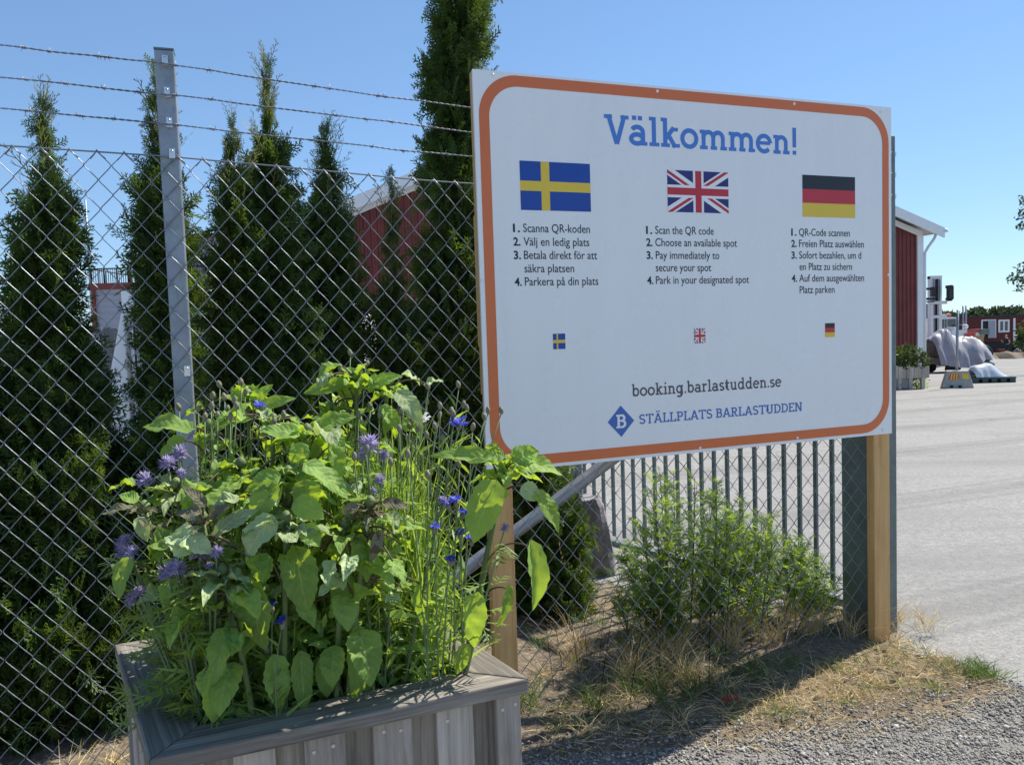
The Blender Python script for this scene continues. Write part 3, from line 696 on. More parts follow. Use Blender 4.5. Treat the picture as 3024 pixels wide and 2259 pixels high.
def flag_gb(name, u0, v0, u1, v1, parent):
    f = Flat(); W, H = u1 - u0, v1 - v0; cu, cv = (u0 + u1) / 2, (v0 + v1) / 2
    f.rect(u0, v0, u1, v1, 0)
    def strip(ax, ay, bx, by, o1, o2, mi):
        dx, dy = bx - ax, by - ay; l = math.hypot(dx, dy); nx, ny = -dy / l, dx / l
        q = clip_poly([(ax + nx * o1, ay + ny * o1), (bx + nx * o1, by + ny * o1), (bx + nx * o2, by + ny * o2), (ax + nx * o2, ay + ny * o2)], u0, v0, u1, v1)
        if len(q) > 2: f.poly(q, mi)
    ext = lambda a, b: (a[0] - (b[0] - a[0]) * .2, a[1] - (b[1] - a[1]) * .2, b[0] + (b[0] - a[0]) * .2, b[1] + (b[1] - a[1]) * .2)
    w = H * .105; strip(*ext((u0, v0), (u1, v1)), -w, w, 1); strip(*ext((u0, v1), (u1, v0)), -w, w, 1)
    C_ = (cu, cv); r = H * .062
    for c, sgn in (((u0, v0), 1), ((u1, v1), 1), ((u0, v1), 1), ((u1, v0), 1)):
        e_ = ext(c, C_); strip(e_[0], e_[1], cu, cv, -r - .0 * r, 0.15 * r, 2)
    w = H * .15; f.rect(u0, cv - w, u1, cv + w, 1); f.rect(cu - w, v0, cu + w, v1, 1)
    w = H * .088; f.rect(u0, cv - w, u1, cv + w, 2); f.rect(cu - w, v0, cu + w, v1, 2)
    return f.build(name, [M['fl_navy'], M['sign_white'], M['fl_red']], parent)
flag_se('swedish_flag', -.828, .241, -.534, .425, sign)
flag_gb('british_flag', -.187, .249, .108, .418, sign)
flag_de('german_flag', .493, .244, .7865, .425, sign)
# small flag badges (the square codes round them are left out)
flag_se('flag_badge', -.712, -.290, -.660, -.230, sign); flag_gb('flag_badge', -.073, -.290, -.018, -.228, sign); flag_de('flag_badge', .6115, -.286, .666, -.224, sign)

def text_line(txt, u0, v, u1, cap, mat, bold=0.0, name='text_line', wd=None):
    cu = bpy.data.curves.new('txt', 'FONT'); cu.body = txt; cu.size = 1.0; cu.offset = bold; cu.resolution_u = 4
    ob = bpy.data.objects.new('txt', cu); col.objects.link(ob)
    dg = bpy.context.evaluated_depsgraph_get(); me = bpy.data.meshes.new_from_object(ob.evaluated_get(dg))
    bpy.data.objects.remove(ob); bpy.data.curves.remove(cu)
    co = np.array([v_.co[:] for v_ in me.vertices]); x0, x1 = co[:, 0].min(), co[:, 0].max()
    kx = (u1 - u0) / (x1 - x0) if u1 is not None else wd; ky = cap / CAPH
    for i, v_ in enumerate(me.vertices):
        q = S(u0 + (co[i, 0] - x0) * kx, v + co[i, 1] * ky, .0004) - origin_of(sign); v_.co = q
    me.name = name; me.materials.clear(); me.materials.append(mat)
    o = bpy.data.objects.new(name, me); col.objects.link(o); o.parent = sign; ORG[o.name] = origin_of(sign)
    me.update(); return o
def cap_height():
    cu = bpy.data.curves.new('txt', 'FONT'); cu.body = 'H'; cu.size = 1.0
    ob = bpy.data.objects.new('txt', cu); col.objects.link(ob); dg = bpy.context.evaluated_depsgraph_get()
    me = bpy.data.meshes.new_from_object(ob.evaluated_get(dg)); h = max(v_.co[1] for v_ in me.vertices)
    bpy.data.objects.remove(ob); bpy.data.curves.remove(cu); bpy.data.meshes.remove(me); return h
CAPH = cap_height()
SE = [('1.', 'Scanna QR-koden', -.8215, .1585, -.541), ('2.', 'Välj en ledig plats', -.8215, .1075, -.545), ('3.', 'Betala direkt för att', -.8215, .057, -.5126), (None, 'säkra platsen', -.8215, .0065, -.6134), ('4.', 'Parkera på din plats', -.8215, -.0435, -.510)]
EN = [('1.', 'Scan the QR code', -.2475, .1595, .032), ('2.', 'Choose an available spot', -.2485, .1105, .1475), ('3.', 'Pay immediately to', -.2475, .059, .0575), (None, 'secure your spot', -.249, .0087, .0165), ('4.', 'Park in your designated spot', -.2495, -.042, .206)]
DE = [('1.', 'QR-Code scannen', .4725, .1615, .7547), ('2.', 'Freien Platz auswählen', .4725, .1125, .8357), ('3.', 'Sofort bezahlen, um d', .4725, .0622, .8202), (None, 'en Platz zu sichern', .4735, .012, .7667), ('4.', 'Auf dem ausgewählten', .4715, -.0385, .8361), (None, 'Platz parken', .4730, -.089, .6666)]
for blk, un in ((SE, -.8628), (EN, -.2901), (DE, .4306)):
    for num, txt, u0, v, u1 in blk:
        text_line(txt, u0, v, u1, .0312, M['ink'], .004)
        if num: text_line(num, un, v, un + .0285, .0295, M['ink'], .026, 'line_number')

# slab lettering built of strokes
XH = .505
def ell(cx, cy, rx, ry, a0, a1, n=None):
    n = n or max(4, int(abs(a1 - a0) / 14)); return [(cx + rx * math.cos(R_(a0 + (a1 - a0) * i / n)), cy + ry * math.sin(R_(a0 + (a1 - a0) * i / n))) for i in range(n + 1)]
sl = .045; xs_ = XH - .045; cs = .72 - .045
G = {
 'V': (.66, [[(.115, .72), (.335, .0)], [(.555, .72), (.335, 0)]], [(0, .22, cs), (.45, .67, cs)]),
 'a': (.55, [[(.40, .0), (.40, .30)] + ell(.245, .33, .155, .13, 0, 155), ell(.235, .155, .165, .115, 0, 360)], [(.34, .52, sl)]),
 'l': (.33, [[(.16, 0), (.16, .74)]], [(.03, .16, .695), (.03, .31, sl)]),
 'k': (.58, [[(.15, 0), (.15, .74)], [(.17, .22), (.40, XH)], [(.25, .30), (.44, 0)]], [(.03, .15, .695), (.03, .28, sl), (.31, .52, xs_), (.34, .57, sl)]),
 'o': (.55, [ell(.27, .25, .205, .21, 0, 360)], []),
 'm': (.87, [[(.14, 0), (.14, XH)], ell(.285, .31, .145, .145, 180, 0) + [(.43, 0)], ell(.575, .31, .145, .145, 180, 0) + [(.72, 0)]], [(.03, .14, xs_), (.03, .26, sl), (.35, .54, sl), (.64, .84, sl)]),
 'n': (.59, [[(.14, 0), (.14, XH)], ell(.285, .31, .145, .145, 180, 0) + [(.43, 0)]], [(.03, .14, xs_), (.03, .26, sl), (.34, .55, sl)]),
 'e': (.53, [ell(.26, .25, .20, .21, 4, 318)], [(.07, .455, .265)]),
 '!': (.24, [[(.12, .20), (.12, .74)], [(.12, 0), (.12, .11)]], []),
 'b': (.57, [[(.14, .02), (.14, .74)], ell(.305, .25, .175, .21, 0, 360)], [(.03, .14, .695)]),
 'i': (.32, [[(.16, 0), (.16, XH)], [(.16, .62), (.16, .73)]], [(.04, .16, xs_), (.03, .29, sl)]),
 'g': (.58, [ell(.25, .26, .175, .20, 0, 360), [(.42, XH), (.42, -.07)] + ell(.25, -.07, .17, .11, 0, -150)], [(.42, .53, xs_)]),
 '.': (.22, [[(.11, 0), (.11, .11)]], []),
 'r': (.42, [[(.14, 0), (.14, XH)], ell(.30, .30, .16, .155, 180, 60)], [(.03, .14, xs_), (.03, .28, sl)]),
 's': (.44, [ell(.215, .365, .13, .10, 25, 270), ell(.215, .14, .14, .105, 90, -155)], []),
 't': (.40, [[(.16, .66), (.16, .14)] + ell(.27, .14, .11, .10, 180, 305)], [(.03, .35, xs_)]),
 'u': (.60, [[(.14, XH), (.14, .18)] + ell(.28, .185, .14, .145, 180, 360), [(.42, XH), (.42, 0)]], [(.03, .14, xs_), (.31, .42, xs_), (.42, .54, sl)]),
 'd': (.60, [ell(.25, .25, .175, .21, 0, 360), [(.43, .74), (.43, 0)]], [(.31, .43, .695), (.43, .55, sl)]),
 'S': (.52, [ell(.26, .52, .165, .155, 20, 270), ell(.255, .20, .175, .16, 90, -160)], []),
 'T': (.58, [[(.29, 0), (.29, .68)], [(.055, .55), (.055, .72)], [(.525, .55), (.525, .72)]], [(.02, .56, cs), (.18, .40, sl)]),
 'A': (.64, [[(.09, 0), (.32, .72)], [(.55, 0), (.32, .72)]], [(.17, .47, .23), (0, .19, sl), (.45, .64, sl)]),
 'L': (.52, [[(.15, 0), (.15, .72)], [(.455, 0), (.455, .20)]], [(.03, .28, cs), (.03, .49, sl)]),
 'P': (.54, [[(.15, 0), (.15, .72)], ell(.30, .505, .165, .17, 90, -90)], [(.03, .30, cs), (.15, .30, .335), (.03, .29, sl)]),
 'B': (.56, [[(.15, 0), (.15, .72)], ell(.30, .53, .135, .145, 90, -90), ell(.31, .215, .16, .17, 90, -90)], [(.03, .31, cs), (.15, .31, .385), (.03, .32, sl)]),
 'R': (.60, [[(.15, 0), (.15, .72)], ell(.30, .515, .155, .16, 90, -90), [(.30, .35), (.48, 0)]], [(.03, .30, cs), (.15, .30, .355), (.03, .28, sl), (.44, .59, sl)]),
 'U': (.64, [[(.14, .72), (.14, .22)] + ell(.32, .22, .18, .175, 180, 360) + [(.50, .72)]], [(.03, .25, cs), (.39, .61, cs)]),
 'D': (.62, [[(.15, 0), (.15, .72)], ell(.28, .36, .27, .315, 90, -90)], [(.03, .29, cs), (.03, .29, sl)]),
 'E': (.54, [[(.15, 0), (.15, .72)], [(.455, .56), (.455, .72)], [(.475, 0), (.475, .17)]], [(.03, .49, cs), (.15, .40, .37), (.03, .51, sl)]),
 'N': (.68, [[(.14, 0), (.14, .72)], [(.15, .72), (.53, 0)], [(.54, 0), (.54, .72)]], [(.02, .16, cs), (.03, .25, sl), (.43, .65, cs)]),
 ' ': (.22, [], []),
}
G['ä'] = (G['a'][0], G['a'][1] + [[(.165, .63), (.165, .74)], [(.325, .63), (.325, .74)]], G['a'][2])
G['Ä'] = (G['A'][0], G['A'][1] + [[(.24, .80), (.24, .90)], [(.40, .80), (.40, .90)]], G['A'][2])
def slab_text(name, txt, u0, v0, u1, cap, mat, w=.105, sw=.085):
    tot = sum(G[c][0] for c in txt); ky = cap / .72; kx = (u1 - u0) / (tot - .06); f = Flat(); x = -.03; k = 0
    for ch in txt:
        adv, strokes, slabs = G[ch]
        for st in strokes:
            st = np.array(st, float); closed = np.allclose(st[0], st[-1]) and len(st) > 3
            if closed: st = st[:-1]
            n_ = len(st); Lf, Rt = [], []
            for i in range(n_):
                a = st[i - 1] if (i > 0 or closed) else st[i]; b = st[(i + 1) % n_] if (i < n_ - 1 or closed) else st[i]
                d1 = st[i] - a; d2 = b - st[i]; d1 = d1 / (np.linalg.norm(d1) + 1e-9); d2 = d2 / (np.linalg.norm(d2) + 1e-9)
                d = d1 + d2; d = d / (np.linalg.norm(d) + 1e-9); nn = np.array([-d[1], d[0]])
                ms = w / 2 / max(.5, abs(np.dot(nn, np.array([-(d2 if i < n_ - 1 or closed else d1)[1], (d2 if i < n_ - 1 or closed else d1)[0]])))) 
                Lf.append(st[i] + nn * ms); Rt.append(st[i] - nn * ms)
            k += 1; dd = .0003 + (k % 7) * .00003
            cv = lambda q: S(u0 + (x + q[0]) * kx, v0 + q[1] * ky, dd)
            Vv = [cv(q) for q in Lf] + [cv(q) for q in Rt]; rngk = range(n_) if closed else range(n_ - 1)
            f.mb.add(Vv, [(i, n_ + i, n_ + (i + 1) % n_, (i + 1) % n_) for i in rngk])
        for a, b, y in slabs:
            k += 1; dd = .0003 + (k % 7) * .00003 + .000013
            f.mb.add([S(u0 + (x + q[0]) * kx, v0 + q[1] * ky, dd) for q in ((a, y - sw / 2), (b, y - sw / 2), (b, y + sw / 2), (a, y + sw / 2))], [(0, 1, 2, 3)])
        x += adv
    return f.build(name, mat, sign)
slab_text('heading', 'Välkommen!', -.4624, .5085, .4667, .1115, M['sign_blue'], .118, .095)
slab_text('web_address', 'booking.barlastudden.se', -.3714, -.4938, .3685, .0490, M['ink_grey'], .105, .085)
slab_text('site_name', 'STÄLLPLATS BARLASTUDDEN', -.3416, -.6080, .4803, .0392, M['sign_blue2'], .105, .085)
f = Flat(); f.poly([(-.4845, -.5905), (-.4245, -.6540), (-.3645, -.5905), (-.4245, -.5270)], 0, .0003); lg = f.build('diamond_logo', M['sign_blue2'], sign)
slab_text('logo_letter', 'B', -.4465, -.6170, -.4010, .0540, M['sign_white'], .12, .10)
for ob in [o for o in bpy.data.objects if o.name == 'logo_letter']:
    ob.data.transform(Matrix.Translation(Vector(sn * .0004)))
for u, v in [(-.9219, .732), (-.2244, .7269), (.4533, .7251), (.9396, .7202), (-.9924, -.0235), (.9801, -.0104), (.9452, -.7282), (.453, -.7258), (-.0537, -.7288), (-.93, -.728)]:
    q = MB(); q.lathe(S(u, v, 0), [(.0065, 0), (.006, .002), (.003, .0032)], 10, 0, sn); q.build('screw', M['sign_white'], sign)
# =================================================================== PLANTER
RIM = .80
pFL, pFR, pBL = V3(-.6446, 1.279, 0), V3(.0154, 1.5437, 0), V3(-.9747, 1.807, 0); pBR = pFR + (pBL - pFL)
pe = nrm(pFR - pFL); pf = nrm(pBL - pFL); PW = np.linalg.norm(pFR - pFL); PD = np.linalg.norm(pBL - pFL)
def pp(a, b, z): return pFL + (pFR - pFL) * a + (pBL - pFL) * b + V3(0, 0, z)
planter = thing('wooden_planter', pp(.5, .5, 0), 'weathered grey plank planter overflowing with sunflowers and cornflowers', 'planter')
def prism(mb, quad, z0, z1, along):
    """board with a four cornered plan"""
    V = [np.array([*q[:2], z]) for z in (z0, z1) for q in quad]; al = nrm(along); pe_ = V3(-al[1], al[0], 0)
    F4 = [(3, 2, 1, 0), (4, 5, 6, 7), (0, 1, 5, 4), (1, 2, 6, 5), (2, 3, 7, 6), (3, 0, 4, 7)]
    UV = [[(float(np.dot(V[i], al)), float(np.dot(V[i], pe_) + V[i][2])) for i in f_] for f_ in F4]
    mb.add(V, F4, UV)
rw = .098
A_, B_ = rw / PW, rw / PD
rims = [([pp(0, 0, 0), pp(1, 0, 0), pp(1 - A_, B_, 0), pp(A_, B_, 0)], pe), ([pp(1, 0, 0), pp(1, 1, 0), pp(1 - A_, 1 - B_, 0), pp(1 - A_, B_, 0)], pf),
        ([pp(1, 1, 0), pp(0, 1, 0), pp(A_, 1 - B_, 0), pp(1 - A_, 1 - B_, 0)], pe), ([pp(0, 1, 0), pp(0, 0, 0), pp(A_, B_, 0), pp(A_, 1 - B_, 0)], pf)]
for k, (q, al) in enumerate(rims):
    c = sum(q) / 4; q = [c + (v - c) * .9975 for v in q]
    b = MB(); prism(b, q, RIM - .030, RIM + (0.0008 if k % 2 else 0), al); b.build('rim_board', M['wood_rim'], planter, .004)
def planks(P0, P1, nout, fr, screws=True):
    e = nrm(P1 - P0); W = np.linalg.norm(P1 - P0); rr = random.Random(3)
    for k in range(len(fr) - 1):
        a, b, proud = fr[k][0], fr[k + 1][0], fr[k][1]
        c = P0 + e * W * (a + b) / 2 + nout * (0.0 if proud else -.022) + V3(0, 0, .385)
        hw_ = W * (b - a) / 2 + (-.0012 if proud else .012)
        q = MB(); q.box(c, (0, 0, 1), e, nout, .383, hw_, .0105); o = q.build('plank', M['wood_grey'] if proud else M['wood_brown'], planter, .0025)
        if screws and proud:
            for sgn in (-.5, .5):
                if rr.random() < .12: continue
                s_ = MB(); pz = RIM - .062 + rr.uniform(-.012, .012)
                s_.lathe(np.array([*(c + e * hw_ * sgn * rr.uniform(.75, 1.15) + nout * .0105)[:2], pz]), [(.0042, -.001), (.0042, .0012), (.0018, .0006)], 8, 0, nout)
                s_.build('screw', M['screw'], o)
nf = nrm(np.cross(pe, V3(0, 0, 1))); nl = nrm(np.cross(V3(0, 0, 1), pf)); nr_ = -nl; nb_ = -nf
ins = .030
f0 = pFL + pe * .028 - nf * ins * 1.0; f1 = pFR - pe * .012 - nf * ins
def frac_front(zx):
    x, y = 300 + zx / 1.58, 1600 + (1005 - (zx - 225) * .179 + 15) / 1.58
    r = ray(x, y); P = CAM + r * (np.dot(f0 - CAM, nf) / np.dot(r, nf)); return float(np.dot(P - f0, pe) / np.linalg.norm(f1 - f0))
bd = [225, 410, 548, 767, 905, 1115, 1250, 1450, 1565, 1752, 1862, 1985]
fr_ = [frac_front(z) for z in bd]; fr_ = [(x - fr_[0]) / (fr_[-1] - fr_[0]) for x in fr_]
planks(f0, f1, nf, [(x, k % 2 == 0) for k, x in enumerate(fr_)])
l0 = pFL + pf * .03 - nl * ins; l1 = pBL - pf * .02 - nl * ins
alt = [0, .14, .25, .39, .5, .64, .75, .89, 1.0]
planks(l0, l1, nl, [(x, k % 2 == 0) for k, x in enumerate(alt)], False)
planks(pFR + pf * .03 - nr_ * ins, pBR - pf * .02 - nr_ * ins, nr_, [(x, k % 2 == 0) for k, x in enumerate(alt)], False)
planks(pBL + pe * .02 - nb_ * ins, pBR - pe * .02 - nb_ * ins, nb_, [(x, k % 2 == 0) for k, x in enumerate(fr_)], False)
sl_ = MB(); nn_ = 14
V = [pp(.12 + .76 * i / nn_, .12 + .76 * j / nn_, .70 + .012 * mnoise.noise(Vector((i * .7, j * .7, 2)))) for j in range(nn_ + 1) for i in range(nn_ + 1)]
sl_.add(V, [(j * (nn_ + 1) + i, j * (nn_ + 1) + i + 1, (j + 1) * (nn_ + 1) + i + 1, (j + 1) * (nn_ + 1) + i) for j in range(nn_) for i in range(nn_)], None, 0, True)
sl_.build('soil', M['soil'], planter)
def inside(P, lo=.16, hi=.84):
    q = np.linalg.solve(np.array([[(pFR - pFL)[0], (pBL - pFL)[0]], [(pFR - pFL)[1], (pBL - pFL)[1]]]), (P - pFL)[:2])
    q = np.clip(q, lo, hi); return pp(q[0], q[1], .695)

# =================================================================== LEAF TOOLS
UU = np.array([-1, -.62, -.28, 0, .28, .62, 1.0])
def leaf(mb, B, T, w, N, bow=.08, fold=.18, wav=.18, seed=0, mi=0, curl=0.0, nt=15, crump=.25):
    B, T = np.asarray(B, float), np.asarray(T, float); ax = T - B; L = np.linalg.norm(ax); d = ax / L
    N = nrm(N - d * np.dot(N, d)); a = np.cross(d, N); rg = random.Random(seed); p1, p2 = rg.uniform(0, 6), rg.uniform(0, 6)
    V = []; UVv = []
    for i in range(nt):
        t_ = i / (nt - 1); hw_ = w / 2 * max(0.02, 2.22 * t_ ** .42 * (1 - t_) ** .86 if 0 < t_ < 1 else .02)
        c = B + ax * t_ + N * bow * L * 4 * t_ * (1 - t_) - N * curl * L * t_ * t_
        if 0 < i < nt - 1: ser = 1 + (.055 if i % 2 else -.045)
        else: ser = 1
        for u in UU:
            h = fold * abs(u) * hw_ + wav * hw_ * u * u * math.sin(9 * t_ + (p1 if u < 0 else p2)) + .07 * hw_ * math.sin(24 * t_ + 3 * u) + crump * hw_ * mnoise.noise(Vector((t_ * 6, u * 2.4, seed * 1.37)))
            V.append(c + a * u * hw_ * (ser if abs(u) == 1 else 1) + N * h - d * (abs(u) * .10 * L * (1 - t_) ** 3)); UVv.append((u, t_))
    nu = len(UU); Fs = []; UV = []
    for i in range(nt - 1):
        for j in range(nu - 1):
            q = (i * nu + j, i * nu + j + 1, (i + 1) * nu + j + 1, (i + 1) * nu + j); Fs.append(q); UV.append([UVv[k] for k in q])
    mb.add(V, Fs, UV, mi, True)
def bez(a, b, c, n=7):
    t_ = np.linspace(0, 1, n)[:, None]; return (1 - t_) ** 2 * a + 2 * t_ * (1 - t_) * b + t_ ** 2 * c

to_cam = lambda P: nrm(CAM - P)
class Sunflower:
    def __init__(s, top, Y, base_x, label, seed, lean=None, r=.0075):
        s.top = atk(top[0], top[1], Y); s.base = inside(atk(base_x, 1500, Y)); s.rg = random.Random(seed); s.seed = seed * 100
        s.root = thing('sunflower', s.base, label, 'sunflower', 'sunflowers in the wooden planter')
        mid = (s.base + s.top) / 2; mid[:2] = s.base[:2] * .72 + s.top[:2] * .28 if lean is None else (s.base[:2] * .5 + s.top[:2] * .5)
        s.pts = bez(s.base - V3(0, 0, .02), mid, s.top, 12)
        m_ = MB(); m_.tube(s.pts, np.linspace(r, r * .62, 12), 8); m_.build('stem', M['sunstem'], s.root)
    def on(s, h): return np.array([np.interp(h * 11, range(12), s.pts[:, k]) for k in range(3)])
    def leaf(s, B, T, w, N, h=None, mat='sunleaf', pet=True, **kw):
        s.seed += 1; mb = MB(); B, T = np.asarray(B, float), np.asarray(T, float)
        if pet:
            z = B[2] + .03 if h is None else None
            hh = h if h is not None else min(.97, max(.05, (z - s.base[2]) / max(.05, s.top[2] - s.base[2])))
            a = s.on(hh); md = (a + B) / 2 + V3(0, 0, .35 * np.linalg.norm(B - a)); mb.tube(bez(a, md, B + nrm(T - B) * .004), [.0028, .0025, .0022, .002, .0019, .0018, .0016], 5, 1)
        leaf(mb, B, T, w, N, seed=s.seed, **kw)
        return mb.build('leaf', [M[mat], M['petiole']], s.root)
    def px(s, b, t_, w, Y, h=None, face=None, mat='sunleaf', dY=0.0, **kw):
        B = atk(b[0], b[1], Y); T = atk(t_[0], t_[1], Y + dY); P = (B + T) / 2
        N = to_cam(P) * .8 + V3(0, 0, .5) + V3(s.rg.uniform(-.4, .4), 0, 0) if face is None else V3(*face)
        return s.leaf(B, T, w * .86 * K * P[1] / F_PX, N, h, mat, **kw)
    def crown(s, n, size, mat='sunleaf', up=.35, spread=1.0, curlr=(.1, .5), wid=.62):
        n = int(n * 1.5)
        for k in range(n):
            ph = 2.4 * k + s.rg.uniform(-.3, .3); f_ = k / max(1, n - 1); out = V3(math.cos(ph), math.sin(ph), 0)
            L = size * .98 * (1.0 - .5 * f_) * s.rg.uniform(.8, 1.15); el = up * (.0 + 1.35 * f_) + s.rg.uniform(-.4, .3)
            d = nrm(out * math.cos(el) * spread + V3(0, 0, 1) * math.sin(el)); B = s.top - V3(0, 0, .035 * (1 - f_)) + out * .012
            s.leaf(B, B + d * L, L * wid * s.rg.uniform(.8, 1.15), V3(0, 0, 1) - out * .4 * f_, None, mat, False, bow=s.rg.uniform(.0, .14), fold=s.rg.uniform(.05, .6), wav=s.rg.uniform(.25, .65), curl=s.rg.uniform(*curlr), crump=.6)
        b = MB(); b.lathe(s.top, [(.004, -.012), (.011, -.004), (.012, .004), (.006, .012), (.001, .015)], 9); b.build('bud', M['sunstem'], s.root)
    def tuft(s, k, lo=.62, L0=.054):
        for i in range(k):
            a = s.on(s.rg.uniform(lo, 1.0)); ph = s.rg.uniform(0, 6.28); out = V3(math.cos(ph), math.sin(ph), 0); r = s.rg.uniform(.025, .105); L = L0 * s.rg.uniform(.65, 1.3)
            B = a + out * r + V3(0, 0, s.rg.uniform(-.03, .035)); d = nrm(out * s.rg.uniform(.4, 1) + V3(s.rg.uniform(-.5, .5), s.rg.uniform(-.5, .5), s.rg.uniform(-.8, .35)))
            s.leaf(B, B + d * L, L * s.rg.uniform(.5, .8), V3(0, 0, 1) + out * .2 + V3(s.rg.uniform(-.4, .4), s.rg.uniform(-.6, .2), 0), None, s.rg.choice(['sunleaf', 'sunleaf', 'sunleaf_pale']), True, bow=s.rg.uniform(0, .15), fold=s.rg.uniform(.05, .6), wav=s.rg.uniform(.25, .6), curl=s.rg.uniform(0, .4), crump=.6)
    def along(s, n, lo, hi, L0, mat='sunleaf'):
        s.tuft(12 if s.seed < 2000 else 14)
        n = int(n * 1.0); lo = max(lo, .4)
        for k in range(n):
            h = lo + (hi - lo) * (k + .5) / n; ph = 2.4 * k + s.rg.uniform(-.5, .5) + s.seed; out = V3(math.cos(ph), math.sin(ph), 0)
            a = s.on(h); L = L0 * .95 * s.rg.uniform(.75, 1.2); B = a + out * L * .45 + V3(0, 0, L * .18); dr = s.rg.uniform(.3, 1.2)
            T = B + L * (out * math.cos(dr) - V3(0, 0, 1) * math.sin(dr))
            s.leaf(B, T, L * s.rg.uniform(.55, .75), V3(0, 0, 1) + out * .35, h, mat, bow=.08, fold=s.rg.uniform(.1, .35), wav=s.rg.uniform(.1, .35), curl=s.rg.uniform(0, .2))

yf = lambda x: 1.405 + (x - 460) * .20 / 600
SF = []
s = Sunflower((770, 808), 1.78, 775, 'tallest sunflower at the back of the planter, leaf tuft above the rest', 1); SF.append(s)
s.crown(8, .075, up=.55); s.px((745, 825), (690, 845), 34, 1.76, .9); s.px((800, 830), (868, 812), 40, 1.76, .9); s.px((735, 835), (655, 850), 42, 1.77, .8); s.px((750, 830), (765, 870), 62, 1.80, .88, mat='sunleaf'); s.along(4, .3, .7, .09)
s = Sunflower((838, 826), 1.84, 805, 'sunflower with one long pale leaf drooping towards the sign', 2); SF.append(s)
s.crown(6, .06, up=.4); s.px((862, 850), (912, 925), 50, 1.74, .8, bow=.22, mat='sunleaf_pale', dY=-.03); s.px((825, 880), (868, 930), 40, 1.76, .6); s.along(4, .3, .75, .09)
s = Sunflower((535, 852), 1.80, 560, 'sunflower with two upright curled leaves before the fence post', 3); SF.append(s)
s.crown(7, .07, up=.8); s.px((545, 870), (590, 830), 34, 1.78, .95, face=(0, -1, .3)); s.px((520, 865), (500, 835), 30, 1.78, .95, face=(0, -1, .3)); s.px((560, 880), (640, 860), 36, 1.76, .9); s.along(4, .3, .75, .09)
s = Sunflower((452, 918), 1.72, 500, 'sunflower stretching one lit leaf towards the steel post, beside purple blooms', 4); SF.append(s)
s.crown(5, .06, up=.4); s.px((410, 925), (308, 922), 62, 1.66, .95, face=(.1, -.6, .8), wav=.35); s.px((470, 920), (545, 905), 50, 1.68, .95, face=(0, -.6, .8)); s.px((395, 950), (345, 985), 40, 1.64, .85); s.along(4, .3, .8, .09)
s = Sunflower((663, 928), 1.62, 655, 'sunflower with a bright yellow green crown in the middle of the planter', 5); SF.append(s)
s.crown(9, .075, up=.6); s.px((700, 930), (745, 975), 52, 1.56, .9, face=(.4, -.7, .6)); s.px((640, 940), (560, 930), 52, 1.58, .9, face=(0, -.6, .8)); s.px((690, 920), (770, 900), 54, 1.60, .9, face=(0, -.7, .7)); s.px((650, 960), (640, 1020), 50, 1.55, .8); s.px((720, 960), (735, 1040), 46, 1.58, .8); s.along(4, .2, .7, .1)
s = Sunflower((622, 1020), 1.52, 622, 'sunflower with broad lit leaves in front of the bright crown', 6); SF.append(s)
s.crown(8, .08, up=.45); s.px((665, 1005), (752, 1078), 66, 1.46, .95, face=(.35, -.5, .8), wav=.25); s.px((600, 1030), (530, 1060), 62, 1.46, .95); s.px((640, 1085), (700, 1120), 66, 1.44, .8, face=(-.2, -.7, .7)); s.px((590, 1045), (545, 1130), 66, 1.45, .85); s.px((660, 1040), (668, 1105), 72, 1.47, .85); s.along(5, .15, .7, .1)
s = Sunflower((800, 1085), 1.50, 742, 'sunflower with a shrivelled dark purple crown in the planter middle', 7); SF.append(s)
s.tuft(9); s.crown(8, .05, 'wilt', up=.35, curlr=(.1, .6), wid=.5); s.px((830, 1085), (885, 1098), 32, 1.46, .95, mat='wilt'); s.px((770, 1090), (740, 1110), 30, 1.46, .95, mat='wilt'); s.px((820, 1150), (800, 1215), 30, 1.45, .8, mat='wilt')
s.px((705, 1420), (706, 1505), 58, yf(705), .15); s.px((772, 1362), (765, 1518), 64, yf(770) - .02, .3, face=(.5, -.8, .2), fold=.3); s.px((905, 1255), (928, 1365), 40, yf(900), .65, face=(-.5, -.7, .3), fold=.5); s.px((745, 1245), (712, 1335), 66, yf(740), .55, face=(.7, -.6, .2)); s.along(3, .3, .8, .09)
s = Sunflower((436, 1118), 1.44, 508, 'sunflower with a brown wilted crown beside the purple blooms', 8); SF.append(s)
s.tuft(12); s.crown(5, .05, 'wilt', up=.3); s.px((430, 1108), (378, 1112), 40, 1.40, .97, mat='wilt', face=(0, -.6, .8), wav=.4); s.px((440, 1090), (395, 1050), 32, 1.42, .97, mat='wilt'); s.px((455, 1115), (500, 1090), 32, 1.42, .97, mat='wilt'); s.px((470, 1150), (560, 1100), 50, 1.43, .85, mat='sunleaf_pale')
s.px((462, 1438), (461, 1560), 82, yf(455) - .03, .25); s.px((545, 1262), (575, 1403), 98, yf(560) - .02, .62, face=(-.3, -.9, .4)); s.px((512, 1330), (500, 1418), 56, yf(510), .4); s.px((410, 1190), (355, 1160), 60, 1.40, .75, mat='sunleaf_pale', wav=.4); s.px((385, 1150), (460, 1195), 62, 1.41, .85, mat='sunleaf_pale', wav=.4)
s = Sunflower((312, 1095), 1.50, 400, 'sunflower leaning out over the far rim corner with torn drooping leaf', 9, r=.006); SF.append(s)
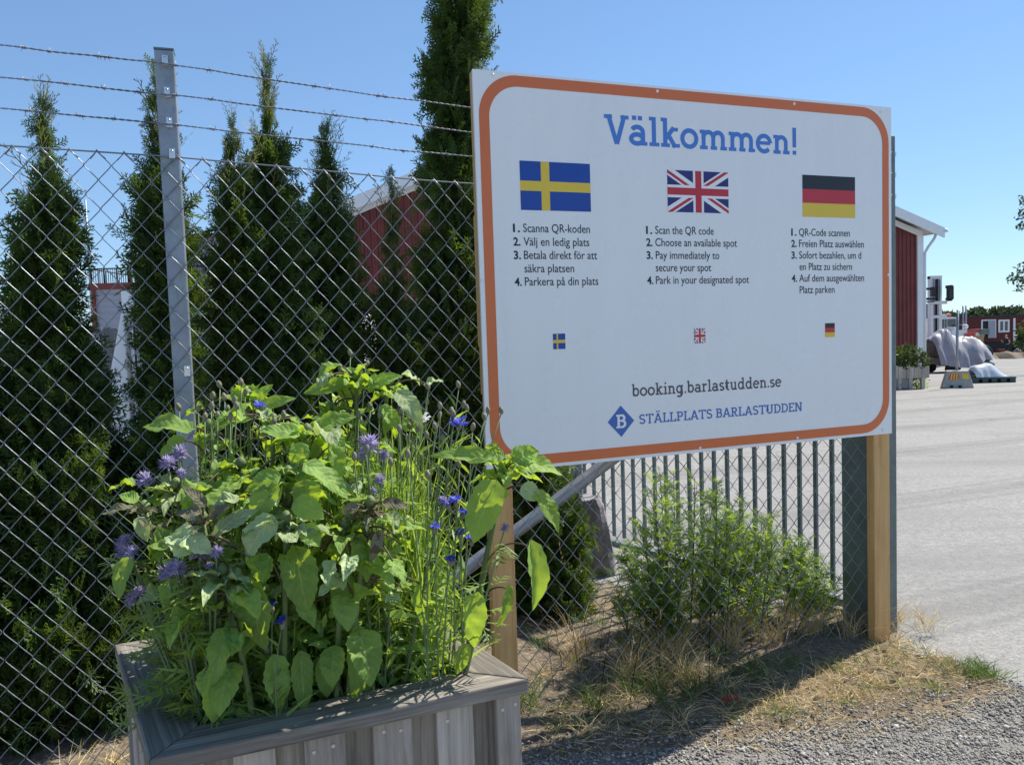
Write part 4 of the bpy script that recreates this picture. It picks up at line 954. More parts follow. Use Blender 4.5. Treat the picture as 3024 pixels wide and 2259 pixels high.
s.tuft(9, .6, .05); s.crown(5, .04, 'wilt', up=.35); s.px((290, 1098), (216, 1112), 34, 1.47, .97, mat='wilt', face=(0, -.5, .9), wav=.4); s.px((295, 1080), (258, 1068), 36, 1.47, .97); s.px((300, 1120), (318, 1170), 36, 1.47, .9, mat='sunleaf_pale'); s.px((278, 1210), (256, 1295), 52, 1.45, .6, face=(-.2, -.9, .4)); s.px((392, 1325), (440, 1352), 56, 1.45, .35)
s = Sunflower((1092, 1000), 1.60, 985, 'tall sunflower leaning over the sign corner and its wooden post', 10, lean=1, r=.0082); SF.append(s)
s.crown(9, .07, up=.75, wid=.7); s.px((1120, 1000), (1214, 1026), 62, 1.56, .96, face=(.2, -.5, .85), wav=.3); s.px((1110, 990), (1165, 975), 60, 1.57, .97, face=(.1, -.75, .6)); s.px((1085, 985), (1042, 985), 46, 1.56, .97, face=(0, -.7, .7)); s.px((1062, 978), (1070, 955), 40, 1.57, .98, face=(0, -1, .2))
s.px((1058, 988), (928, 985), 44, 1.60, .9, face=(0, -.75, .65), wav=.35); s.px((1068, 1048), (1022, 1172), 96, 1.53, .9, face=(-.35, -.9, .2), fold=.1); s.px((1085, 1050), (1075, 1085), 50, 1.58, .92); s.px((1160, 1065), (1206, 1150), 52, 1.54, .88, face=(.5, -.7, .5), fold=.3); s.px((1130, 1050), (1165, 1080), 48, 1.54, .9, mat='sunleaf_pale')
s.px((1146, 1178), (1150, 1318), 60, 1.53, .62, face=(.55, -.8, .1), fold=.75); s.px((1098, 1268), (1072, 1358), 36, 1.54, .45, face=(.7, -.7, .2)); s.px((1032, 1288), (1024, 1398), 68, 1.52, .35); s.px((1010, 1395), (985, 1455), 42, 1.54, .1)
s = Sunflower((618, 1118), 1.44, 614, 'sunflower with large shaded hanging leaves at the planter front', 11); SF.append(s)
s.crown(7, .08, 'sunleaf_pale', up=.3); s.px((640, 1190), (664, 1322), 94, yf(650) - .02, .75, face=(.1, -.9, .4)); s.px((590, 1422), (600, 1530), 72, yf(590) - .02, .2); s.px((648, 1415), (654, 1538), 58, yf(650) - .02, .25); s.px((585, 1120), (530, 1205), 76, 1.42, .9, mat='sunleaf_pale', wav=.4); s.px((655, 1140), (690, 1180), 60, 1.42, .9); s.px((575, 1200), (560, 1262), 64, 1.43, .7)
s = Sunflower((715, 995), 1.66, 700, 'sunflower half hidden behind the bright crown, cupped leaves', 12); SF.append(s)
s.crown(7, .075, up=.5); s.along(7, .2, .95, .105)
s = Sunflower((520, 1000), 1.62, 540, 'sunflower among thin stems beside the purple blooms, leaves half shaded', 13); SF.append(s)
s.crown(7, .07, up=.5); s.along(7, .2, .95, .105)
s = Sunflower((480, 1230), 1.42, 560, 'short leafy sunflower at the front of the planter, pale top leaves', 14); SF.append(s)
s.crown(6, .075, 'sunleaf_pale', up=.3); s.along(6, .2, .9, .10)

for k_, (px_, py_, Y_, bx_, lab_) in enumerate([
 (590, 905, 1.72, 590, 'sunflower between the upright curled leaves and the bright crown'), (715, 880, 1.78, 715, 'sunflower just below the tallest one, broad dull leaves'),
 (560, 1075, 1.52, 560, 'sunflower behind the pale curled leaves, cupped dark leaves'),
 (380, 1045, 1.58, 440, 'sunflower under the purple pair of blooms, folded leaves'),
 (745, 1130, 1.50, 720, 'sunflower right behind the dark wilted crown, wide flat leaves')]):
    s = Sunflower((px_, py_), Y_, bx_, lab_, 20 + k_); s.crown(7, .072, 'sunleaf' if k_ % 3 else 'sunleaf_pale', up=.45); s.along(5, .35, .95, .095)

# =================================================================== THIN PLANTS: array tools
def blades(P, D, L, W, bend, g, seg=3):
    n = len(P); D = D / np.linalg.norm(D, axis=1)[:, None]
    rv = g.normal(size=(n, 3)); lat = np.cross(D, rv); lat /= np.linalg.norm(lat, axis=1)[:, None]
    ts = np.linspace(0, 1, seg + 1); V = np.zeros((n, seg + 1, 2, 3))
    for i, t_ in enumerate(ts):
        c = P + D * (L * t_)[:, None] + bend * (L * t_ * t_)[:, None]; w = (W * max(.08, (1 - t_ ** 1.7)) * (0.6 + .9 * min(1, t_ * 3) if t_ < .34 else 1) * .5)[:, None]
        V[:, i, 0] = c - lat * w; V[:, i, 1] = c + lat * w
    q = np.array([[2 * i, 2 * i + 1, 2 * i + 3, 2 * i + 2] for i in range(seg)])
    Q = (q[None] + (np.arange(n) * 2 * (seg + 1))[:, None, None]).reshape(-1, 4)
    return V.reshape(-1, 3), Q, seg
def make_spray(kind, g):
    segs = []
    if kind == 'thuja':
        segs.append((0, 0, 0, .5, .05, .042)); segs.append((0, .5, .02, 1.0, .042, .018))
        for i, t_ in enumerate(np.linspace(.10, .88, 11)):
            sg = 1 if i % 2 else -1; a = R_(g.uniform(32, 48)); L = .46 * (1 - t_ * .72) * g.uniform(.8, 1.2) * (0.6 if t_ < .15 else 1); x1, y1 = sg * L * math.sin(a), t_ + L * math.cos(a)
            segs.append((0, t_, x1, y1, .042, .022))
            for u, s2 in ((.45, -sg), (.62, sg)):
                if L < .16: continue
                xb, yb = x1 * u, t_ + (y1 - t_) * u; a2 = a * sg + s2 * R_(38); l2 = L * .38
                segs.append((xb, yb, xb + l2 * math.sin(a2), yb + l2 * math.cos(a2), .036, .018))
    elif kind == 'shoot':
        segs.append((0, 0, .01, .5, .022, .018)); segs.append((.01, .5, 0, 1.0, .018, .008))
        for i, t_ in enumerate(np.linspace(.25, .9, 7)):
            sg = 1 if i % 2 else -1; a = R_(g.uniform(25, 42)); L = .30 * (1 - t_ * .6) * g.uniform(.7, 1.2); x1, y1 = sg * L * math.sin(a), t_ + L * math.cos(a)
            segs.append((0, t_, x1, y1, .02, .012)); xb, yb = x1 * .55, t_ + (y1 - t_) * .55; a2 = a * sg - sg * R_(35); l2 = L * .45
            segs.append((xb, yb, xb + l2 * math.sin(a2), yb + l2 * math.cos(a2), .018, .010))
    elif kind == 'lobed':
        segs.append((0, 0, 0, .55, .025, .04)); segs.append((0, .55, 0, 1.0, .07, .01))
        for i, t_ in enumerate((.28, .28, .48, .48, .64, .64)):
            sg = 1 if i % 2 else -1; a = R_(g.uniform(35, 52)); L = (.48, .48, .44, .44, .32, .32)[i] * g.uniform(.85, 1.15)
            x1, y1 = sg * L * math.sin(a), t_ + L * math.cos(a); xm, ym = x1 * .45, t_ + (y1 - t_) * .45
            segs.append((0, t_, xm, ym, .03, .062)); segs.append((xm, ym, x1, y1, .062, .01))
    V = []; Q = []
    for x0, y0, x1, y1, w0, w1 in segs:
        d = np.array([x1 - x0, y1 - y0]); d /= np.linalg.norm(d) + 1e-9; nx, ny = -d[1], d[0]; b = len(V)
        for x, y, w in ((x0, y0, w0), (x1, y1, w1)):
            for sg in (-1, 1): X, Yv = x + sg * nx * w * .5, y + sg * ny * w * .5; V.append((X, Yv, -.13 * Yv * Yv - .10 * abs(X) + .04 * math.sin(X * 17)))
        Q.append((b, b + 2, b + 3, b + 1))
    return np.array(V), np.array(Q)
def sprays(tpl, P, D, N, L):
    n = len(P); D = D / np.linalg.norm(D, axis=1)[:, None]; N = N - D * (N * D).sum(1)[:, None]; N /= np.linalg.norm(N, axis=1)[:, None]; A = np.cross(D, N)
    V, Q = tpl; W = P[:, None, :] + L[:, None, None] * (V[None, :, 0, None] * A[:, None] + V[None, :, 1, None] * D[:, None] + V[None, :, 2, None] * N[:, None])
    return W.reshape(-1, 3), (Q[None] + (np.arange(n) * len(V))[:, None, None]).reshape(-1, 4), len(Q)
def merge(parts):
    V, Q, b = [], [], 0
    for v, q in parts: V.append(v); Q.append(q + b); b += len(v)
    return np.concatenate(V), np.concatenate(Q)

# cornflowers: thin stems with buds and blooms
def bloom(mb, c, ax, r, g, mi=0):
    ax = nrm(ax)
    for k in range(13):
        ph = k * 2.4; o_ = nrm(np.cross(ax, V3(math.cos(ph), math.sin(ph), .31))); side = np.cross(ax, o_); up_ = g.uniform(.15, .75); L = r * g.uniform(.8, 1.15)
        p0 = c; p1 = c + (o_ + ax * up_) * L * .6; w = r * .22
        tips = [c + (o_ * 1.0 + ax * up_ * .9) * L + side * w * s_ * 1.3 for s_ in (-1, 0, 1)]
        mb.add([p0, p1 - side * w * .7, p1 + side * w * .7, tips[0], tips[1], tips[2]], [(0, 1, 2), (1, 3, 4), (1, 4, 2), (2, 4, 5)], None, mi)
CF = [
 ('cornflower with a close bunch of pale stems right of the fence post', [(442, 905), (456, 882), (470, 902), (498, 905), (512, 880), (485, 862)], 1.66, 485, []),
 ('cornflower with pale straight stems between two sunflower crowns', [(590, 915), (612, 900), (575, 935), (630, 925)], 1.70, 605, []),
 ('cornflower with slim green stems under the tallest sunflower', [(730, 905), (752, 890), (775, 900), (800, 880), (820, 900)], 1.76, 775, []),
 ('cornflower with crowded thin stems beside the faded phacelia heads', [(862, 930), (880, 950), (900, 930), (922, 945), (940, 925), (955, 950)], 1.68, 905, []),
 ('budding cornflower nearest the steel fence post, thin pale stems', [(387, 883), (428, 886), (459, 859)], 1.70, 440, []),
 ('budding cornflower rising against the steel fence post base', [(475, 835), (491, 886), (505, 868)], 1.72, 490, []),
 ('budding cornflower beside the upright curled sunflower leaves', [(521, 830), (529, 851), (548, 905)], 1.74, 525, [((562, 888), .014)]),
 ('budding cornflower behind the tallest sunflower', [(757, 766), (735, 800), (790, 790)], 1.86, 760, []),
 ('cornflower with tall buds by the long drooping pale leaf', [(871, 875), (864, 892), (890, 912)], 1.74, 870, []),
 ('cornflower with single high bud beside the sign edge', [(925, 839), (948, 901), (922, 872)], 1.78, 915, []),
 ('cornflower with one wide open blue bloom by the sign', [(951, 881), (974, 892), (980, 897)], 1.72, 960, [((990, 928), .021)]),
 ('cornflower with the topmost bud between bloom and sign', [(991, 835), (1000, 878), (1008, 886)], 1.76, 985, []),
 ('cornflower leaning across the orange sign border', [(1083, 891), (1054, 891), (1046, 904)], 1.76, 1010, []),
 ('cornflower with small blue blooms beside the wooden sign post', [(1020, 927), (992, 1007)], 1.60, 985, [((970, 1100), .013), ((985, 1092), .013), ((1018, 1176), .013), ((994, 1163), .013), ((998, 1118), .011)]),
 ('cornflower with two round buds in the middle of the planter', [(765, 991), (844, 1002), (790, 975)], 1.54, 800, []),
 ('cornflower with one low blue bloom amid grassy leaves', [(925, 1030), (880, 985)], 1.55, 930, [((974, 1220), .012), ((940, 1150), .010)]),
 ('low cornflower with pale blue blooms behind the hanging leaves', [(560, 1180), (650, 1060)], 1.46, 600, [((608, 1355), .012), ((579, 1406), .013), ((588, 1318), .008)]),
 ('cornflower with a white bloom behind the long pale leaf', [(905, 905), (885, 925)], 1.78, 900, [((912, 918), -.018)]),
]
gq = np.random.default_rng(11); leafV = []; 
for lab, buds, Y, bx, blooms in CF:
    base = inside(atk(bx, 1480, Y)); r = thing('cornflower', base, lab, 'cornflower', 'cornflowers in the wooden planter')
    st = MB(); P_, D_, L_, B_ = [], [], [], []
    tops = [(atk(*b, Y + gq.uniform(-.03, .03)), None) for b in buds] + [(atk(*b, Y + gq.uniform(-.05, .0)), rr) for b, rr in blooms]
    for tp, rr in tops:
        bs = base + V3(gq.uniform(-.03, .03), gq.uniform(-.03, .03), 0); mid = bs * .45 + tp * .55; mid[:2] = bs[:2] * .55 + tp[:2] * .45 + gq.normal(0, .012, 2)
        c = bez(bs, mid, tp, 9); st.tube(c, np.linspace(.0024, .0013, 9), 5)
        for _ in range(9):
            t_ = gq.uniform(.15, .93); a = np.array([np.interp(t_ * 8, range(9), c[:, k]) for k in range(3)])
            P_.append(a); ph = gq.uniform(0, 6.28); D_.append([math.cos(ph) * .5, math.sin(ph) * .5, gq.uniform(.4, 1.1)]); L_.append(gq.uniform(.05, .11) * (1.1 - t_ * .6)); B_.append([math.cos(ph) * .3, math.sin(ph) * .3, -.15])
    st.build('stem', M['cornstem'], r)
    v, q, sg = blades(np.array(P_), np.array(D_), np.array(L_), gq.uniform(.004, .0075, len(P_)), np.array(B_), gq); npmesh('foliage', v, quads=q, mats=M['cornleaf'], parent=r, attr=np.repeat(gq.uniform(.75, 1.3, len(P_)), sg), smooth=True)
    for tp, rr in tops:
        mb = MB()
        if rr is None or abs(rr) > .0:
            mb.lathe(tp, [(.002, -.004), (.0052, .001), (.0060, .006), (.0045, .011), (.0022, .0145), (.001, .015)], 8, 0, nrm(V3(gq.normal(0, .2), gq.normal(0, .2), 1)))
            bo = mb.build('bud', M['bud'], r)
        if rr is not None:
            mb = MB(); bloom(mb, tp + V3(0, 0, .011), V3(gq.normal(0, .2), -.25, 1), abs(rr), gq); bloom(mb, tp + V3(0, 0, .013), V3(gq.normal(0, .3), -.2, 1), abs(rr) * .7, gq)
            mb.build('flower', M['white_petal'] if rr < 0 else M['blue_petal'], r)

# phacelia: fuzzy purple heads on ferny stems
FERN = make_spray('lobed', np.random.default_rng(4))
PH = [
 ('purple fuzzy phacelia with two heads highest beside the fence post', [(362, 1000, 34), (388, 978, 36)], 1.58, 420),
 ('purple fuzzy phacelia with one round head below the highest pair', [(313, 1036, 36), (392, 1022, 22)], 1.55, 400),
 ('phacelia with a clustered purple head hanging outside the mesh side rim', [(268, 1170, 34), (282, 1192, 32), (262, 1192, 26)], 1.50, 395),
 ('phacelia with one pale purple head low over the rim corner', [(290, 1290, 36), (300, 1278, 26)], 1.46, 385),
 ('phacelia with a wide blue purple head beside pale curled leaves', [(362, 1236, 40), (378, 1226, 36), (392, 1230, 26)], 1.42, 410),
 ('phacelia with shaded purple head under the brown wilted leaf', [(430, 1190, 40), (448, 1196, 32), (468, 1192, 28), (452, 1222, 18)], 1.43, 450),
 ('phacelia with a single small starry head low by the rim', [(396, 1352, 24)], 1.44, 415),
 ('phacelia with a dusky round head behind the bright yellow green crown', [(797, 960, 46), (782, 985, 24), (830, 985, 28)], 1.62, 790),
 ('phacelia with a coiled budding head against the wooden sign post', [(1090, 1140, 22)], 1.55, 1000),
 ('phacelia with small faded heads beside the dark wilted crown', [(820, 1035, 26), (805, 1060, 18), (955, 1080, 20)], 1.56, 850),
]
for lab, heads, Y, bx in PH:
    base = inside(atk(bx, 1480, Y)); r = thing('phacelia', base, lab, 'phacelia', 'purple phacelia in the wooden planter'); st = MB(); P_, D_, N_, L_ = [], [], [], []
    for hx, hy, hd in heads:
        tp = atk(hx, hy, Y + gq.uniform(-.03, .02)); mid = base * .5 + tp * .5 + V3(0, 0, .06); mid[:2] = base[:2] * .4 + tp[:2] * .6
        c = bez(base, mid, tp, 9); st.tube(c, np.linspace(.0036, .0018, 9), 6)
        for _ in range(12):
            t_ = gq.uniform(.2, .95); P_.append([np.interp(t_ * 8, range(9), c[:, k]) for k in range(3)]); ph = gq.uniform(0, 6.28); D_.append([math.cos(ph), math.sin(ph), gq.uniform(-.3, .6)]); N_.append([0, 0, 1]); L_.append(gq.uniform(.05, .10))
        rad = hd * K * Y / F_PX / 2 * 1.12; mb = MB(); n_ = 110
        for k in range(n_):
            z = 1 - 1.7 * k / n_; ph = k * 2.4; d = nrm(V3(math.cos(ph) * math.sqrt(max(0, 1 - z * z)), math.sin(ph) * math.sqrt(max(0, 1 - z * z)), z) + gq.normal(0, .12, 3))
            a = nrm(np.cross(d, V3(.3, .2, 1))); b = np.cross(d, a); L = rad * gq.uniform(.7, 1.25); w = rad * .13
            mb.add([tp + d * rad * .15, tp + d * L * .72 - a * w, tp + d * L * .8 + a * w, tp + d * L], [(0, 1, 2), (1, 3, 2)])
            if k % 2: mb.add([tp + d * L * .6 - b * w * .25, tp + d * L * .6 + b * w * .25, tp + d * L * 1.28], [(0, 1, 2)])
        mb.lathe(tp, [(rad * .2, -rad * .4), (rad * .45, 0), (rad * .3, rad * .4)], 7)
        mb.build('flower', M['purple_petal'], r)
    st.build('stem', M['cornstem'], r)
    v, q, sg = sprays(FERN, np.array(P_), np.array(D_, float), np.array(N_, float) + gq.normal(0, .3, (len(P_), 3)), np.array(L_)); npmesh('foliage', v, quads=q, mats=M['cornleaf'], parent=r, attr=np.repeat(gq.uniform(.6, 1.0, len(P_)), sg))

# leafy undergrowth filling the planter
def soilpt(n, lo=.13, hi=.87):
    ab = gq.uniform(lo, hi, (n, 2)); return pFL[None] + (pFR - pFL)[None] * ab[:, :1] + (pBL - pFL)[None] * ab[:, 1:] + V3(0, 0, .69)[None], ab
parts = []; tints = []
def lower(P, hmax): P = P.copy(); P[:, 2] += gq.uniform(0, 1, len(P)) * hmax; return P
P, ab = soilpt(4300); ab[:, 1] = .30 + ab[:, 1] * .66; ab[:, 0] = .24 + ab[:, 0] * .74; P = pFL[None] + (pFR - pFL)[None] * ab[:, :1] + (pBL - pFL)[None] * ab[:, 1:] + V3(0, 0, .69)[None]; H = .34 + .10 * np.sin(ab[:, 0] * 5) + .04 * gq.normal(size=len(P)); H *= .72 + .28 * ab[:, 1]
D = np.column_stack([gq.normal(0, .16, len(P)), gq.normal(0, .16, len(P)), np.ones(len(P))]); Bn = np.column_stack([gq.normal(0, .16, len(P)), gq.normal(0, .16, len(P)), np.full(len(P), -.05)])
v, q, sg = blades(P, D, H * gq.uniform(.5, 1.15, len(P)), gq.uniform(.004, .008, len(P)), Bn, gq, 4); parts.append((v, q)); tints.append(np.repeat(gq.uniform(.7, 1.3, len(P)), sg))
P, ab = soilpt(1500); ab[:, 0] = .22 + ab[:, 0] * .7; ab[:, 1] = .18 + ab[:, 1] * .55; P = pFL[None] + (pFR - pFL)[None] * ab[:, :1] + (pBL - pFL)[None] * ab[:, 1:] + V3(0, 0, .69)[None]
D = np.column_stack([gq.normal(0, .15, len(P)), gq.normal(0, .15, len(P)), np.ones(len(P))]); P[:, 2] += gq.uniform(.05, .30, len(P))
v, q, sg = blades(P, D, gq.uniform(.12, .28, len(P)), gq.uniform(.003, .006, len(P)), gq.normal(0, .14, (len(P), 3)), gq, 4); parts.append((v, q)); tints.append(np.repeat(gq.uniform(.8, 1.3, len(P)), sg))
P, ab = soilpt(2600); ab[:, 0] = .48 + ab[:, 0] * .48; ab[:, 1] = .30 + ab[:, 1] * .62; P = pFL[None] + (pFR - pFL)[None] * ab[:, :1] + (pBL - pFL)[None] * ab[:, 1:] + V3(0, 0, .69)[None]
D = np.column_stack([gq.normal(0, .13, len(P)), gq.normal(0, .13, len(P)), np.ones(len(P))]); P[:, 2] += gq.uniform(0, .28, len(P))
v, q, sg = blades(P, D, gq.uniform(.16, .36, len(P)), gq.uniform(.0035, .0065, len(P)), gq.normal(0, .10, (len(P), 3)), gq, 4); parts.append((v, q)); tints.append(np.repeat(gq.uniform(.8, 1.35, len(P)), sg))
P, ab = soilpt(3600, .18, .9); P[:, 2] += gq.uniform(.02, .40, len(P)) * (.55 + .45 * ab[:, 1])
D = gq.normal(size=(len(P), 3)); D[:, 2] = np.abs(D[:, 2]) * .8 + .1; Bn = gq.normal(0, .15, (len(P), 3)); Bn[:, 2] = -.3
v, q, sg = blades(P, D, gq.uniform(.035, .085, len(P)), gq.uniform(.006, .016, len(P)), Bn, gq, 3); parts.append((v, q)); tints.append(np.repeat(gq.uniform(.7, 1.25, len(P)), sg))
right = ab[:, 0] > .35
v, q = merge(parts); o = npmesh('undergrowth', v, quads=q, mats=M['cornleaf'], kind='stuff', attr=np.concatenate(tints), smooth=True)
tag(o, 'tangle of narrow bright green leaves filling the wooden planter', 'undergrowth')
n_ = 190; P, ab = soilpt(n_); P = np.array([pp(gq.uniform(.02, .35), gq.uniform(.15, .75), .72 + gq.uniform(0, .16)) for _ in range(n_)])
v, q, sg = sprays(FERN, P, gq.normal(size=(n_, 3)) * [1, 1, .4] + [-.35, -.25, .25], gq.normal(0, .35, (n_, 3)) + [0, -.3, 1], gq.uniform(.04, .085, n_))
o = npmesh('fern_foliage', v, quads=q, mats=M['cornleaf'], kind='stuff', attr=np.repeat(gq.uniform(.5, .9, n_), sg)); tag(o, 'ferny feathery foliage spilling over the planter corner', 'foliage')

# =================================================================== THUJAS
gt = np.random.default_rng(21)
TPL = [make_spray('thuja', gt) for _ in range(4)]; SHT = [make_spray('shoot', gt) for _ in range(3)]
def thuja(label, tip, axisx, Y, prof, n, seed, leader=1.0, zt=None, tone=1.0):
    """prof: (disp y, half width in disp px)"""
    g = np.random.default_rng(seed); u = upp(Y) * K
    P0 = atk(axisx, 1500, Y); base = V3(P0[0], Y, -.02); top = atk(*tip, Y) if zt is None else V3(atk(axisx, 500, Y)[0], Y, zt)
    xb = atk(axisx, 1400, Y)[0]; base[0] = top[0] * .5 + xb * .5
    zz = np.array([atk(axisx, y, Y)[2] for y, _ in prof]); rr = np.array([w * u for _, w in prof]); o_ = np.argsort(zz); zz, rr = zz[o_], rr[o_]
    ztip = top[2]; lo = .05
    rad = lambda z: np.interp(z, np.concatenate([[lo], zz, [ztip]]), np.concatenate([[rr[0] * .85], rr, [.004]]))
    t = thing('thuja', base, label, 'thuja', 'thuja trees behind the chain link fence')
    tr = MB(); zs = np.linspace(0, ztip * .94, 9); tr.tube([base + (top - base) * (z / ztip) + V3(.012 * math.sin(z * 4), .01 * math.cos(z * 5), 0) for z in zs], np.linspace(.032, .003, 9), 7); tr.build('trunk', M['bark'], t)
    # boughs: each carries a fan of sprays, so that the crown clumps and leaves gaps
    zs = np.linspace(lo, ztip - .06, 400); wgt = rad(zs) + .02; cdf = np.cumsum(wgt) / wgt.sum(); nb = int(n * 1.3) // 15; zb = np.interp((np.arange(nb) + g.uniform(size=nb)) / nb, cdf, zs); pb = g.uniform(0, 2 * math.pi, nb)
    lb = np.array([mnoise.fractal(Vector((math.cos(p) * 1.5, math.sin(p) * 1.5, q * 3.5 + seed)), 1, 2, 3) for p, q in zip(pb, zb)])
    Rb = np.maximum(rad(zb) * (1 + .26 * lb) * g.uniform(.86, 1.10, nb), .012)
    bi = np.repeat(np.arange(nb), 15); n = len(bi); tb = g.uniform(.30, 1.0, n) ** .75; ph = pb[bi] + g.normal(0, .24, n) * (1.1 - .4 * tb); R = Rb[bi]; lump = lb[bi]
    z = zb[bi] - (1 - tb) * R * 1.1 + g.normal(0, .022, n); z = np.clip(z, lo * .5, ztip - .02); out = np.column_stack([np.cos(ph), np.sin(ph), np.zeros(n)])
    L = np.clip(g.normal(.118, .03, n), .06, .19) * np.clip(R / .11, .5, 1.05)
    ctr = base[None] + (top - base)[None] * (z / ztip)[:, None]; ctr[:, 2] = z
    P = ctr + out * np.clip(R * tb - L * .45, 0, 9)[:, None] + g.normal(0, .008, (n, 3))
    D = out * (g.uniform(.35, .9, n))[:, None] + np.column_stack([g.normal(0, .28, n), g.normal(0, .28, n), g.uniform(.5, 1.3, n) * np.where(z > ztip - .5, 1.5, 1.0)])
    droop = g.uniform(size=n) < .22; D[droop, 2] *= -.3
    tang = np.column_stack([-np.sin(ph), np.cos(ph), np.zeros(n)]); N = tang * g.normal(0, .8, n)[:, None] + out * g.normal(.5, .6, n)[:, None] + g.normal(0, .25, (n, 3))
    parts = []; tin = []; w = g.integers(0, 4, n); tl = np.clip(g.normal(1.0, .24, n) + .22 * lump, .35, 1.8) * tone
    for k in range(4):
        v, q, sg = sprays(TPL[k], P[w == k], D[w == k], N[w == k], L[w == k]); parts.append((v, q)); tin.append(np.repeat(tl[w == k], sg))
    # closed inner core, its tint darkened to stand in for crown shade
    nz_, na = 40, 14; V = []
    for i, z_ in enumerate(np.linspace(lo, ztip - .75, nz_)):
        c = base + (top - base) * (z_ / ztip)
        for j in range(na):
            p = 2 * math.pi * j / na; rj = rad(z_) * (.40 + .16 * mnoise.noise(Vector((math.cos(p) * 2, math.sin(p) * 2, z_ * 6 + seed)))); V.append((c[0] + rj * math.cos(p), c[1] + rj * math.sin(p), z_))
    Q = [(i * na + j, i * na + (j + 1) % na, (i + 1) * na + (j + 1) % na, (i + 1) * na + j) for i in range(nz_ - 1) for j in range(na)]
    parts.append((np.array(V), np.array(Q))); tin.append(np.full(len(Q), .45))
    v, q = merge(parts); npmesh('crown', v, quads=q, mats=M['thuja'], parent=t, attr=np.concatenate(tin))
    if leader > 0:                                   # young open shoots near the tip
        m_ = int(46 * leader); zf = g.uniform(0, 1, m_) ** 1.3; z = ztip - .03 - zf * .75 * leader; ph = g.uniform(0, 6.28, m_); out = np.column_stack([np.cos(ph), np.sin(ph), np.zeros(m_)])
        ctr = base[None] + (top - base)[None] * (z / ztip)[:, None]; ctr[:, 2] = z
        L = np.clip(g.normal(.17, .04, m_), .08, .26) * (1 - .35 * (zf < .2)); P = ctr + out * (rad(z) * .35)[:, None]; P[:, 2] -= L * .35
        D = out * g.uniform(.12, .65, m_)[:, None] + [0, 0, 1]; N = g.normal(size=(m_, 3)); parts = []; tin = []; w = g.integers(0, 3, m_)
        for k in range(3):
            v, q, sg = sprays(SHT[k], P[w == k], D[w == k], N[w == k], L[w == k]); parts.append((v, q)); tin.append(np.repeat(g.uniform(.7, 1.2, (w == k).sum()), sg))
        v, q = merge(parts); npmesh('shoots', v, quads=q, mats=M['thuja_young'], parent=t, attr=np.concatenate(tin))
thuja('thuja with bushy open tip standing apart beside the caravan', (90, 182), 104, 3.1, [(300, 14), (360, 24), (420, 48), (500, 62), (600, 70), (700, 82), (800, 98), (900, 120), (1000, 146), (1200, 180), (1500, 215)], 4300, 31, 1.25)
thuja('thuja right behind the steel fence post', (338, 140), 358, 3.3, [(230, 20), (350, 36), (450, 62), (540, 68), (620, 74), (720, 70), (800, 70), (900, 78), (1000, 112), (1200, 130), (1500, 150)], 3900, 32, .5)
thuja('thuja with a tall bare twiggy tip between post and red hall', (571, 110), 585, 3.75, [(200, 12), (270, 26), (340, 44), (420, 62), (500, 76), (600, 98), (700, 112), (800, 120), (1000, 130), (1500, 140)], 4000, 33, 1.2)
thuja('low slim thuja pressed against the taller twiggy one', (500, 240), 512, 3.6, [(330, 16), (400, 36), (460, 48), (550, 58), (700, 72), (900, 84), (1500, 100)], 2500, 34, .9)
thuja('small pointed thuja in front of the roof edge of the red hall', (703, 238), 715, 3.95, [(320, 16), (400, 34), (480, 46), (560, 60), (650, 74), (750, 92), (900, 112), (1500, 120)], 3300, 35, 1.0)
thuja('thinnest young thuja in front of the red hall wall', (842, 362), 848, 4.05, [(430, 12), (500, 20), (560, 24), (640, 34), (700, 54), (770, 96), (950, 128), (1500, 135)], 2300, 36, 1.0)
thuja('tallest dark thuja column rising above the sign corner', (985, -180), 975, 4.35, [(-120, 40), (-40, 62), (60, 72), (160, 78), (300, 80), (420, 84), (540, 92), (660, 104), (780, 120), (900, 130), (1500, 140)], 5600, 37, 0)
thuja('short bright thuja beside the boulder under the sign', (1160, 900), 1168, 4.15, [(960, 60), (1040, 76), (1120, 90), (1200, 104), (1300, 116), (1450, 122)], 2600, 38, .4, tone=1.25)
thuja('broad thuja whose rounded top stays below the top mesh wire', (-130, 480), -120, 2.95, [(560, 30), (700, 70), (850, 110), (1000, 140), (1200, 165), (1500, 190)], 2600, 39, .6)

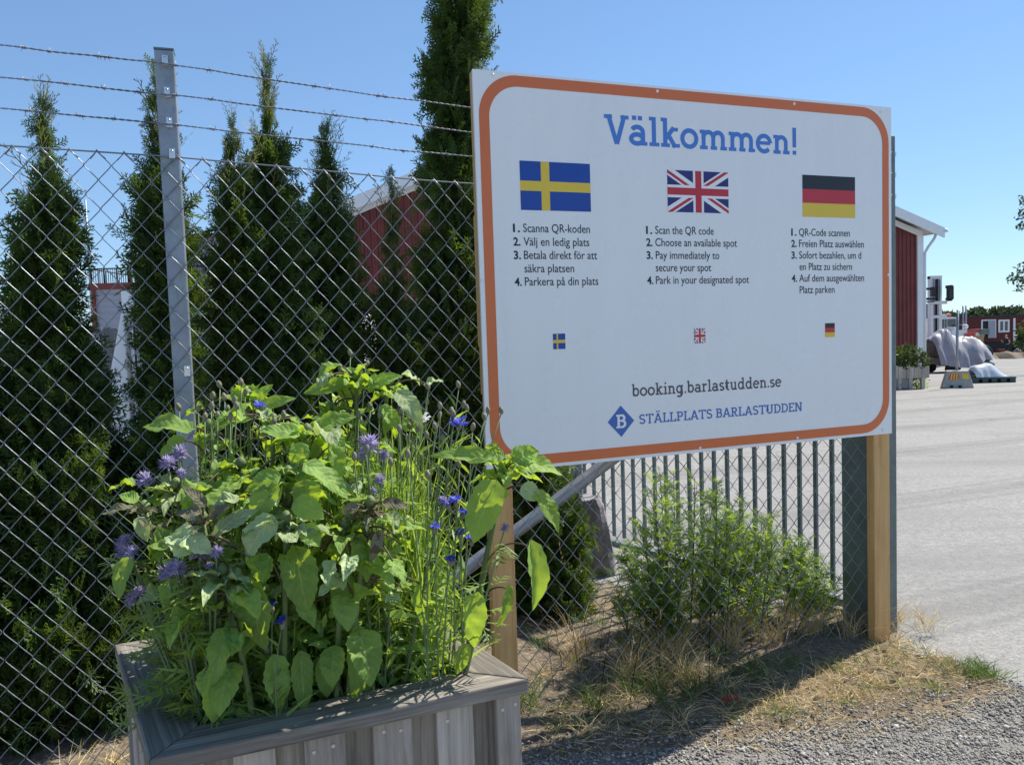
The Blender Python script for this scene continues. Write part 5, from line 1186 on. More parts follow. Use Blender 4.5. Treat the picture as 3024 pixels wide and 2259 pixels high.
# =================================================================== BOULDER, MUGWORT, GRASS
def boulder():
    c = gptk(1292, 1245); Y = c[1] + .12; u = upp(Y) * K; t = []
    out = [(1246, 1262), (1243, 1180), (1240, 1110), (1250, 1073), (1290, 1068), (1306, 1085), (1318, 1130), (1332, 1190), (1338, 1262)]
    ptsF = [atk(x, y, Y) for x, y in out]; n_ = 9; rows = 7; V = []; cx = sum(p[0] for p in ptsF) / n_
    ring = 18; mb = MB(); zs = np.linspace(-.06, ptsF[3][2], 12)
    xl = lambda z: np.interp(z, [ptsF[0][2], ptsF[1][2], ptsF[2][2], ptsF[3][2]], [ptsF[0][0], ptsF[1][0], ptsF[2][0], ptsF[3][0]])
    xr = lambda z: np.interp(z, [ptsF[8][2], ptsF[7][2], ptsF[6][2], ptsF[5][2], ptsF[4][2]], [ptsF[8][0], ptsF[7][0], ptsF[6][0], ptsF[5][0], ptsF[4][0]])
    for z in zs:
        a, b = xl(z), xr(z); m_ = (a + b) / 2; h = (b - a) / 2
        for k in range(ring):
            p = 2 * math.pi * k / ring; sq = 1 / max(abs(math.cos(p)), abs(math.sin(p))) ** .55; nz_ = 1 + .10 * mnoise.fractal(Vector((math.cos(p) * 2.2, math.sin(p) * 2.2, z * 7)), 1, 2, 4)
            V.append((m_ + h * .86 * sq * math.cos(p) * nz_, Y + .12 * sq * math.sin(p) * nz_, z + .02 * mnoise.noise(Vector((p * 2, z * 5, 1)))))
    Fs = [(i * ring + k, i * ring + (k + 1) % ring, (i + 1) * ring + (k + 1) % ring, (i + 1) * ring + k) for i in range(len(zs) - 1) for k in range(ring)] + [tuple((len(zs) - 1) * ring + k for k in range(ring))]
    mb.add(V, Fs); o = mb.build('boulder', M['rock']); tag(o, 'upright grey granite boulder behind the fence beside the gate', 'boulder')
boulder()
LOB = [make_spray('lobed', gt) for _ in range(3)]
MW = [(1412, 1042, 1445), (1455, 1026, 1470), (1500, 1032, 1490), (1440, 1100, 1440), (1542, 1062, 1520), (1575, 1085, 1560), (1380, 1130, 1420), (1340, 1200, 1400), (1600, 1135, 1580), (1645, 1128, 1600), (1668, 1165, 1640), (1705, 1205, 1650), (1745, 1222, 1690), (1770, 1290, 1720), (1620, 1200, 1590), (1530, 1160, 1510), (1480, 1180, 1460), (1365, 1240, 1400), (1560, 1230, 1540), (1395, 1330, 1400), (1450, 1320, 1450), (1520, 1335, 1520), (1650, 1330, 1650), (1340, 1300, 1370), (1755, 1340, 1740), (1430, 1250, 1430), (1795, 1335, 1765), (1778, 1262, 1738), (1738, 1185, 1690), (1600, 1085, 1570), (1572, 1105, 1560), (1604, 1165, 1588), (1425, 1020, 1452), (1548, 1045, 1530), (1660, 1120, 1625)]
for k, (tx, ty, bx) in enumerate(MW):
    d = -(.12 + .42 * ((k * 37) % 10) / 10); s1, z1 = fpx(tx * K, ty * K, d); s0, _ = fpx(bx * K, 1400 * K, d); base = fpt(s0, 0.01, d); top = fpt(s1, z1, d)
    t = thing('mugwort', base, ('tall ' if ty < 1110 else 'short ' if ty > 1290 else 'middling ') + 'leafy mugwort stalk ' + ('beside the boulder' if tx < 1400 else 'by the steel gate post' if tx > 1640 else 'in the clump before the gate bars'), 'weed', 'mugwort stalks behind the fence')
    c = bez(base, base * .5 + top * .5 + V3(gt.normal(0, .02), 0, .08), top, 9); st = MB(); st.tube(c, np.linspace(.0048, .0016, 9), 5)
    P_, D_, N_, L_ = [], [], [], []
    for j in range(10):                                # side shoots
        t_ = .14 + .74 * j / 10; a = np.array([np.interp(t_ * 8, range(9), c[:, i]) for i in range(3)]); ph = j * 2.4 + k; Ls = .20 * (1.05 - t_) + .06
        b = a + V3(math.cos(ph), math.sin(ph), 0) * Ls * .40 + V3(0, 0, Ls * .95); sc_ = bez(a, a * .4 + b * .6 - V3(0, 0, .02), b, 5); st.tube(sc_, np.linspace(.002, .0009, 5), 4)
        for _ in range(9):
            f_ = gt.uniform(.1, 1.05); P_.append([np.interp(min(f_, 1) * 4, range(5), sc_[:, i]) for i in range(3)]); p2 = gt.uniform(0, 6.28); D_.append([math.cos(p2) * .75, math.sin(p2) * .75, gt.uniform(.2, 1.1)]); N_.append([-math.cos(p2) * .5, -math.sin(p2) * .5, 1]); L_.append(gt.uniform(.045, .085))
    for _ in range(26):
        f_ = gt.uniform(.04, 1.02); P_.append([np.interp(min(f_, 1) * 8, range(9), c[:, i]) for i in range(3)]); p2 = gt.uniform(0, 6.28); D_.append([math.cos(p2) * .7, math.sin(p2) * .7, gt.uniform(.2, 1.2)]); N_.append([-math.cos(p2) * .5, -math.sin(p2) * .5, 1]); L_.append(gt.uniform(.07, .125) * (1.15 - .5 * f_))
    st.build('stem', M['mugstem'], t); P_, D_, N_, L_ = map(np.array, (P_, D_, N_, L_)); w = gt.integers(0, 3, len(P_)); parts = []; tin = []
    for i in range(3):
        v, q, sg = sprays(LOB[i], P_[w == i], D_[w == i].astype(float), N_[w == i] + gt.normal(0, .3, ((w == i).sum(), 3)), L_[w == i]); parts.append((v, q)); tin.append(np.repeat(gt.uniform(.7, 1.35, (w == i).sum()), sg))
    v, q = merge(parts); npmesh('foliage', v, quads=q, mats=M['mugwort'], parent=t, attr=np.concatenate(tin))

def scatter(poly, n, g):
    poly = np.asarray(poly)[:, :2]; lo, hi = poly.min(0), poly.max(0); P = g.uniform(lo, hi, (n * 4 + 60, 2)); P = P[poly_sd(P, poly) > 0][:n]; return np.column_stack([P, np.full(len(P), .018)])
def grass(name, groups, mat, label, cat, g):
    parts = []; tin = []
    for poly, n, L0, L1, W0, W1, upz, bendz, clump in groups:
        P = scatter(poly, n, g)
        if clump:
            c = P[:max(1, n // clump)]; idx = g.integers(0, len(c), len(P)); P = c[idx] + np.column_stack([g.normal(0, .022, (len(P), 2)), np.zeros(len(P))])
        n_ = len(P); ph = g.uniform(0, 6.28, n_); hz = g.uniform(.1, 1, n_); D = np.column_stack([np.cos(ph) * hz, np.sin(ph) * hz, np.full(n_, upz) * g.uniform(.5, 1.4, n_)]); Bn = np.column_stack([np.cos(ph) * .35, np.sin(ph) * .35, np.full(n_, bendz)])
        v, q, sg = blades(P, D, g.uniform(L0, L1, n_), g.uniform(W0, W1, n_), Bn, g, 3); v[:, 2] = np.maximum(v[:, 2], .006); parts.append((v, q)); tin.append(np.repeat(np.clip(g.normal(1, .28, n_), .35, 1.7), sg))
    v, q = merge(parts); o = npmesh(name, v, quads=q, mats=mat, kind='stuff', attr=np.concatenate(tin), smooth=True); tag(o, label, cat)
gg = np.random.default_rng(9)
fq = lambda s0, s1, d0, d1: [fpt(s0, 0, d0), fpt(s1, 0, d0), fpt(s1, 0, d1), fpt(s0, 0, d1)]
mound = [gptk(*p) for p in [(1700, 1500), (1770, 1440), (1860, 1420), (1935, 1385), (2000, 1408), (2085, 1448), (2165, 1486), (2050, 1502), (1900, 1526), (1760, 1555), (1560, 1590), (1540, 1550)]]
front = [gptk(*p) for p in [(1150, 1560), (1300, 1480), (1560, 1440), (1720, 1430), (1690, 1525), (1480, 1590), (1200, 1640)]]
fringe = [gptk(*p) for p in [(1500, 1600), (1760, 1560), (1960, 1530), (2170, 1480), (2190, 1510), (2000, 1580), (1800, 1615), (1560, 1640)]]
tuft = [gptk(*p) for p in [(2068, 1440), (2110, 1445), (2168, 1472), (2150, 1490), (2090, 1468)]]
grass('dry_grass', [(mound, 2200, .03, .10, .0010, .0022, .10, -.1, 0), (mound, 500, .03, .08, .0011, .0022, .7, -.1, 25), (fringe, 420, .03, .09, .0009, .0020, .06, -.05, 0), (fq(.35, 1.95, -.35, .12), 1500, .10, .34, .0012, .0026, 1.6, -.25, 60), (front, 420, .05, .16, .0012, .0024, .8, -.25, 20), (front, 1200, .03, .09, .0015, .003, .15, -.1, 0), (fq(-2.5, 2.0, -1.2, -.05), 1800, .04, .16, .0015, .003, .5, -.2, 40), (fq(1.9, 2.25, -.2, .12), 500, .06, .2, .0012, .0025, 1.3, -.25, 20)], M['grass_dry'], 'straw coloured dry grass along the fence foot', 'dry grass', gg)
grass('green_grass', [(front, 420, .04, .13, .0013, .0026, 1.0, -.3, 20), (fq(.1, 1.2, -.05, .3), 600, .06, .22, .0015, .003, 1.2, -.3, 40), (tuft, 420, .04, .09, .0015, .003, 1.2, -.2, 12), (mound, 420, .04, .10, .0013, .0026, .9, -.2, 18), (fq(-2.6, 1.2, -1.4, -.1), 900, .05, .16, .0015, .003, 1.1, -.3, 30)], M['grass_green'], 'green grass tufts in front of the fence', 'grass', gg)
# single tall dry stalks with seed heads
for k in range(16):
    s0 = gg.uniform(.25, 1.65); d0 = gg.uniform(-.2, .25); b = fpt(s0, .01, d0); H = gg.uniform(.28, .62); tp = b + V3(gg.normal(0, .06), gg.normal(0, .05), H); t = thing('grass_stalk', b, 'tall dry grass stalk with seed head at the fence foot', 'grass stalk', 'dry grass stalks at the fence')
    c = bez(b, b * .5 + tp * .5 + V3(0, 0, .08), tp, 7); m_ = MB(); m_.tube(c, np.linspace(.0013, .0007, 7), 4); m_.build('stem', M['grass_dry'], t)
    n_ = 16; P = np.array([c[-1] - (c[-1] - c[-2]) * gg.uniform(0, 1.3) for _ in range(n_)]); v, q, sg = blades(P, gg.normal(0, .5, (n_, 3)) + [0, 0, 1.2], gg.uniform(.008, .02, n_), gg.uniform(.002, .004, n_), np.zeros((n_, 3)), gg, 2); npmesh('seed_head', v, quads=q, mats=M['grass_dry'], parent=t, attr=np.ones(n_ * sg))
# fallen dry leaves, and the red loop
lf = MB()
for k in range(420):
    poly = front if k < 290 else mound
    P = scatter(poly, 3, gg)[0] + V3(0, 0, .006); ph = gg.uniform(0, 6.28); L = gg.uniform(.012, .04); leaf(lf, P, P + V3(math.cos(ph), math.sin(ph), gg.uniform(-.1, .3)) * L, L * .5, V3(gg.normal(0, .4), gg.normal(0, .4), 1), bow=.1, seed=k, nt=4)
o = lf.build('fallen_leaves', M['wilt'], kind='stuff'); tag(o, 'small dry fallen leaves littering the ground before the fence', 'fallen leaves')
c = gptk(1578, 1522); m_ = MB(); a = np.linspace(0, 2 * math.pi, 28); m_.tube([c + V3(.034 * math.cos(t_), .020 * math.sin(t_) + .004 * math.sin(3 * t_), .03 + .008 * math.sin(2 * t_)) for t_ in a], .0032, 6)
m_.tube([c + V3(.034 * math.cos(t_) + .004, .022 * math.sin(t_), .022 + .006 * math.cos(2 * t_)) for t_ in a], .0028, 6)
o = m_.build('plastic_strap', M['red_plastic']); tag(o, 'small red plastic strap loop lying in the shaded grass', 'strap')
# =================================================================== FAR SIDE OF THE YARD (right)
zr = lambda x, y: (2640 + x / 4.13, 780 + y / 4.13)
zl = lambda x, y: (x / 3.004, 700 + y / 3.004)
def R3(x, y, Y): return at(*zr(x, y), Y)
def L3(x, y, Y): return at(*zl(x, y), Y)
EX, EY, EZ = V3(1, 0, 0), V3(0, 1, 0), V3(0, 0, 1)
def frame(yaw): return V3(math.cos(yaw), math.sin(yaw), 0), V3(-math.sin(yaw), math.cos(yaw), 0)
gb = np.random.default_rng(77)

# concrete barrier with a steel pole
def barrier():
    c = gpt(*zr(770, 1512)); Y = c[1] + .25; u = upp(Y); z0 = gz(Y); P0 = V3(at(*zr(768, 1500), Y)[0], Y, z0); a, b = frame(R_(-24))
    t = thing('concrete_barrier', P0, 'pale concrete barrier foot with striped stickers beneath a thin steel pole', 'barrier')
    hw, hd, tw, td, h = .40, .34, .27, .22, .50; m_ = MB()
    V = [P0 + a * sx_ * hw + b * sy * hd for sx_, sy in ((-1, -1), (1, -1), (1, 1), (-1, 1))] + [P0 + a * sx_ * tw + b * sy * td + EZ * h for sx_, sy in ((-1, -1), (1, -1), (1, 1), (-1, 1))]
    m_.add(V, [(3, 2, 1, 0), (4, 5, 6, 7), (0, 1, 5, 4), (1, 2, 6, 5), (2, 3, 7, 6), (3, 0, 4, 7)]); m_.build('block', M['concrete'], t, .02)
    fpos = lambda s_, h_: P0 + a * (hw + (tw - hw) * h_ / h) * s_ - b * (hd + (td - hd) * h_ / h) + EZ * h_ - b * .012
    m_ = MB(); n_ = 7
    for k in range(n_):
        s0, s1 = -.72 + k * .108, -.72 + (k + 1) * .108; m_.add([fpos(s0, .25), fpos(s1, .25), fpos(s1 + .05, .42), fpos(s0 + .05, .42)], [(0, 1, 2, 3)], None, k % 2)
    m_.build('striped_sticker', [M['sticker_red'], M['sticker_yellow']], t)
    rpos = lambda s_, h_: P0 + b * (hd + (td - hd) * h_ / h) * s_ + a * (hw + (tw - hw) * h_ / h) + EZ * h_ + a * .012
    m_ = MB(); m_.add([fpos(.35, .27), fpos(.85, .27), fpos(.85, .42), fpos(.35, .42)], [(0, 1, 2, 3)]); m_.build('yellow_sticker', M['sticker_yellow'], t)
    for s_ in (-.55, .0):
        m_ = MB(); m_.add([fpos(s_, .005), fpos(s_ + .22, .005), fpos(s_ + .22, .09), fpos(s_, .09)], [(0, 1, 2, 3)]); m_.build('lifting_slot', M['dark'], t)
    tp = at(*zr(778, 560), Y); m_ = MB(); m_.tube([P0 + EZ * (h - .02), V3(tp[0], Y, tp[2])], .035, 10); m_.build('pole', M['galv'], t)
barrier()

# tarpaulin covered heap
def tarp():
    c = gpt(*zr(740, 1330)); Y = c[1] + 1.0; z0 = gz(Y)
    L, Rr = R3(430, 1300, Y), R3(1055, 1300, Y); t = thing('covered_trailer', V3((L[0] + Rr[0]) / 2, Y, z0), 'low trailer load under a crumpled grey tarpaulin behind the barrier', 'trailer')
    prof = [(415, 930), (450, 890), (520, 850), (560, 815), (600, 798), (640, 825), (665, 880), (740, 905), (800, 890), (900, 890), (980, 912), (1020, 940), (1045, 985), (1055, 1060)]
    xs = np.array([R3(x, y, Y)[0] for x, y in prof]); hs = np.array([R3(x, y, Y)[2] for x, y in prof]) - z0
    nx, ny = 70, 40; X = np.linspace(xs[0], xs[-1], nx); V = []; D_ = 1.15
    zlow = lambda x: np.interp(x, [R3(430, 0, Y)[0], R3(600, 0, Y)[0], R3(800, 0, Y)[0], R3(930, 0, Y)[0], R3(1055, 0, Y)[0]], [.38, .26, .20, .55, .50])
    for j in range(ny):
        v = j / (ny - 1) * 2 - 1
        for i, x in enumerate(X):
            h = np.interp(x, xs, hs); p = abs(v) ** 2.6; fold = .04 * math.sin(x * 13 + v * 5) + .16 * abs(mnoise.noise(Vector((x * 3.1 + v, v * 1.6, 4)))) - .13 * abs(mnoise.noise(Vector((x * 5.5 - v * 2, v * 2.2, 7)))) + .07 * abs(math.sin(x * 3.7 - v * 3.0))
            lo = zlow(x); z = z0 + lo + (h - lo) * (1 - p) - (.0 if p < .3 else 0); V.append((x + .06 * mnoise.noise(Vector((x * 3, v * 3, 9))), Y + v * D_ * (.80 + .2 * p) + fold * (1 if v < 0 else -1) * p, z + fold * .6 * (1 - p)))
    Q = [(j * nx + i, j * nx + i + 1, (j + 1) * nx + i + 1, (j + 1) * nx + i) for j in range(ny - 1) for i in range(nx - 1)]
    npmesh('tarpaulin', V, quads=Q, mats=M['tarp'], parent=t, smooth=True)
    m_ = MB(); m_.box(V3((L[0] + Rr[0]) / 2 - .05, Y, z0 + .52), EX, EY, EZ, (Rr[0] - L[0]) / 2 - .12, .75, .14); m_.build('load_bed', M['black_steel'], t)
    for k, (fx, yy) in enumerate(((.22, -.75), (.72, -.75), (.22, .75), (.72, .75))):
        m_ = MB(); x = L[0] + (Rr[0] - L[0]) * fx; m_.lathe(V3(x, Y + yy - .08, z0 + .2), [(.08, -.01), (.2, 0), (.21, .03), (.21, .13), (.2, .16), (.08, .17)], 16, 0, EY); m_.build('wheel', M['dark'], t)
tarp()

# black plastic pallet with film wrapped bag
def pallet():
    c = gpt(*zr(1150, 1452)); Y = c[1] + .45; z0 = gz(Y); L, Rr = R3(915, 1440, Y), R3(1392, 1440, Y); cx = (L[0] + Rr[0]) / 2; w = (Rr[0] - L[0]) / 2; a, b = frame(R_(-8)); P0 = V3(cx, Y, z0)
    t = thing('plastic_pallet', P0, 'dark green plastic pallet lying on the asphalt under a film wrapped sack', 'pallet')
    m_ = MB(); m_.box(P0 + EZ * .165, a, b, EZ, w, .42, .025); m_.build('deck', M['green_plastic'], t)
    for k in range(5):
        m_ = MB(); m_.box(P0 + a * w * (-.86 + k * .43) + EZ * .075, a, b, EZ, w * .13, .40, .066); m_.build('foot_block', M['green_plastic'], t)
    m_ = MB(); m_.box(P0 + EZ * .012, a, b, EZ, w, .40, .01); m_.build('bottom_board', M['green_plastic'], t)
    prof = [(930, 1300), (960, 1240), (1050, 1225), (1130, 1205), (1180, 1215), (1230, 1275), (1300, 1340), (1330, 1380)]
    xs = [R3(x, y, Y)[0] for x, y in prof]; hs = [R3(x, y, Y)[2] - z0 for x, y in prof]; nx, ny = 26, 14; V = []
    for j in range(ny):
        v = j / (ny - 1) * 2 - 1
        for x in np.linspace(xs[0], xs[-1], nx):
            h = np.interp(x, xs, hs); p = abs(v) ** 2.2; n_ = .05 * mnoise.fractal(Vector((x * 6, v * 3, 2)), 1, 2, 4); V.append((x, Y + v * .36 + n_ * p, z0 + .195 + max(0.0, h - .195) * (1 - p) + n_ * .5 * (1 - p) * (h > .25)))
    Q = [(j * nx + i, j * nx + i + 1, (j + 1) * nx + i + 1, (j + 1) * nx + i) for j in range(ny - 1) for i in range(nx - 1)]
    o = npmesh('wrapped_sack', V, quads=Q, mats=M['clear_film']); tag(o, 'slumped clear film wrapped sack lying on the green pallet', 'sack')
    m_ = MB(); q = R3(1165, 1215, Y + .2); m_.box(V3(q[0], Y + .2, q[2] - .02), V3(1, 0, -.5), EY, V3(.5, 0, 1), .10, .1, .07); o = m_.build('metal_box', M['galv_dark']); tag(o, 'small grey metal box perched on top of the wrapped sack', 'box')
pallet()

# second planter beside the hall
def planter2():
    c = gpt(*zr(120, 1530)); Y = c[1] + .1; z0 = gz(Y); u = upp(Y)
    x0, x1 = at(2540, 1100, Y)[0], R3(432, 1300, Y)[0]; zt_, zb_ = R3(300, 1245, Y)[2], R3(300, 1390, Y)[2]; P0 = V3((x0 + x1) / 2, Y + .4, z0)
    t = thing('far_planter', P0, 'grey plank planter on legs beside the white hall corner', 'planter'); n_ = 18; w = (x1 - x0) / n_
    for k in range(n_):
        m_ = MB(); hh = (zt_ - zb_) / 2 + .02 * math.sin(k * 2.2); m_.box(V3(x0 + w * (k + .5), Y + (.012 if k % 2 else 0), (zt_ + zb_) / 2 + .02 * math.sin(k * 2.2)), EZ, EX, EY, hh, w / 2 - .003, .015); m_.build('plank', M['wood_grey'], t)
    for k in range(6):
        m_ = MB(); m_.box(V3(x1 - .015, Y + .1 + k * .14, (zt_ + zb_) / 2), EZ, EY, EX, (zt_ - zb_) / 2, .066, .015); m_.build('plank', M['wood_grey'], t)
    m_ = MB(); m_.wbox(x0, x1, Y + .02, Y + .85, zb_ + .02, zt_ - .08); m_.build('soil', M['soil'], t)
    for x in (x0 + .2, (x0 + x1) / 2 - .2, R3(120, 0, Y)[0] - .12, R3(205, 0, Y)[0], x1 - .17):
        for yy in (.06, .75):
            m_ = MB(); m_.box(V3(x, Y + yy, (z0 + zb_) / 2 + .02), EZ, EX, EY, (zb_ - z0) / 2 + .02, .05, .05); m_.build('leg', M['wood_grey'], t)
    m_ = MB(); m_.wbox(x0, R3(215, 0, Y)[0], Y + .05, Y + .09, z0 + .02, zb_ + .05); m_.build('backing_board', M['wood_grey'], t)
    n_ = 2600; P = np.column_stack([gb.uniform(x0 - .05, x1 + .05, n_), gb.uniform(Y - .05, Y + .8, n_), np.zeros(n_)]); f_ = (P[:, 0] - x0) / (x1 - x0)
    hmax = np.where(P[:, 0] > x1 - .35, .50, .62) + .10 * np.sin(P[:, 0] * 7); P[:, 2] = zt_ - .1 + gb.uniform(0, 1, n_) ** .7 * hmax
    v, q, sg = blades(P, gb.normal(size=(n_, 3)) + [0, 0, .4], gb.uniform(.06, .16, n_), gb.uniform(.03, .07, n_), gb.normal(0, .2, (n_, 3)), gb, 2)
    o = npmesh('planter_foliage', v, quads=q, mats=M['farleaf'], kind='stuff', attr=np.repeat(gb.uniform(.6, 1.25, n_), sg)); tag(o, 'leafy green plants filling the far planter beside the hall', 'plants')
    n_ = 220; c2 = R3(300, 1460, Y + .3); P = c2 + gb.normal(0, .11, (n_, 3)); P[:, 2] = np.maximum(P[:, 2], z0 + .02)
    v, q, sg = blades(P, gb.normal(size=(n_, 3)) + [0, 0, .5], gb.uniform(.05, .12, n_), gb.uniform(.02, .05, n_), gb.normal(0, .2, (n_, 3)), gb, 2); o = npmesh('weed', v, quads=q, mats=M['cornleaf'], attr=np.ones(len(q))); tag(o, 'bushy green weed growing below the far planter', 'weed')
planter2()

# heavy forklift, mast seen from the front
def forklift():
    Y = 40.0; z0 = gz(Y); P0 = V3(R3(510, 900, Y)[0], Y, z0)
    t = thing('forklift', P0, 'heavy white forklift with tall raised mast behind the hall corner', 'forklift')
    X = lambda x: R3(x, 500, Y)[0]; Zf = lambda y: R3(510, y, Y)[2]
    for x0, x1 in ((441, 497), (545, 585)):
        m_ = MB(); m_.wbox(X(x0), X(x1) - .0, Y, Y + .25, z0 + .3, Zf(150)); m_.build('mast_rail', M['white_paint'], t)
    for x0, x1, y in ((476, 494, 180), (547, 560, 190)):
        m_ = MB(); m_.wbox(X(x0), X(x1), Y - .06, Y - .01, z0 + .3, Zf(y)); m_.build('mast_channel', M['galv'], t)
    m_ = MB(); m_.wbox(X(441), X(585), Y - .02, Y + .28, Zf(180), Zf(143)); m_.build('cross_beam', M['white_paint'], t)
    m_ = MB(); m_.wbox(X(510), X(548), Y + .05, Y + .2, z0 + .4, Zf(185)); m_.build('lift_cylinder', M['black_steel'], t)
    m_ = MB(); m_.wbox(X(425), X(610), Y - .3, Y - .1, Zf(492), Zf(455)); m_.build('cross_beam', M['white_paint'], t)
    m_ = MB(); m_.wbox(X(405), X(610), Y - .3, Y - .08, Zf(660), Zf(625)); m_.build('cross_beam', M['white_paint'], t)
    for x0, x1 in ((415, 445), (515, 540)):
        m_ = MB(); m_.wbox(X(x0), X(x1), Y - .28, Y - .1, z0 + .3, Zf(495)); m_.build('inner_rail', M['white_paint'], t)
    for y0, y1, xa, xb in ((318, 292, 330, 442), (440, 412, 330, 442), (467, 453, 330, 430), (305, 272, 580, 650), (450, 420, 580, 650)):
        m_ = MB(); m_.wbox(X(xa), X(xb), Y - .5, Y - .35, Zf(y0), Zf(y1)); m_.build('carriage_bar', M['black_steel'], t)
    for xa, xb, y0, y1 in ((400, 442, 400, 285), (598, 622, 450, 270), (645, 660, 440, 280), (620, 650, 300, 268), (600, 640, 460, 435)):
        m_ = MB(); m_.wbox(X(xa), X(xb), Y - .52, Y - .3, Zf(y0), Zf(y1)); m_.build('carriage_plate', M['black_steel'], t)
    m_ = MB(); m_.wbox(X(395), X(445), Y + .3, Y + 2.6, z0 + .7, Zf(660)); m_.build('body', M['white_paint'], t)
    m_ = MB(); m_.wbox(X(330), X(640), Y + .6, Y + 4.5, z0 + .6, z0 + 1.7); m_.build('chassis', M['black_steel'], t)
    for x in (345, 620):
        for yy in (.4, 3.6):
            m_ = MB(); m_.lathe(V3(X(x) - .2, Y + yy + .5, z0 + .62), [(.3, 0), (.6, .02), (.62, .1), (.62, .35), (.6, .42), (.3, .44)], 18, 0, EX); m_.build('wheel', M['dark'], t)
forklift()

# mobile crane with red and white boom
def crane():
    Y = 43.0; z0 = gz(Y); X = lambda x: R3(x, 700, Y)[0]; Zf = lambda y: R3(800, y, Y)[2]; P0 = V3(X(800), Y, z0)
    t = thing('mobile_crane', P0, 'white mobile crane with red boom behind the tarpaulin heap', 'crane')
    m_ = MB(); m_.add([V3(X(460), Y, Zf(810)), V3(X(770), Y, Zf(810)), V3(X(770), Y, Zf(645)), V3(X(470), Y, Zf(655)), V3(X(460), Y + 2.2, Zf(810)), V3(X(770), Y + 2.2, Zf(810)), V3(X(770), Y + 2.2, Zf(645)), V3(X(470), Y + 2.2, Zf(655))], [(0, 1, 2, 3), (5, 4, 7, 6), (3, 2, 6, 7), (1, 5, 6, 2), (4, 0, 3, 7), (1, 0, 4, 5)]); m_.build('cab', M['white_paint'], t)
    for xa, xb, ya, yb in ((470, 512, 800, 670), (553, 612, 775, 668), (622, 640, 775, 668), (652, 752, 760, 668)):
        m_ = MB(); m_.wbox(X(xa), X(xb), Y - .03, Y - .01, Zf(ya), Zf(yb)); m_.build('window', M['glass'], t)
    m_ = MB(); m_.wbox(X(638), X(720), Y + .3, Y + .8, Zf(640), Zf(605)); lb = m_.build('light_box', M['white_paint'], t)
    for x in (684, 708): m_ = MB(); m_.lathe(V3(X(x), Y + .29, Zf(622)), [(.05, -.01), (.10, 0), (.06, .03)], 10, 0, -EY); m_.build('lamp', M['crane_red'], lb)
    m_ = MB(); m_.wbox(X(640), X(980), Y - .5, Y - .05, Zf(880), Zf(805)); m_.build('boom', M['white_paint'], t)
    for xa, xb, ya, yb in ((830, 975, 842, 800), (790, 925, 882, 846)):
        m_ = MB(); m_.wbox(X(xa), X(xb), Y - .54, Y - .51, Zf(ya), Zf(yb)); m_.build('boom_stripe', M['crane_red'], t)
    m_ = MB(); m_.wbox(X(975), X(1085), Y - .6, Y + .4, Zf(865), Zf(800)); m_.build('boom_head', M['galv_dark'], t)
    m_ = MB(); m_.add([V3(X(940), Y, Zf(985)), V3(X(1080), Y, Zf(1005)), V3(X(1112), Y, Zf(835)), V3(X(955), Y, Zf(870)), V3(X(940), Y + 2, Zf(985)), V3(X(1080), Y + 2, Zf(1005)), V3(X(1112), Y + 2, Zf(835)), V3(X(955), Y + 2, Zf(870))], [(0, 1, 2, 3), (5, 4, 7, 6), (3, 2, 6, 7), (1, 5, 6, 2), (4, 0, 3, 7), (1, 0, 4, 5)]); m_.build('counterweight', M['tan'], t)
    for x in (760, 830):
        m_ = MB(); m_.lathe(V3(X(x), Y - .4, Zf(765)), [(.06, 0), (.13, .02), (.13, .2), (.06, .22)], 14, 0, EY); m_.build('winch_drum', M['white_paint'] if x > 800 else M['dark'], t)
    m_ = MB(); m_.wbox(X(480), X(1060), Y + .2, Y + 2.2, z0 + .7, Zf(880)); m_.build('chassis', M['black_steel'], t)
    for x in (520, 660, 900, 1095):
        m_ = MB(); m_.lathe(V3(X(x), Y - .1, z0 + .53), [(.2, 0), (.5, .02), (.53, .1), (.53, .4), (.5, .45), (.2, .47)], 18, 0, EY); m_.build('wheel', M['dark'], t)
crane()

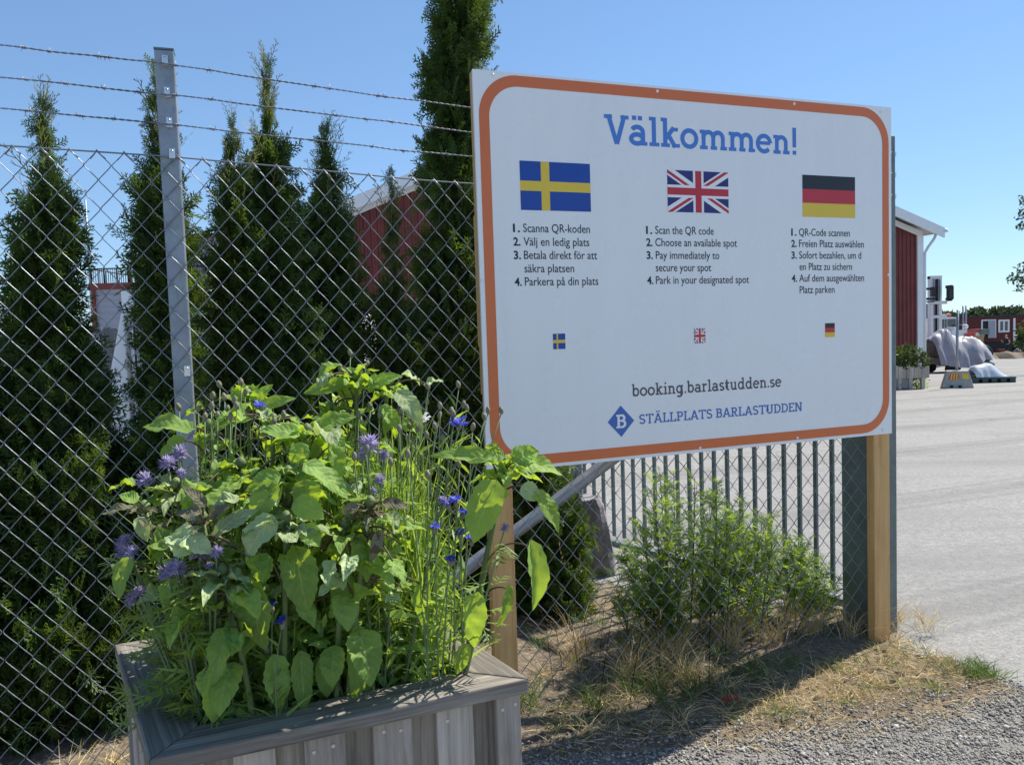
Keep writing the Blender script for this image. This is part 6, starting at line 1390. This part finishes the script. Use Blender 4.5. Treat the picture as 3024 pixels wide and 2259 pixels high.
def barrack(x0, x1, Y, label, openings, top=650, seam=None):
    z0 = gz(Y); X = lambda x: R3(x, 850, Y)[0]; Zf = lambda x, y: R3(x, y, Y)[2]; P0 = V3((X(x0) + X(x1)) / 2, Y, z0); zt_ = Zf(1150, top); zb_ = Zf(1150, 950)
    t = thing('site_barrack', P0, label, 'barrack'); m_ = MB(); m_.wbox(X(x0), X(x1), Y, Y + 2.8, zb_, zt_); m_.build('wall', M['red_wood'], t)
    n_ = int((X(x1) - X(x0)) / .16); m_ = MB()
    for k in range(n_): xx = X(x0) + (k + .5) * (X(x1) - X(x0)) / n_; m_.wbox(xx - .02, xx + .02, Y - .022, Y - .002, zb_, zt_ - .1)
    m_.build('cover_strips', M['red_wood'], t)
    m_ = MB(); m_.wbox(X(x0) - .1, X(x1) + .1, Y - .15, Y + 2.95, zt_, zt_ + .12); m_.build('roof', M['black_steel'], t)
    m_ = MB(); m_.wbox(X(x0) + .1, X(x1) - .1, Y + .1, Y + 2.7, z0, zb_ - .002); m_.build('underside_shade', M['dark'], t)  # dark block filling the gap, stands in for the shade below the floor
    for kind, xa, ya, xb, yb in openings:
        X0, X1, Z0, Z1 = X(xa), X(xb), Zf(xa, yb), Zf(xa, ya)
        if kind == 'window':
            m_ = MB(); w = .13
            for q in ((X0, X1, Z0, Z0 + w), (X0, X1, Z1 - w, Z1), (X0, X0 + w, Z0 + w, Z1 - w), (X1 - w, X1, Z0 + w, Z1 - w), ((X0 + X1) / 2 - .06, (X0 + X1) / 2 + .06, Z0 + w, Z1 - w)): m_.wbox(q[0], q[1], Y - .09, Y - .03, q[2], q[3])
            o = m_.build('window', M['white_paint'], t); m_ = MB(); m_.wbox(X0 + w, X1 - w, Y - .055, Y - .04, Z0 + w, Z1 - w); m_.build('pane', M['glass'], o)
        if kind == 'door':
            m_ = MB(); w = .10
            for q in ((X0 - w, X0, Z0, Z1 + w), (X1, X1 + w, Z0, Z1 + w), (X0, X1, Z1, Z1 + w)): m_.wbox(q[0], q[1], Y - .08, Y - .03, q[2], q[3])
            m_.build('door_frame', M['white_paint'], t); m_ = MB(); m_.wbox(X0, X0 + (X1 - X0) * .42, Y - .04, Y - .028, Z0, Z1); m_.build('doorway', M['dark'], t)
            m_ = MB(); m_.wbox(X0 + (X1 - X0) * .42, X1, Y - .14, Y - .09, Z0, Z1); m_.build('door', M['grey_panel'], t)
        if kind == 'board':
            m_ = MB(); m_.wbox(X0, X1, Y - .07, Y - .03, Z0, Z1); m_.build('corner_board', M['white_paint'], t)
    m_ = MB(); m_.wbox(X(1120) , X(1205), Y - 1.6, Y - .05, z0, z0 + .6); 
    if x0 < 900: m_.build('step', M['red_wood'], t)
barrack(840, 1474, 58, 'low red wooden site barrack with white door and window', [('door', 1075, 695, 1222, 905), ('window', 1265, 680, 1400, 835), ('board', 1448, 660, 1474, 945)])
barrack(1480, 2000, 58.5, 'second low red barrack running on past the white seam board', [('window', 1720, 690, 1850, 830)], 645)

# person walking across the yard
def person():
    c = gpt(*zr(1380, 1138)); Y = c[1]; z0 = gz(Y); X0 = R3(1378, 1100, Y)[0]; h = R3(1378, 862, Y)[2] - z0; k = h / 1.75; O = V3(X0, Y, z0)
    t = thing('person', O, 'person in dark shirt and shorts walking across the yard by the barrack', 'person')
    J = {'pel': (0, 0, .93, .15), 'waist': (-.02, 0, 1.10, .17), 'chest': (-.03, 0, 1.34, .175), 'neck': (-.05, 0, 1.50, .06), 'head': (-.08, 0, 1.60, .09), 'crown': (-.08, 0, 1.70, .07),
         'hL': (-.05, -.1, .88, .10), 'kL': (-.14, -.1, .48, .065), 'aL': (-.20, -.1, .09, .04), 'tL': (-.34, -.1, .04, .035), 'hR': (.05, .1, .88, .10), 'kR': (.10, .1, .48, .065), 'aR': (.24, .1, .10, .04), 'tR': (.12, .1, .03, .035),
         'sL': (-.02, -.2, 1.40, .07), 'eL': (.05, -.27, 1.13, .045), 'wL': (-.16, -.28, 1.02, .035), 'gL': (-.23, -.27, 1.03, .035), 'sR': (-.04, .2, 1.40, .07), 'eR': (-.16, .25, 1.14, .045), 'wR': (-.30, .18, 1.28, .035), 'gR': (-.33, .17, 1.36, .035)}
    E = [('pel', 'waist'), ('waist', 'chest'), ('chest', 'neck'), ('neck', 'head'), ('head', 'crown'), ('pel', 'hL'), ('hL', 'kL'), ('kL', 'aL'), ('aL', 'tL'), ('pel', 'hR'), ('hR', 'kR'), ('kR', 'aR'), ('aR', 'tR'), ('chest', 'sL'), ('sL', 'eL'), ('eL', 'wL'), ('wL', 'gL'), ('chest', 'sR'), ('sR', 'eR'), ('eR', 'wR'), ('wR', 'gR')]
    ks = list(J); me = bpy.data.meshes.new('body'); me.from_pydata([(J[q][0] * k, J[q][1] * k, J[q][2] * k) for q in ks], [(ks.index(a), ks.index(b)) for a, b in E], [])
    o = bpy.data.objects.new('body', me); col.objects.link(o); sk = o.modifiers.new('skin', 'SKIN'); o.modifiers.new('sub', 'SUBSURF').levels = 1
    for i, q in enumerate(ks): me.skin_vertices[0].data[i].radius = (J[q][3] * k, J[q][3] * k)
    me.skin_vertices[0].data[0].use_root = True
    dg = bpy.context.evaluated_depsgraph_get(); m2 = bpy.data.meshes.new_from_object(o.evaluated_get(dg)); bpy.data.objects.remove(o)
    m2.name = 'body'; m2.materials.clear(); m2.materials.append(M['skin']); m2.materials.append(M['cloth_dark'])
    for p in m2.polygons:
        c_ = p.center / k; p.use_smooth = True
        p.material_index = 1 if (.55 < c_[2] < 1.47 and not (c_[2] < 1.36 and abs(c_[1]) > .21) and c_[0] > -.22 and abs(c_[1]) < .3) else 0
    ob = bpy.data.objects.new('body', m2); col.objects.link(ob); ob.parent = t; ORG[ob.name] = O
    m_ = MB(); m_.lathe(O + V3(-.06, 0, 1.66) * k, [(.075 * k, 0), (.085 * k, .03 * k), (.06 * k, .075 * k), (.01, .095 * k)], 12); m_.build('hair', M['hair'], t)
    for s_ in ((-.24, -.1), (.18, .1)):
        m_ = MB(); m_.box(O + V3(s_[0], s_[1], .04) * k, EX, EY, EZ, .13 * k, .05 * k, .04 * k); m_.build('shoe', M['cloth_dark'], t, .02)
person()

def misc_right():
    Y = 50.0; t = thing('lattice_ladder', V3(R3(858, 700, Y)[0], Y, gz(Y)), 'upright pale lattice ladder standing between crane and barrack', 'ladder')
    xa, xb, z1 = R3(842, 600, Y)[0], R3(878, 600, Y)[0], R3(860, 510, Y)[2]
    for x in (xa, xb): m_ = MB(); m_.tube([V3(x, Y, gz(Y)), V3(x, Y, z1)], .05, 6); m_.build('upright', M['galv'], t)
    for z in np.arange(gz(Y) + .4, z1 - .8, .42): m_ = MB(); m_.tube([V3(xa, Y, z), V3(xb, Y, z)], .035, 6); m_.build('rung', M['galv'], t)
    Y = 62.0; m_ = MB(); a, b = R3(320, 800, Y), R3(425, 485, Y); m_.wbox(a[0] - 3, b[0], Y, Y + 2.5, gz(Y), b[2]); 
    o = m_.build('shipping_container', M['blue_sheet']); tag(o, 'dark blue shipping container far behind the forklift', 'container')
    P = [gpt(*zr(x, y)) for x, y in ((1060, 1168), (1190, 1162), (1330, 1155), (1470, 1158), (1620, 1150), (1800, 1150), (2100, 1150))]
    V = []; rows = 7
    xs = np.linspace(P[0][0], P[-1][0] + 4, 60)
    for j in range(rows):
        v = j / (rows - 1) * 2 - 1
        for x in xs: Yb = np.interp(x, [p[0] for p in P], [p[1] for p in P]) + 1.4; h = (.42 + .22 * mnoise.fractal(Vector((x * .7, 3, 1)), 1, 2, 4)) * (1 - v * v) * min(1, (x - xs[0]) / .8); V.append((x, Yb + v * 1.4, gz(Yb) + max(-.02, h - .02)))
    Q = [(j * 60 + i, j * 60 + i + 1, (j + 1) * 60 + i + 1, (j + 1) * 60 + i) for j in range(rows - 1) for i in range(59)]
    o = npmesh('dirt_mound', V, quads=Q, mats=M['dirt'], kind='structure', smooth=True)
    for x, y, r in ((1510, 965, .33), (1540, 962, .22)):
        q = R3(x, y, 54); m_ = MB(); m_.lathe(V3(q[0], 54, gz(54) - .05), [(r * .8, 0), (r * 1.1, r * .5), (r * .9, r * 1.4), (r * .3, r * 2)], 10); o = m_.build('boulder', M['rock']); tag(o, 'pale round boulder at the barrack foot, ' + ('larger' if r > .3 else 'smaller') + ' of two', 'boulder')
    n_ = 420; q = R3(1560, 905, 53); P_ = q + gb.normal(0, 1, (n_, 3)) * [.17, .2, .38]; P_ = P_[P_[:, 2] > gz(53)]; v, qq, sg = blades(P_, gb.normal(size=(len(P_), 3)), gb.uniform(.15, .3, len(P_)), gb.uniform(.08, .16, len(P_)), np.zeros((len(P_), 3)), gb, 2)
    t = thing('bush', V3(q[0], 53, gz(53)), 'leafy green bush before the second red barrack', 'bush'); npmesh('foliage', v, quads=qq, mats=M['farleaf'], parent=t, attr=np.repeat(gb.uniform(.7, 1.4, len(P_)), sg)); m_ = MB(); m_.tube([V3(q[0], 53, gz(53)), q], .04, 6); m_.build('stem', M['bark'], t)
misc_right()

def leaf_cloud(centers, radii, per, L, W, g):
    parts = []; tin = []
    for c, r in zip(centers, radii):
        n_ = int(per * (r / np.mean(radii)) ** 2); d = g.normal(size=(n_, 3)); d /= np.linalg.norm(d, axis=1)[:, None]; P = np.asarray(c) + d * (r * g.uniform(.35, 1.05, n_) ** .6)[:, None] * [1, 1, .8]
        v, q, sg = blades(P, g.normal(size=(n_, 3)), g.uniform(L * .6, L * 1.2, n_), g.uniform(W * .6, W * 1.2, n_), np.zeros((n_, 3)), g, 2); parts.append((v, q)); tin.append(np.repeat(np.clip(g.normal(1, .25, n_), .4, 1.8), sg))
    v, q = merge(parts); return v, q, np.concatenate(tin)
# far woods on the skyline
cs, rs = [], []
for k in range(150):
    x = 2690 + gb.uniform(0, 800); Y = gb.uniform(135, 175); yt = np.interp(x, [2690, 2780, 2850, 2895, 2920, 2960, 3000, 3024, 3500], [914, 917, 922, 902, 908, 905, 898, 906, 900]); P = at(x, yt, Y); r = gb.uniform(1.0, 2.1)
    cs.append(P - V3(0, 0, r * gb.uniform(.9, 1.2))); rs.append(r)
    for dz in (1.8, 3.4): cs.append(P - V3(gb.uniform(-1, 1), 0, r + dz)); rs.append(r * 1.1)
v, q, tin = leaf_cloud(cs, rs, 150, .75, .6, gb); o = npmesh('far_woods', v, quads=q, mats=M['woodland'], kind='stuff', attr=tin); tag(o, 'distant dark green woods along the skyline beyond the barracks', 'woods')
hl = MB(); hx = [at(2400, 950, 180)[0], at(2690, 950, 180)[0], at(3100, 950, 180)[0], at(4200, 950, 180)[0], at(5200, 950, 180)[0]]
hz = [-1.2, 1.2, 1.8, 2.2, -1.2]; V = []
for j in range(8):
    v_ = j / 7
    for x, z in zip(hx, hz): V.append((x, 130 + 120 * v_, -1.25 + (z + 1.25) * math.sin(math.pi * min(1, v_ * .95 + .02))))
hl.add(V, [(j * 5 + i, j * 5 + i + 1, (j + 1) * 5 + i + 1, (j + 1) * 5 + i) for j in range(7) for i in range(4)], None, 0, True); hl.build('hill', M['woodland'], kind='structure')
# broadleaf tree whose twigs reach into the picture at the side
def side_tree():
    Y = 30.0; b = V3(at(3330, 1000, Y)[0], Y, gz(Y)); t = thing('broadleaf_tree', b, 'broadleaf tree with loose leafy twigs hanging above the barracks', 'tree'); tr = MB(); hub = b + V3(0, 0, 3.2)
    tr.tube([b, b + V3(.05, 0, 1.6), hub], [.22, .18, .15], 10); tr.tube([hub, hub + V3(.2, .1, 2.5), hub + V3(.1, 0, 4.6)], [.14, .08, .02], 8)
    cl = [(3018, 590, .22), (3030, 622, .3), (3012, 640, .18), (3022, 665, .24), (3020, 790, .24), (2994, 818, .22), (3012, 835, .26), (2978, 828, .12), (3026, 815, .3), (3016, 855, .14), (3000, 858, .08)]
    cs = [at(x, y, Y) for x, y, r in cl]; rs = [r for *_, r in cl]; tw = [hub + V3(-.2, 0, .1)]
    for c in cs:
        tr.tube(bez(hub, hub * .5 + c * .5 + V3(0, 0, .3), c, 6), np.linspace(.05, .008, 6), 5)
    for k in range(24):
        ph = k * 2.4; zz = gb.uniform(-.2, 4.4); r = 2.6 * math.sqrt(max(.05, 1 - ((zz - 1.6) / 3.3) ** 2)) * gb.uniform(.4, .9); c = hub + V3(abs(math.cos(ph)) * r * 1.1 + .6, math.sin(ph) * r, zz); cs.append(c); rs.append(gb.uniform(.5, .85)); tr.tube(bez(hub, hub * .4 + c * .6, c, 5), np.linspace(.06, .01, 5), 5)
    tr.build('trunk', M['bark'], t); v, q, tin = leaf_cloud(cs[:11], rs[:11], 42, .115, .09, gb); v2, q2, t2 = leaf_cloud(cs[11:], rs[11:], 450, .13, .1, gb); v, q = merge([(v, q), (v2, q2)])
    npmesh('crown', v, quads=q, mats=M['farleaf'], parent=t, attr=np.concatenate([tin, t2]))
side_tree()

# =================================================================== LEFT, BEHIND THE FENCE
def board_fence():
    Y = 10.5; z0 = gz(Y); x0, x1 = at(-420, 1000, Y)[0], at(420, 1000, Y)[0]; zt_ = at(30, 978, Y)[2]; n_ = int((x1 - x0) / .105); t = thing('board_fence', V3((x0 + x1) / 2, Y, z0), 'weathered grey upright board fence behind the caravan', 'fence')
    for k in range(n_):
        m_ = MB(); x = x0 + (k + .5) * (x1 - x0) / n_; m_.box(V3(x, Y + (.02 if k % 2 else 0), (z0 + zt_) / 2), EZ, EX, EY, (zt_ - z0) / 2 + .01 * math.sin(k * 1.7), .049, .011); m_.build('board', M['wood_fence'], t)
    for z in (.5, 1.5): m_ = MB(); m_.wbox(x0, x1, Y + .035, Y + .08, z0 + z, z0 + z + .1, 0, 0); m_.build('rail', M['wood_fence'], t)
board_fence()
def caravan():
    Y = 7.6; z0 = gz(Y); A = L3(1085, 560, Y); P0 = V3(A[0], Y, z0); a, b = frame(R_(2))       # a along the long side, b away
    zt_ = L3(1090, 500, Y)[2] - z0; Lg = 1.95
    t = thing('caravan', P0, 'white caravan with rounded roof and sloping front between two thujas', 'caravan'); w = 3.8
    # profile in (a, z): sloping nose towards -a
    f0 = L3(965, 1300, Y)[0] - A[0]; pr = [(f0 + .02, .35), (f0, 1.05), (f0 + .02, 1.42 - .02), (-.03, zt_ - .18), (.03, zt_ - .06), (.14, zt_), (Lg - .2, zt_ + .02), (Lg, zt_ - .25), (Lg, .35)]
    Vf = [P0 + a * x + EZ * z for x, z in pr]; Vb = [v + b * w for v in Vf]; n_ = len(pr)
    m_ = MB(); m_.add(Vf + Vb, [tuple(range(n_)), tuple(range(2 * n_ - 1, n_ - 1, -1))] + [(i, n_ + i, n_ + (i + 1) % n_, (i + 1) % n_) for i in range(n_)]); m_.build('body', M['white_paint'], t, .03)
    m_ = MB(); m_.tube([P0 + a * (.035) - b * .012 + EZ * .4, P0 + a * .03 - b * .012 + EZ * (zt_ - .25), P0 + a * .15 - b * .012 + EZ * (zt_ - .07), P0 + a * (Lg - .2) - b * .012 + EZ * (zt_ - .05)], .022, 8); m_.build('edge_trim', M['galv'], t)
    m_ = MB(); m_.box(P0 + a * .10 - b * .006 + EZ * (zt_ * .5 + .1), EZ, a, b, zt_ * .5 - .28, .008, .004); m_.build('door_seam', M['dark'], t)
    m_ = MB(); m_.box(P0 + a * .48 - b * .006 + EZ * (zt_ - .33), a, EZ, b, .36, .022, .005); m_.build('vent', M['dark'], t)
    m_ = MB(); m_.box(P0 + a * .08 - b * .03 + EZ * (zt_ * .5 + .02), a, EZ, b, .10, .02, .025); m_.build('handle', M['galv'], t)
    m_ = MB(); m_.box(P0 + a * 1.15 - b * .006 + EZ * 1.45, a, EZ, b, .5, .28, .006); m_.build('window', M['glass'], t)
    m_ = MB(); m_.box(P0 + a * .85 + b * 1.9 + EZ * .3, a, b, EZ, .8, 1.6, .06); m_.build('chassis', M['black_steel'], t)
    for yy in (-.2, Lg - .45): m_ = MB(); m_.lathe(P0 + a * yy + b * 2.0 + EZ * .3, [(.1, 0), (.29, .02), (.3, .05), (.3, .15), (.29, .18), (.1, .2)], 16, 0, a); m_.build('wheel', M['dark'], t)
caravan()
def container_house():
    Y = 17.5; z0 = gz(Y); X = lambda x: L3(x, 500, Y)[0]; Zf = lambda y: L3(1000, y, Y)[2]; x0, x1 = X(820), X(1900); D_ = 5.0
    t = thing('container_building', V3((x0 + x1) / 2, Y, z0), 'grey container building with red trim and roof terrace behind the thujas', 'building')
    m_ = MB(); zt_ = Zf(466); V = []; nz_ = 46
    for k in range(nz_): zz = z0 + (zt_ - z0) * k / (nz_ - 1); d = .022 if k % 2 else 0; V += [V3(x0, Y - d, zz), V3(x1, Y - d, zz)]
    m_.add(V, [(2 * k, 2 * k + 1, 2 * k + 3, 2 * k + 2) for k in range(nz_ - 1)]); m_.wbox(x0 + .01, x1 - .01, Y + .03, Y + D_, z0, zt_); m_.build('wall', M['grey_panel'], t)
    m_ = MB(); m_.wbox(x0 - .05, x1 + .05, Y - .07, Y + D_ + .05, zt_, Zf(410)); m_.build('floor_beam', M['red_trim'], t)
    m_ = MB(); m_.wbox(X(826), X(852), Y - .08, Y - .03, z0, zt_); m_.build('corner_post', M['red_trim'], t)
    m_ = MB(); m_.wbox(X(1085), X(1330), Y - .06, Y - .03, z0, Zf(476)); m_.build('light_panel', M['white_paint'], t)
    # upper box
    zu = Zf(-12); Yu = Y + .9; m_ = MB(); V = []; nz_ = 30; zc = Zf(408)
    for k in range(nz_): zz = zc + (zu - zc) * k / (nz_ - 1); d = .022 if k % 2 else 0; V += [V3(X(1165), Yu - d, zz), V3(X(1165) + 2.2, Yu - d, zz)]
    m_.add(V, [(2 * k, 2 * k + 1, 2 * k + 3, 2 * k + 2) for k in range(nz_ - 1)]); m_.wbox(X(1165) + .01, X(1165) + 2.2, Yu + .03, Yu + 3.4, zc, zu); m_.build('upper_room', M['grey_panel'], t)
    m_ = MB(); m_.wbox(X(1150), X(1176), Yu - .07, Yu - .025, zc, zu + .05); m_.build('corner_post', M['red_trim'], t)
    m_ = MB(); m_.wbox(X(1165) - .1, X(1165) + 2.3, Yu - .1, Yu + 3.5, zu, zu + .1); m_.build('upper_roof', M['red_trim'], t)
    # railings: thin balusters along the front edge and going back
    zr0, zr1 = Zf(410), Zf(280); xr = X(1160)
    def railing(P, Q_, n_):
        r = MB(); r.tube([P + EZ * (zr1 - zr0), Q_ + EZ * (zr1 - zr0)], .015, 5); r.build('hand_rail', M['black_steel'], t)
        for k in range(n_ + 1):
            c = P + (Q_ - P) * k / n_; m_ = MB(); m_.tube([c, c + EZ * (zr1 - zr0)], .022 if k % 6 == 0 else .008, 5); m_.build('baluster', M['black_steel'], t)
    railing(V3(x0, Y, zr0), V3(xr, Y, zr0), 18); railing(V3(x0, Y, zr0), V3(x0, Y + D_, zr0), 16); railing(V3(X(1560), Y, zr0), V3(x1, Y, zr0), 20); railing(V3(x1, Y, zr0), V3(x1, Y + D_, zr0), 14)
    m_ = MB(); m_.add([V3(x0 + .05, Y + D_ + .1, zr0), V3(X(1060), Y + D_ + .1, zr0), V3(X(1050), Y + D_ + .1, zr0 + .1), V3(x0 + .05, Y + D_ + .1, zr0 + 1.0)], [(0, 1, 2, 3)]); 
    m_.add([V3(x0 + .05, Y + D_ + .6, zr0), V3(X(1060), Y + D_ + .6, zr0), V3(X(1050), Y + D_ + .6, zr0 + .1), V3(x0 + .05, Y + D_ + .6, zr0 + 1.0)], [(3, 2, 1, 0)]); m_.build('shed_roof', M['blue_sheet'], t)
    tb = thing('terrace_table', V3(X(1120), Y + .5, zr0), 'wooden table on the container roof terrace behind the railing', 'table'); m_ = MB(); m_.wbox(X(1062), X(1062) + .9, Y + .25, Y + .8, zr0 + .46, zr0 + .5); m_.build('tabletop', M['red_wood'], tb)
    for xx in (.05, .8):
        for yy in (.3, .72): m_ = MB(); m_.wbox(X(1062) + xx, X(1062) + xx + .05, Y + yy, Y + yy + .05, zr0, zr0 + .46); m_.build('leg', M['red_wood'], tb)
container_house()
t = thing('sailboat', V3(L3(785, 200, 42)[0], 42, gz(42)), 'sailboat showing only its thin mast above the container building', 'sailboat')
m_ = MB(); b0, b1 = L3(800, 400, 42), at(252, 590, 42); m_.tube([V3(b0[0], 42, gz(42) + .8), b0, V3(b1[0], 42, b1[2])], [.07, .06, .04], 8); m_.build('mast', M['galv'], t)
for q in ((820, 400), (760, 400)):
    m_ = MB(); e_ = L3(*q, 42); m_.tube([V3(b1[0], 42, b1[2] - .3), V3(e_[0], 42, e_[2])], .012, 4); m_.build('stay', M['galv_dark'], t)
m_ = MB(); hb = V3(b0[0], 42, gz(42)); V = [hb + V3(x, y, z) for x, y, z in ((-3.5, 0, .9), (0, -1.1, .8), (3, -.8, .8), (3, .8, .8), (0, 1.1, .8), (-2.6, 0, .1), (0, -.5, 0), (2.6, -.4, .1), (2.6, .4, .1), (0, .5, 0))]
m_.add(V, [(0, 4, 3, 2, 1), (5, 6, 7, 8, 9), (0, 1, 6, 5), (1, 2, 7, 6), (2, 3, 8, 7), (3, 4, 9, 8), (4, 0, 5, 9)]); m_.build('hull', M['white_paint'], t)
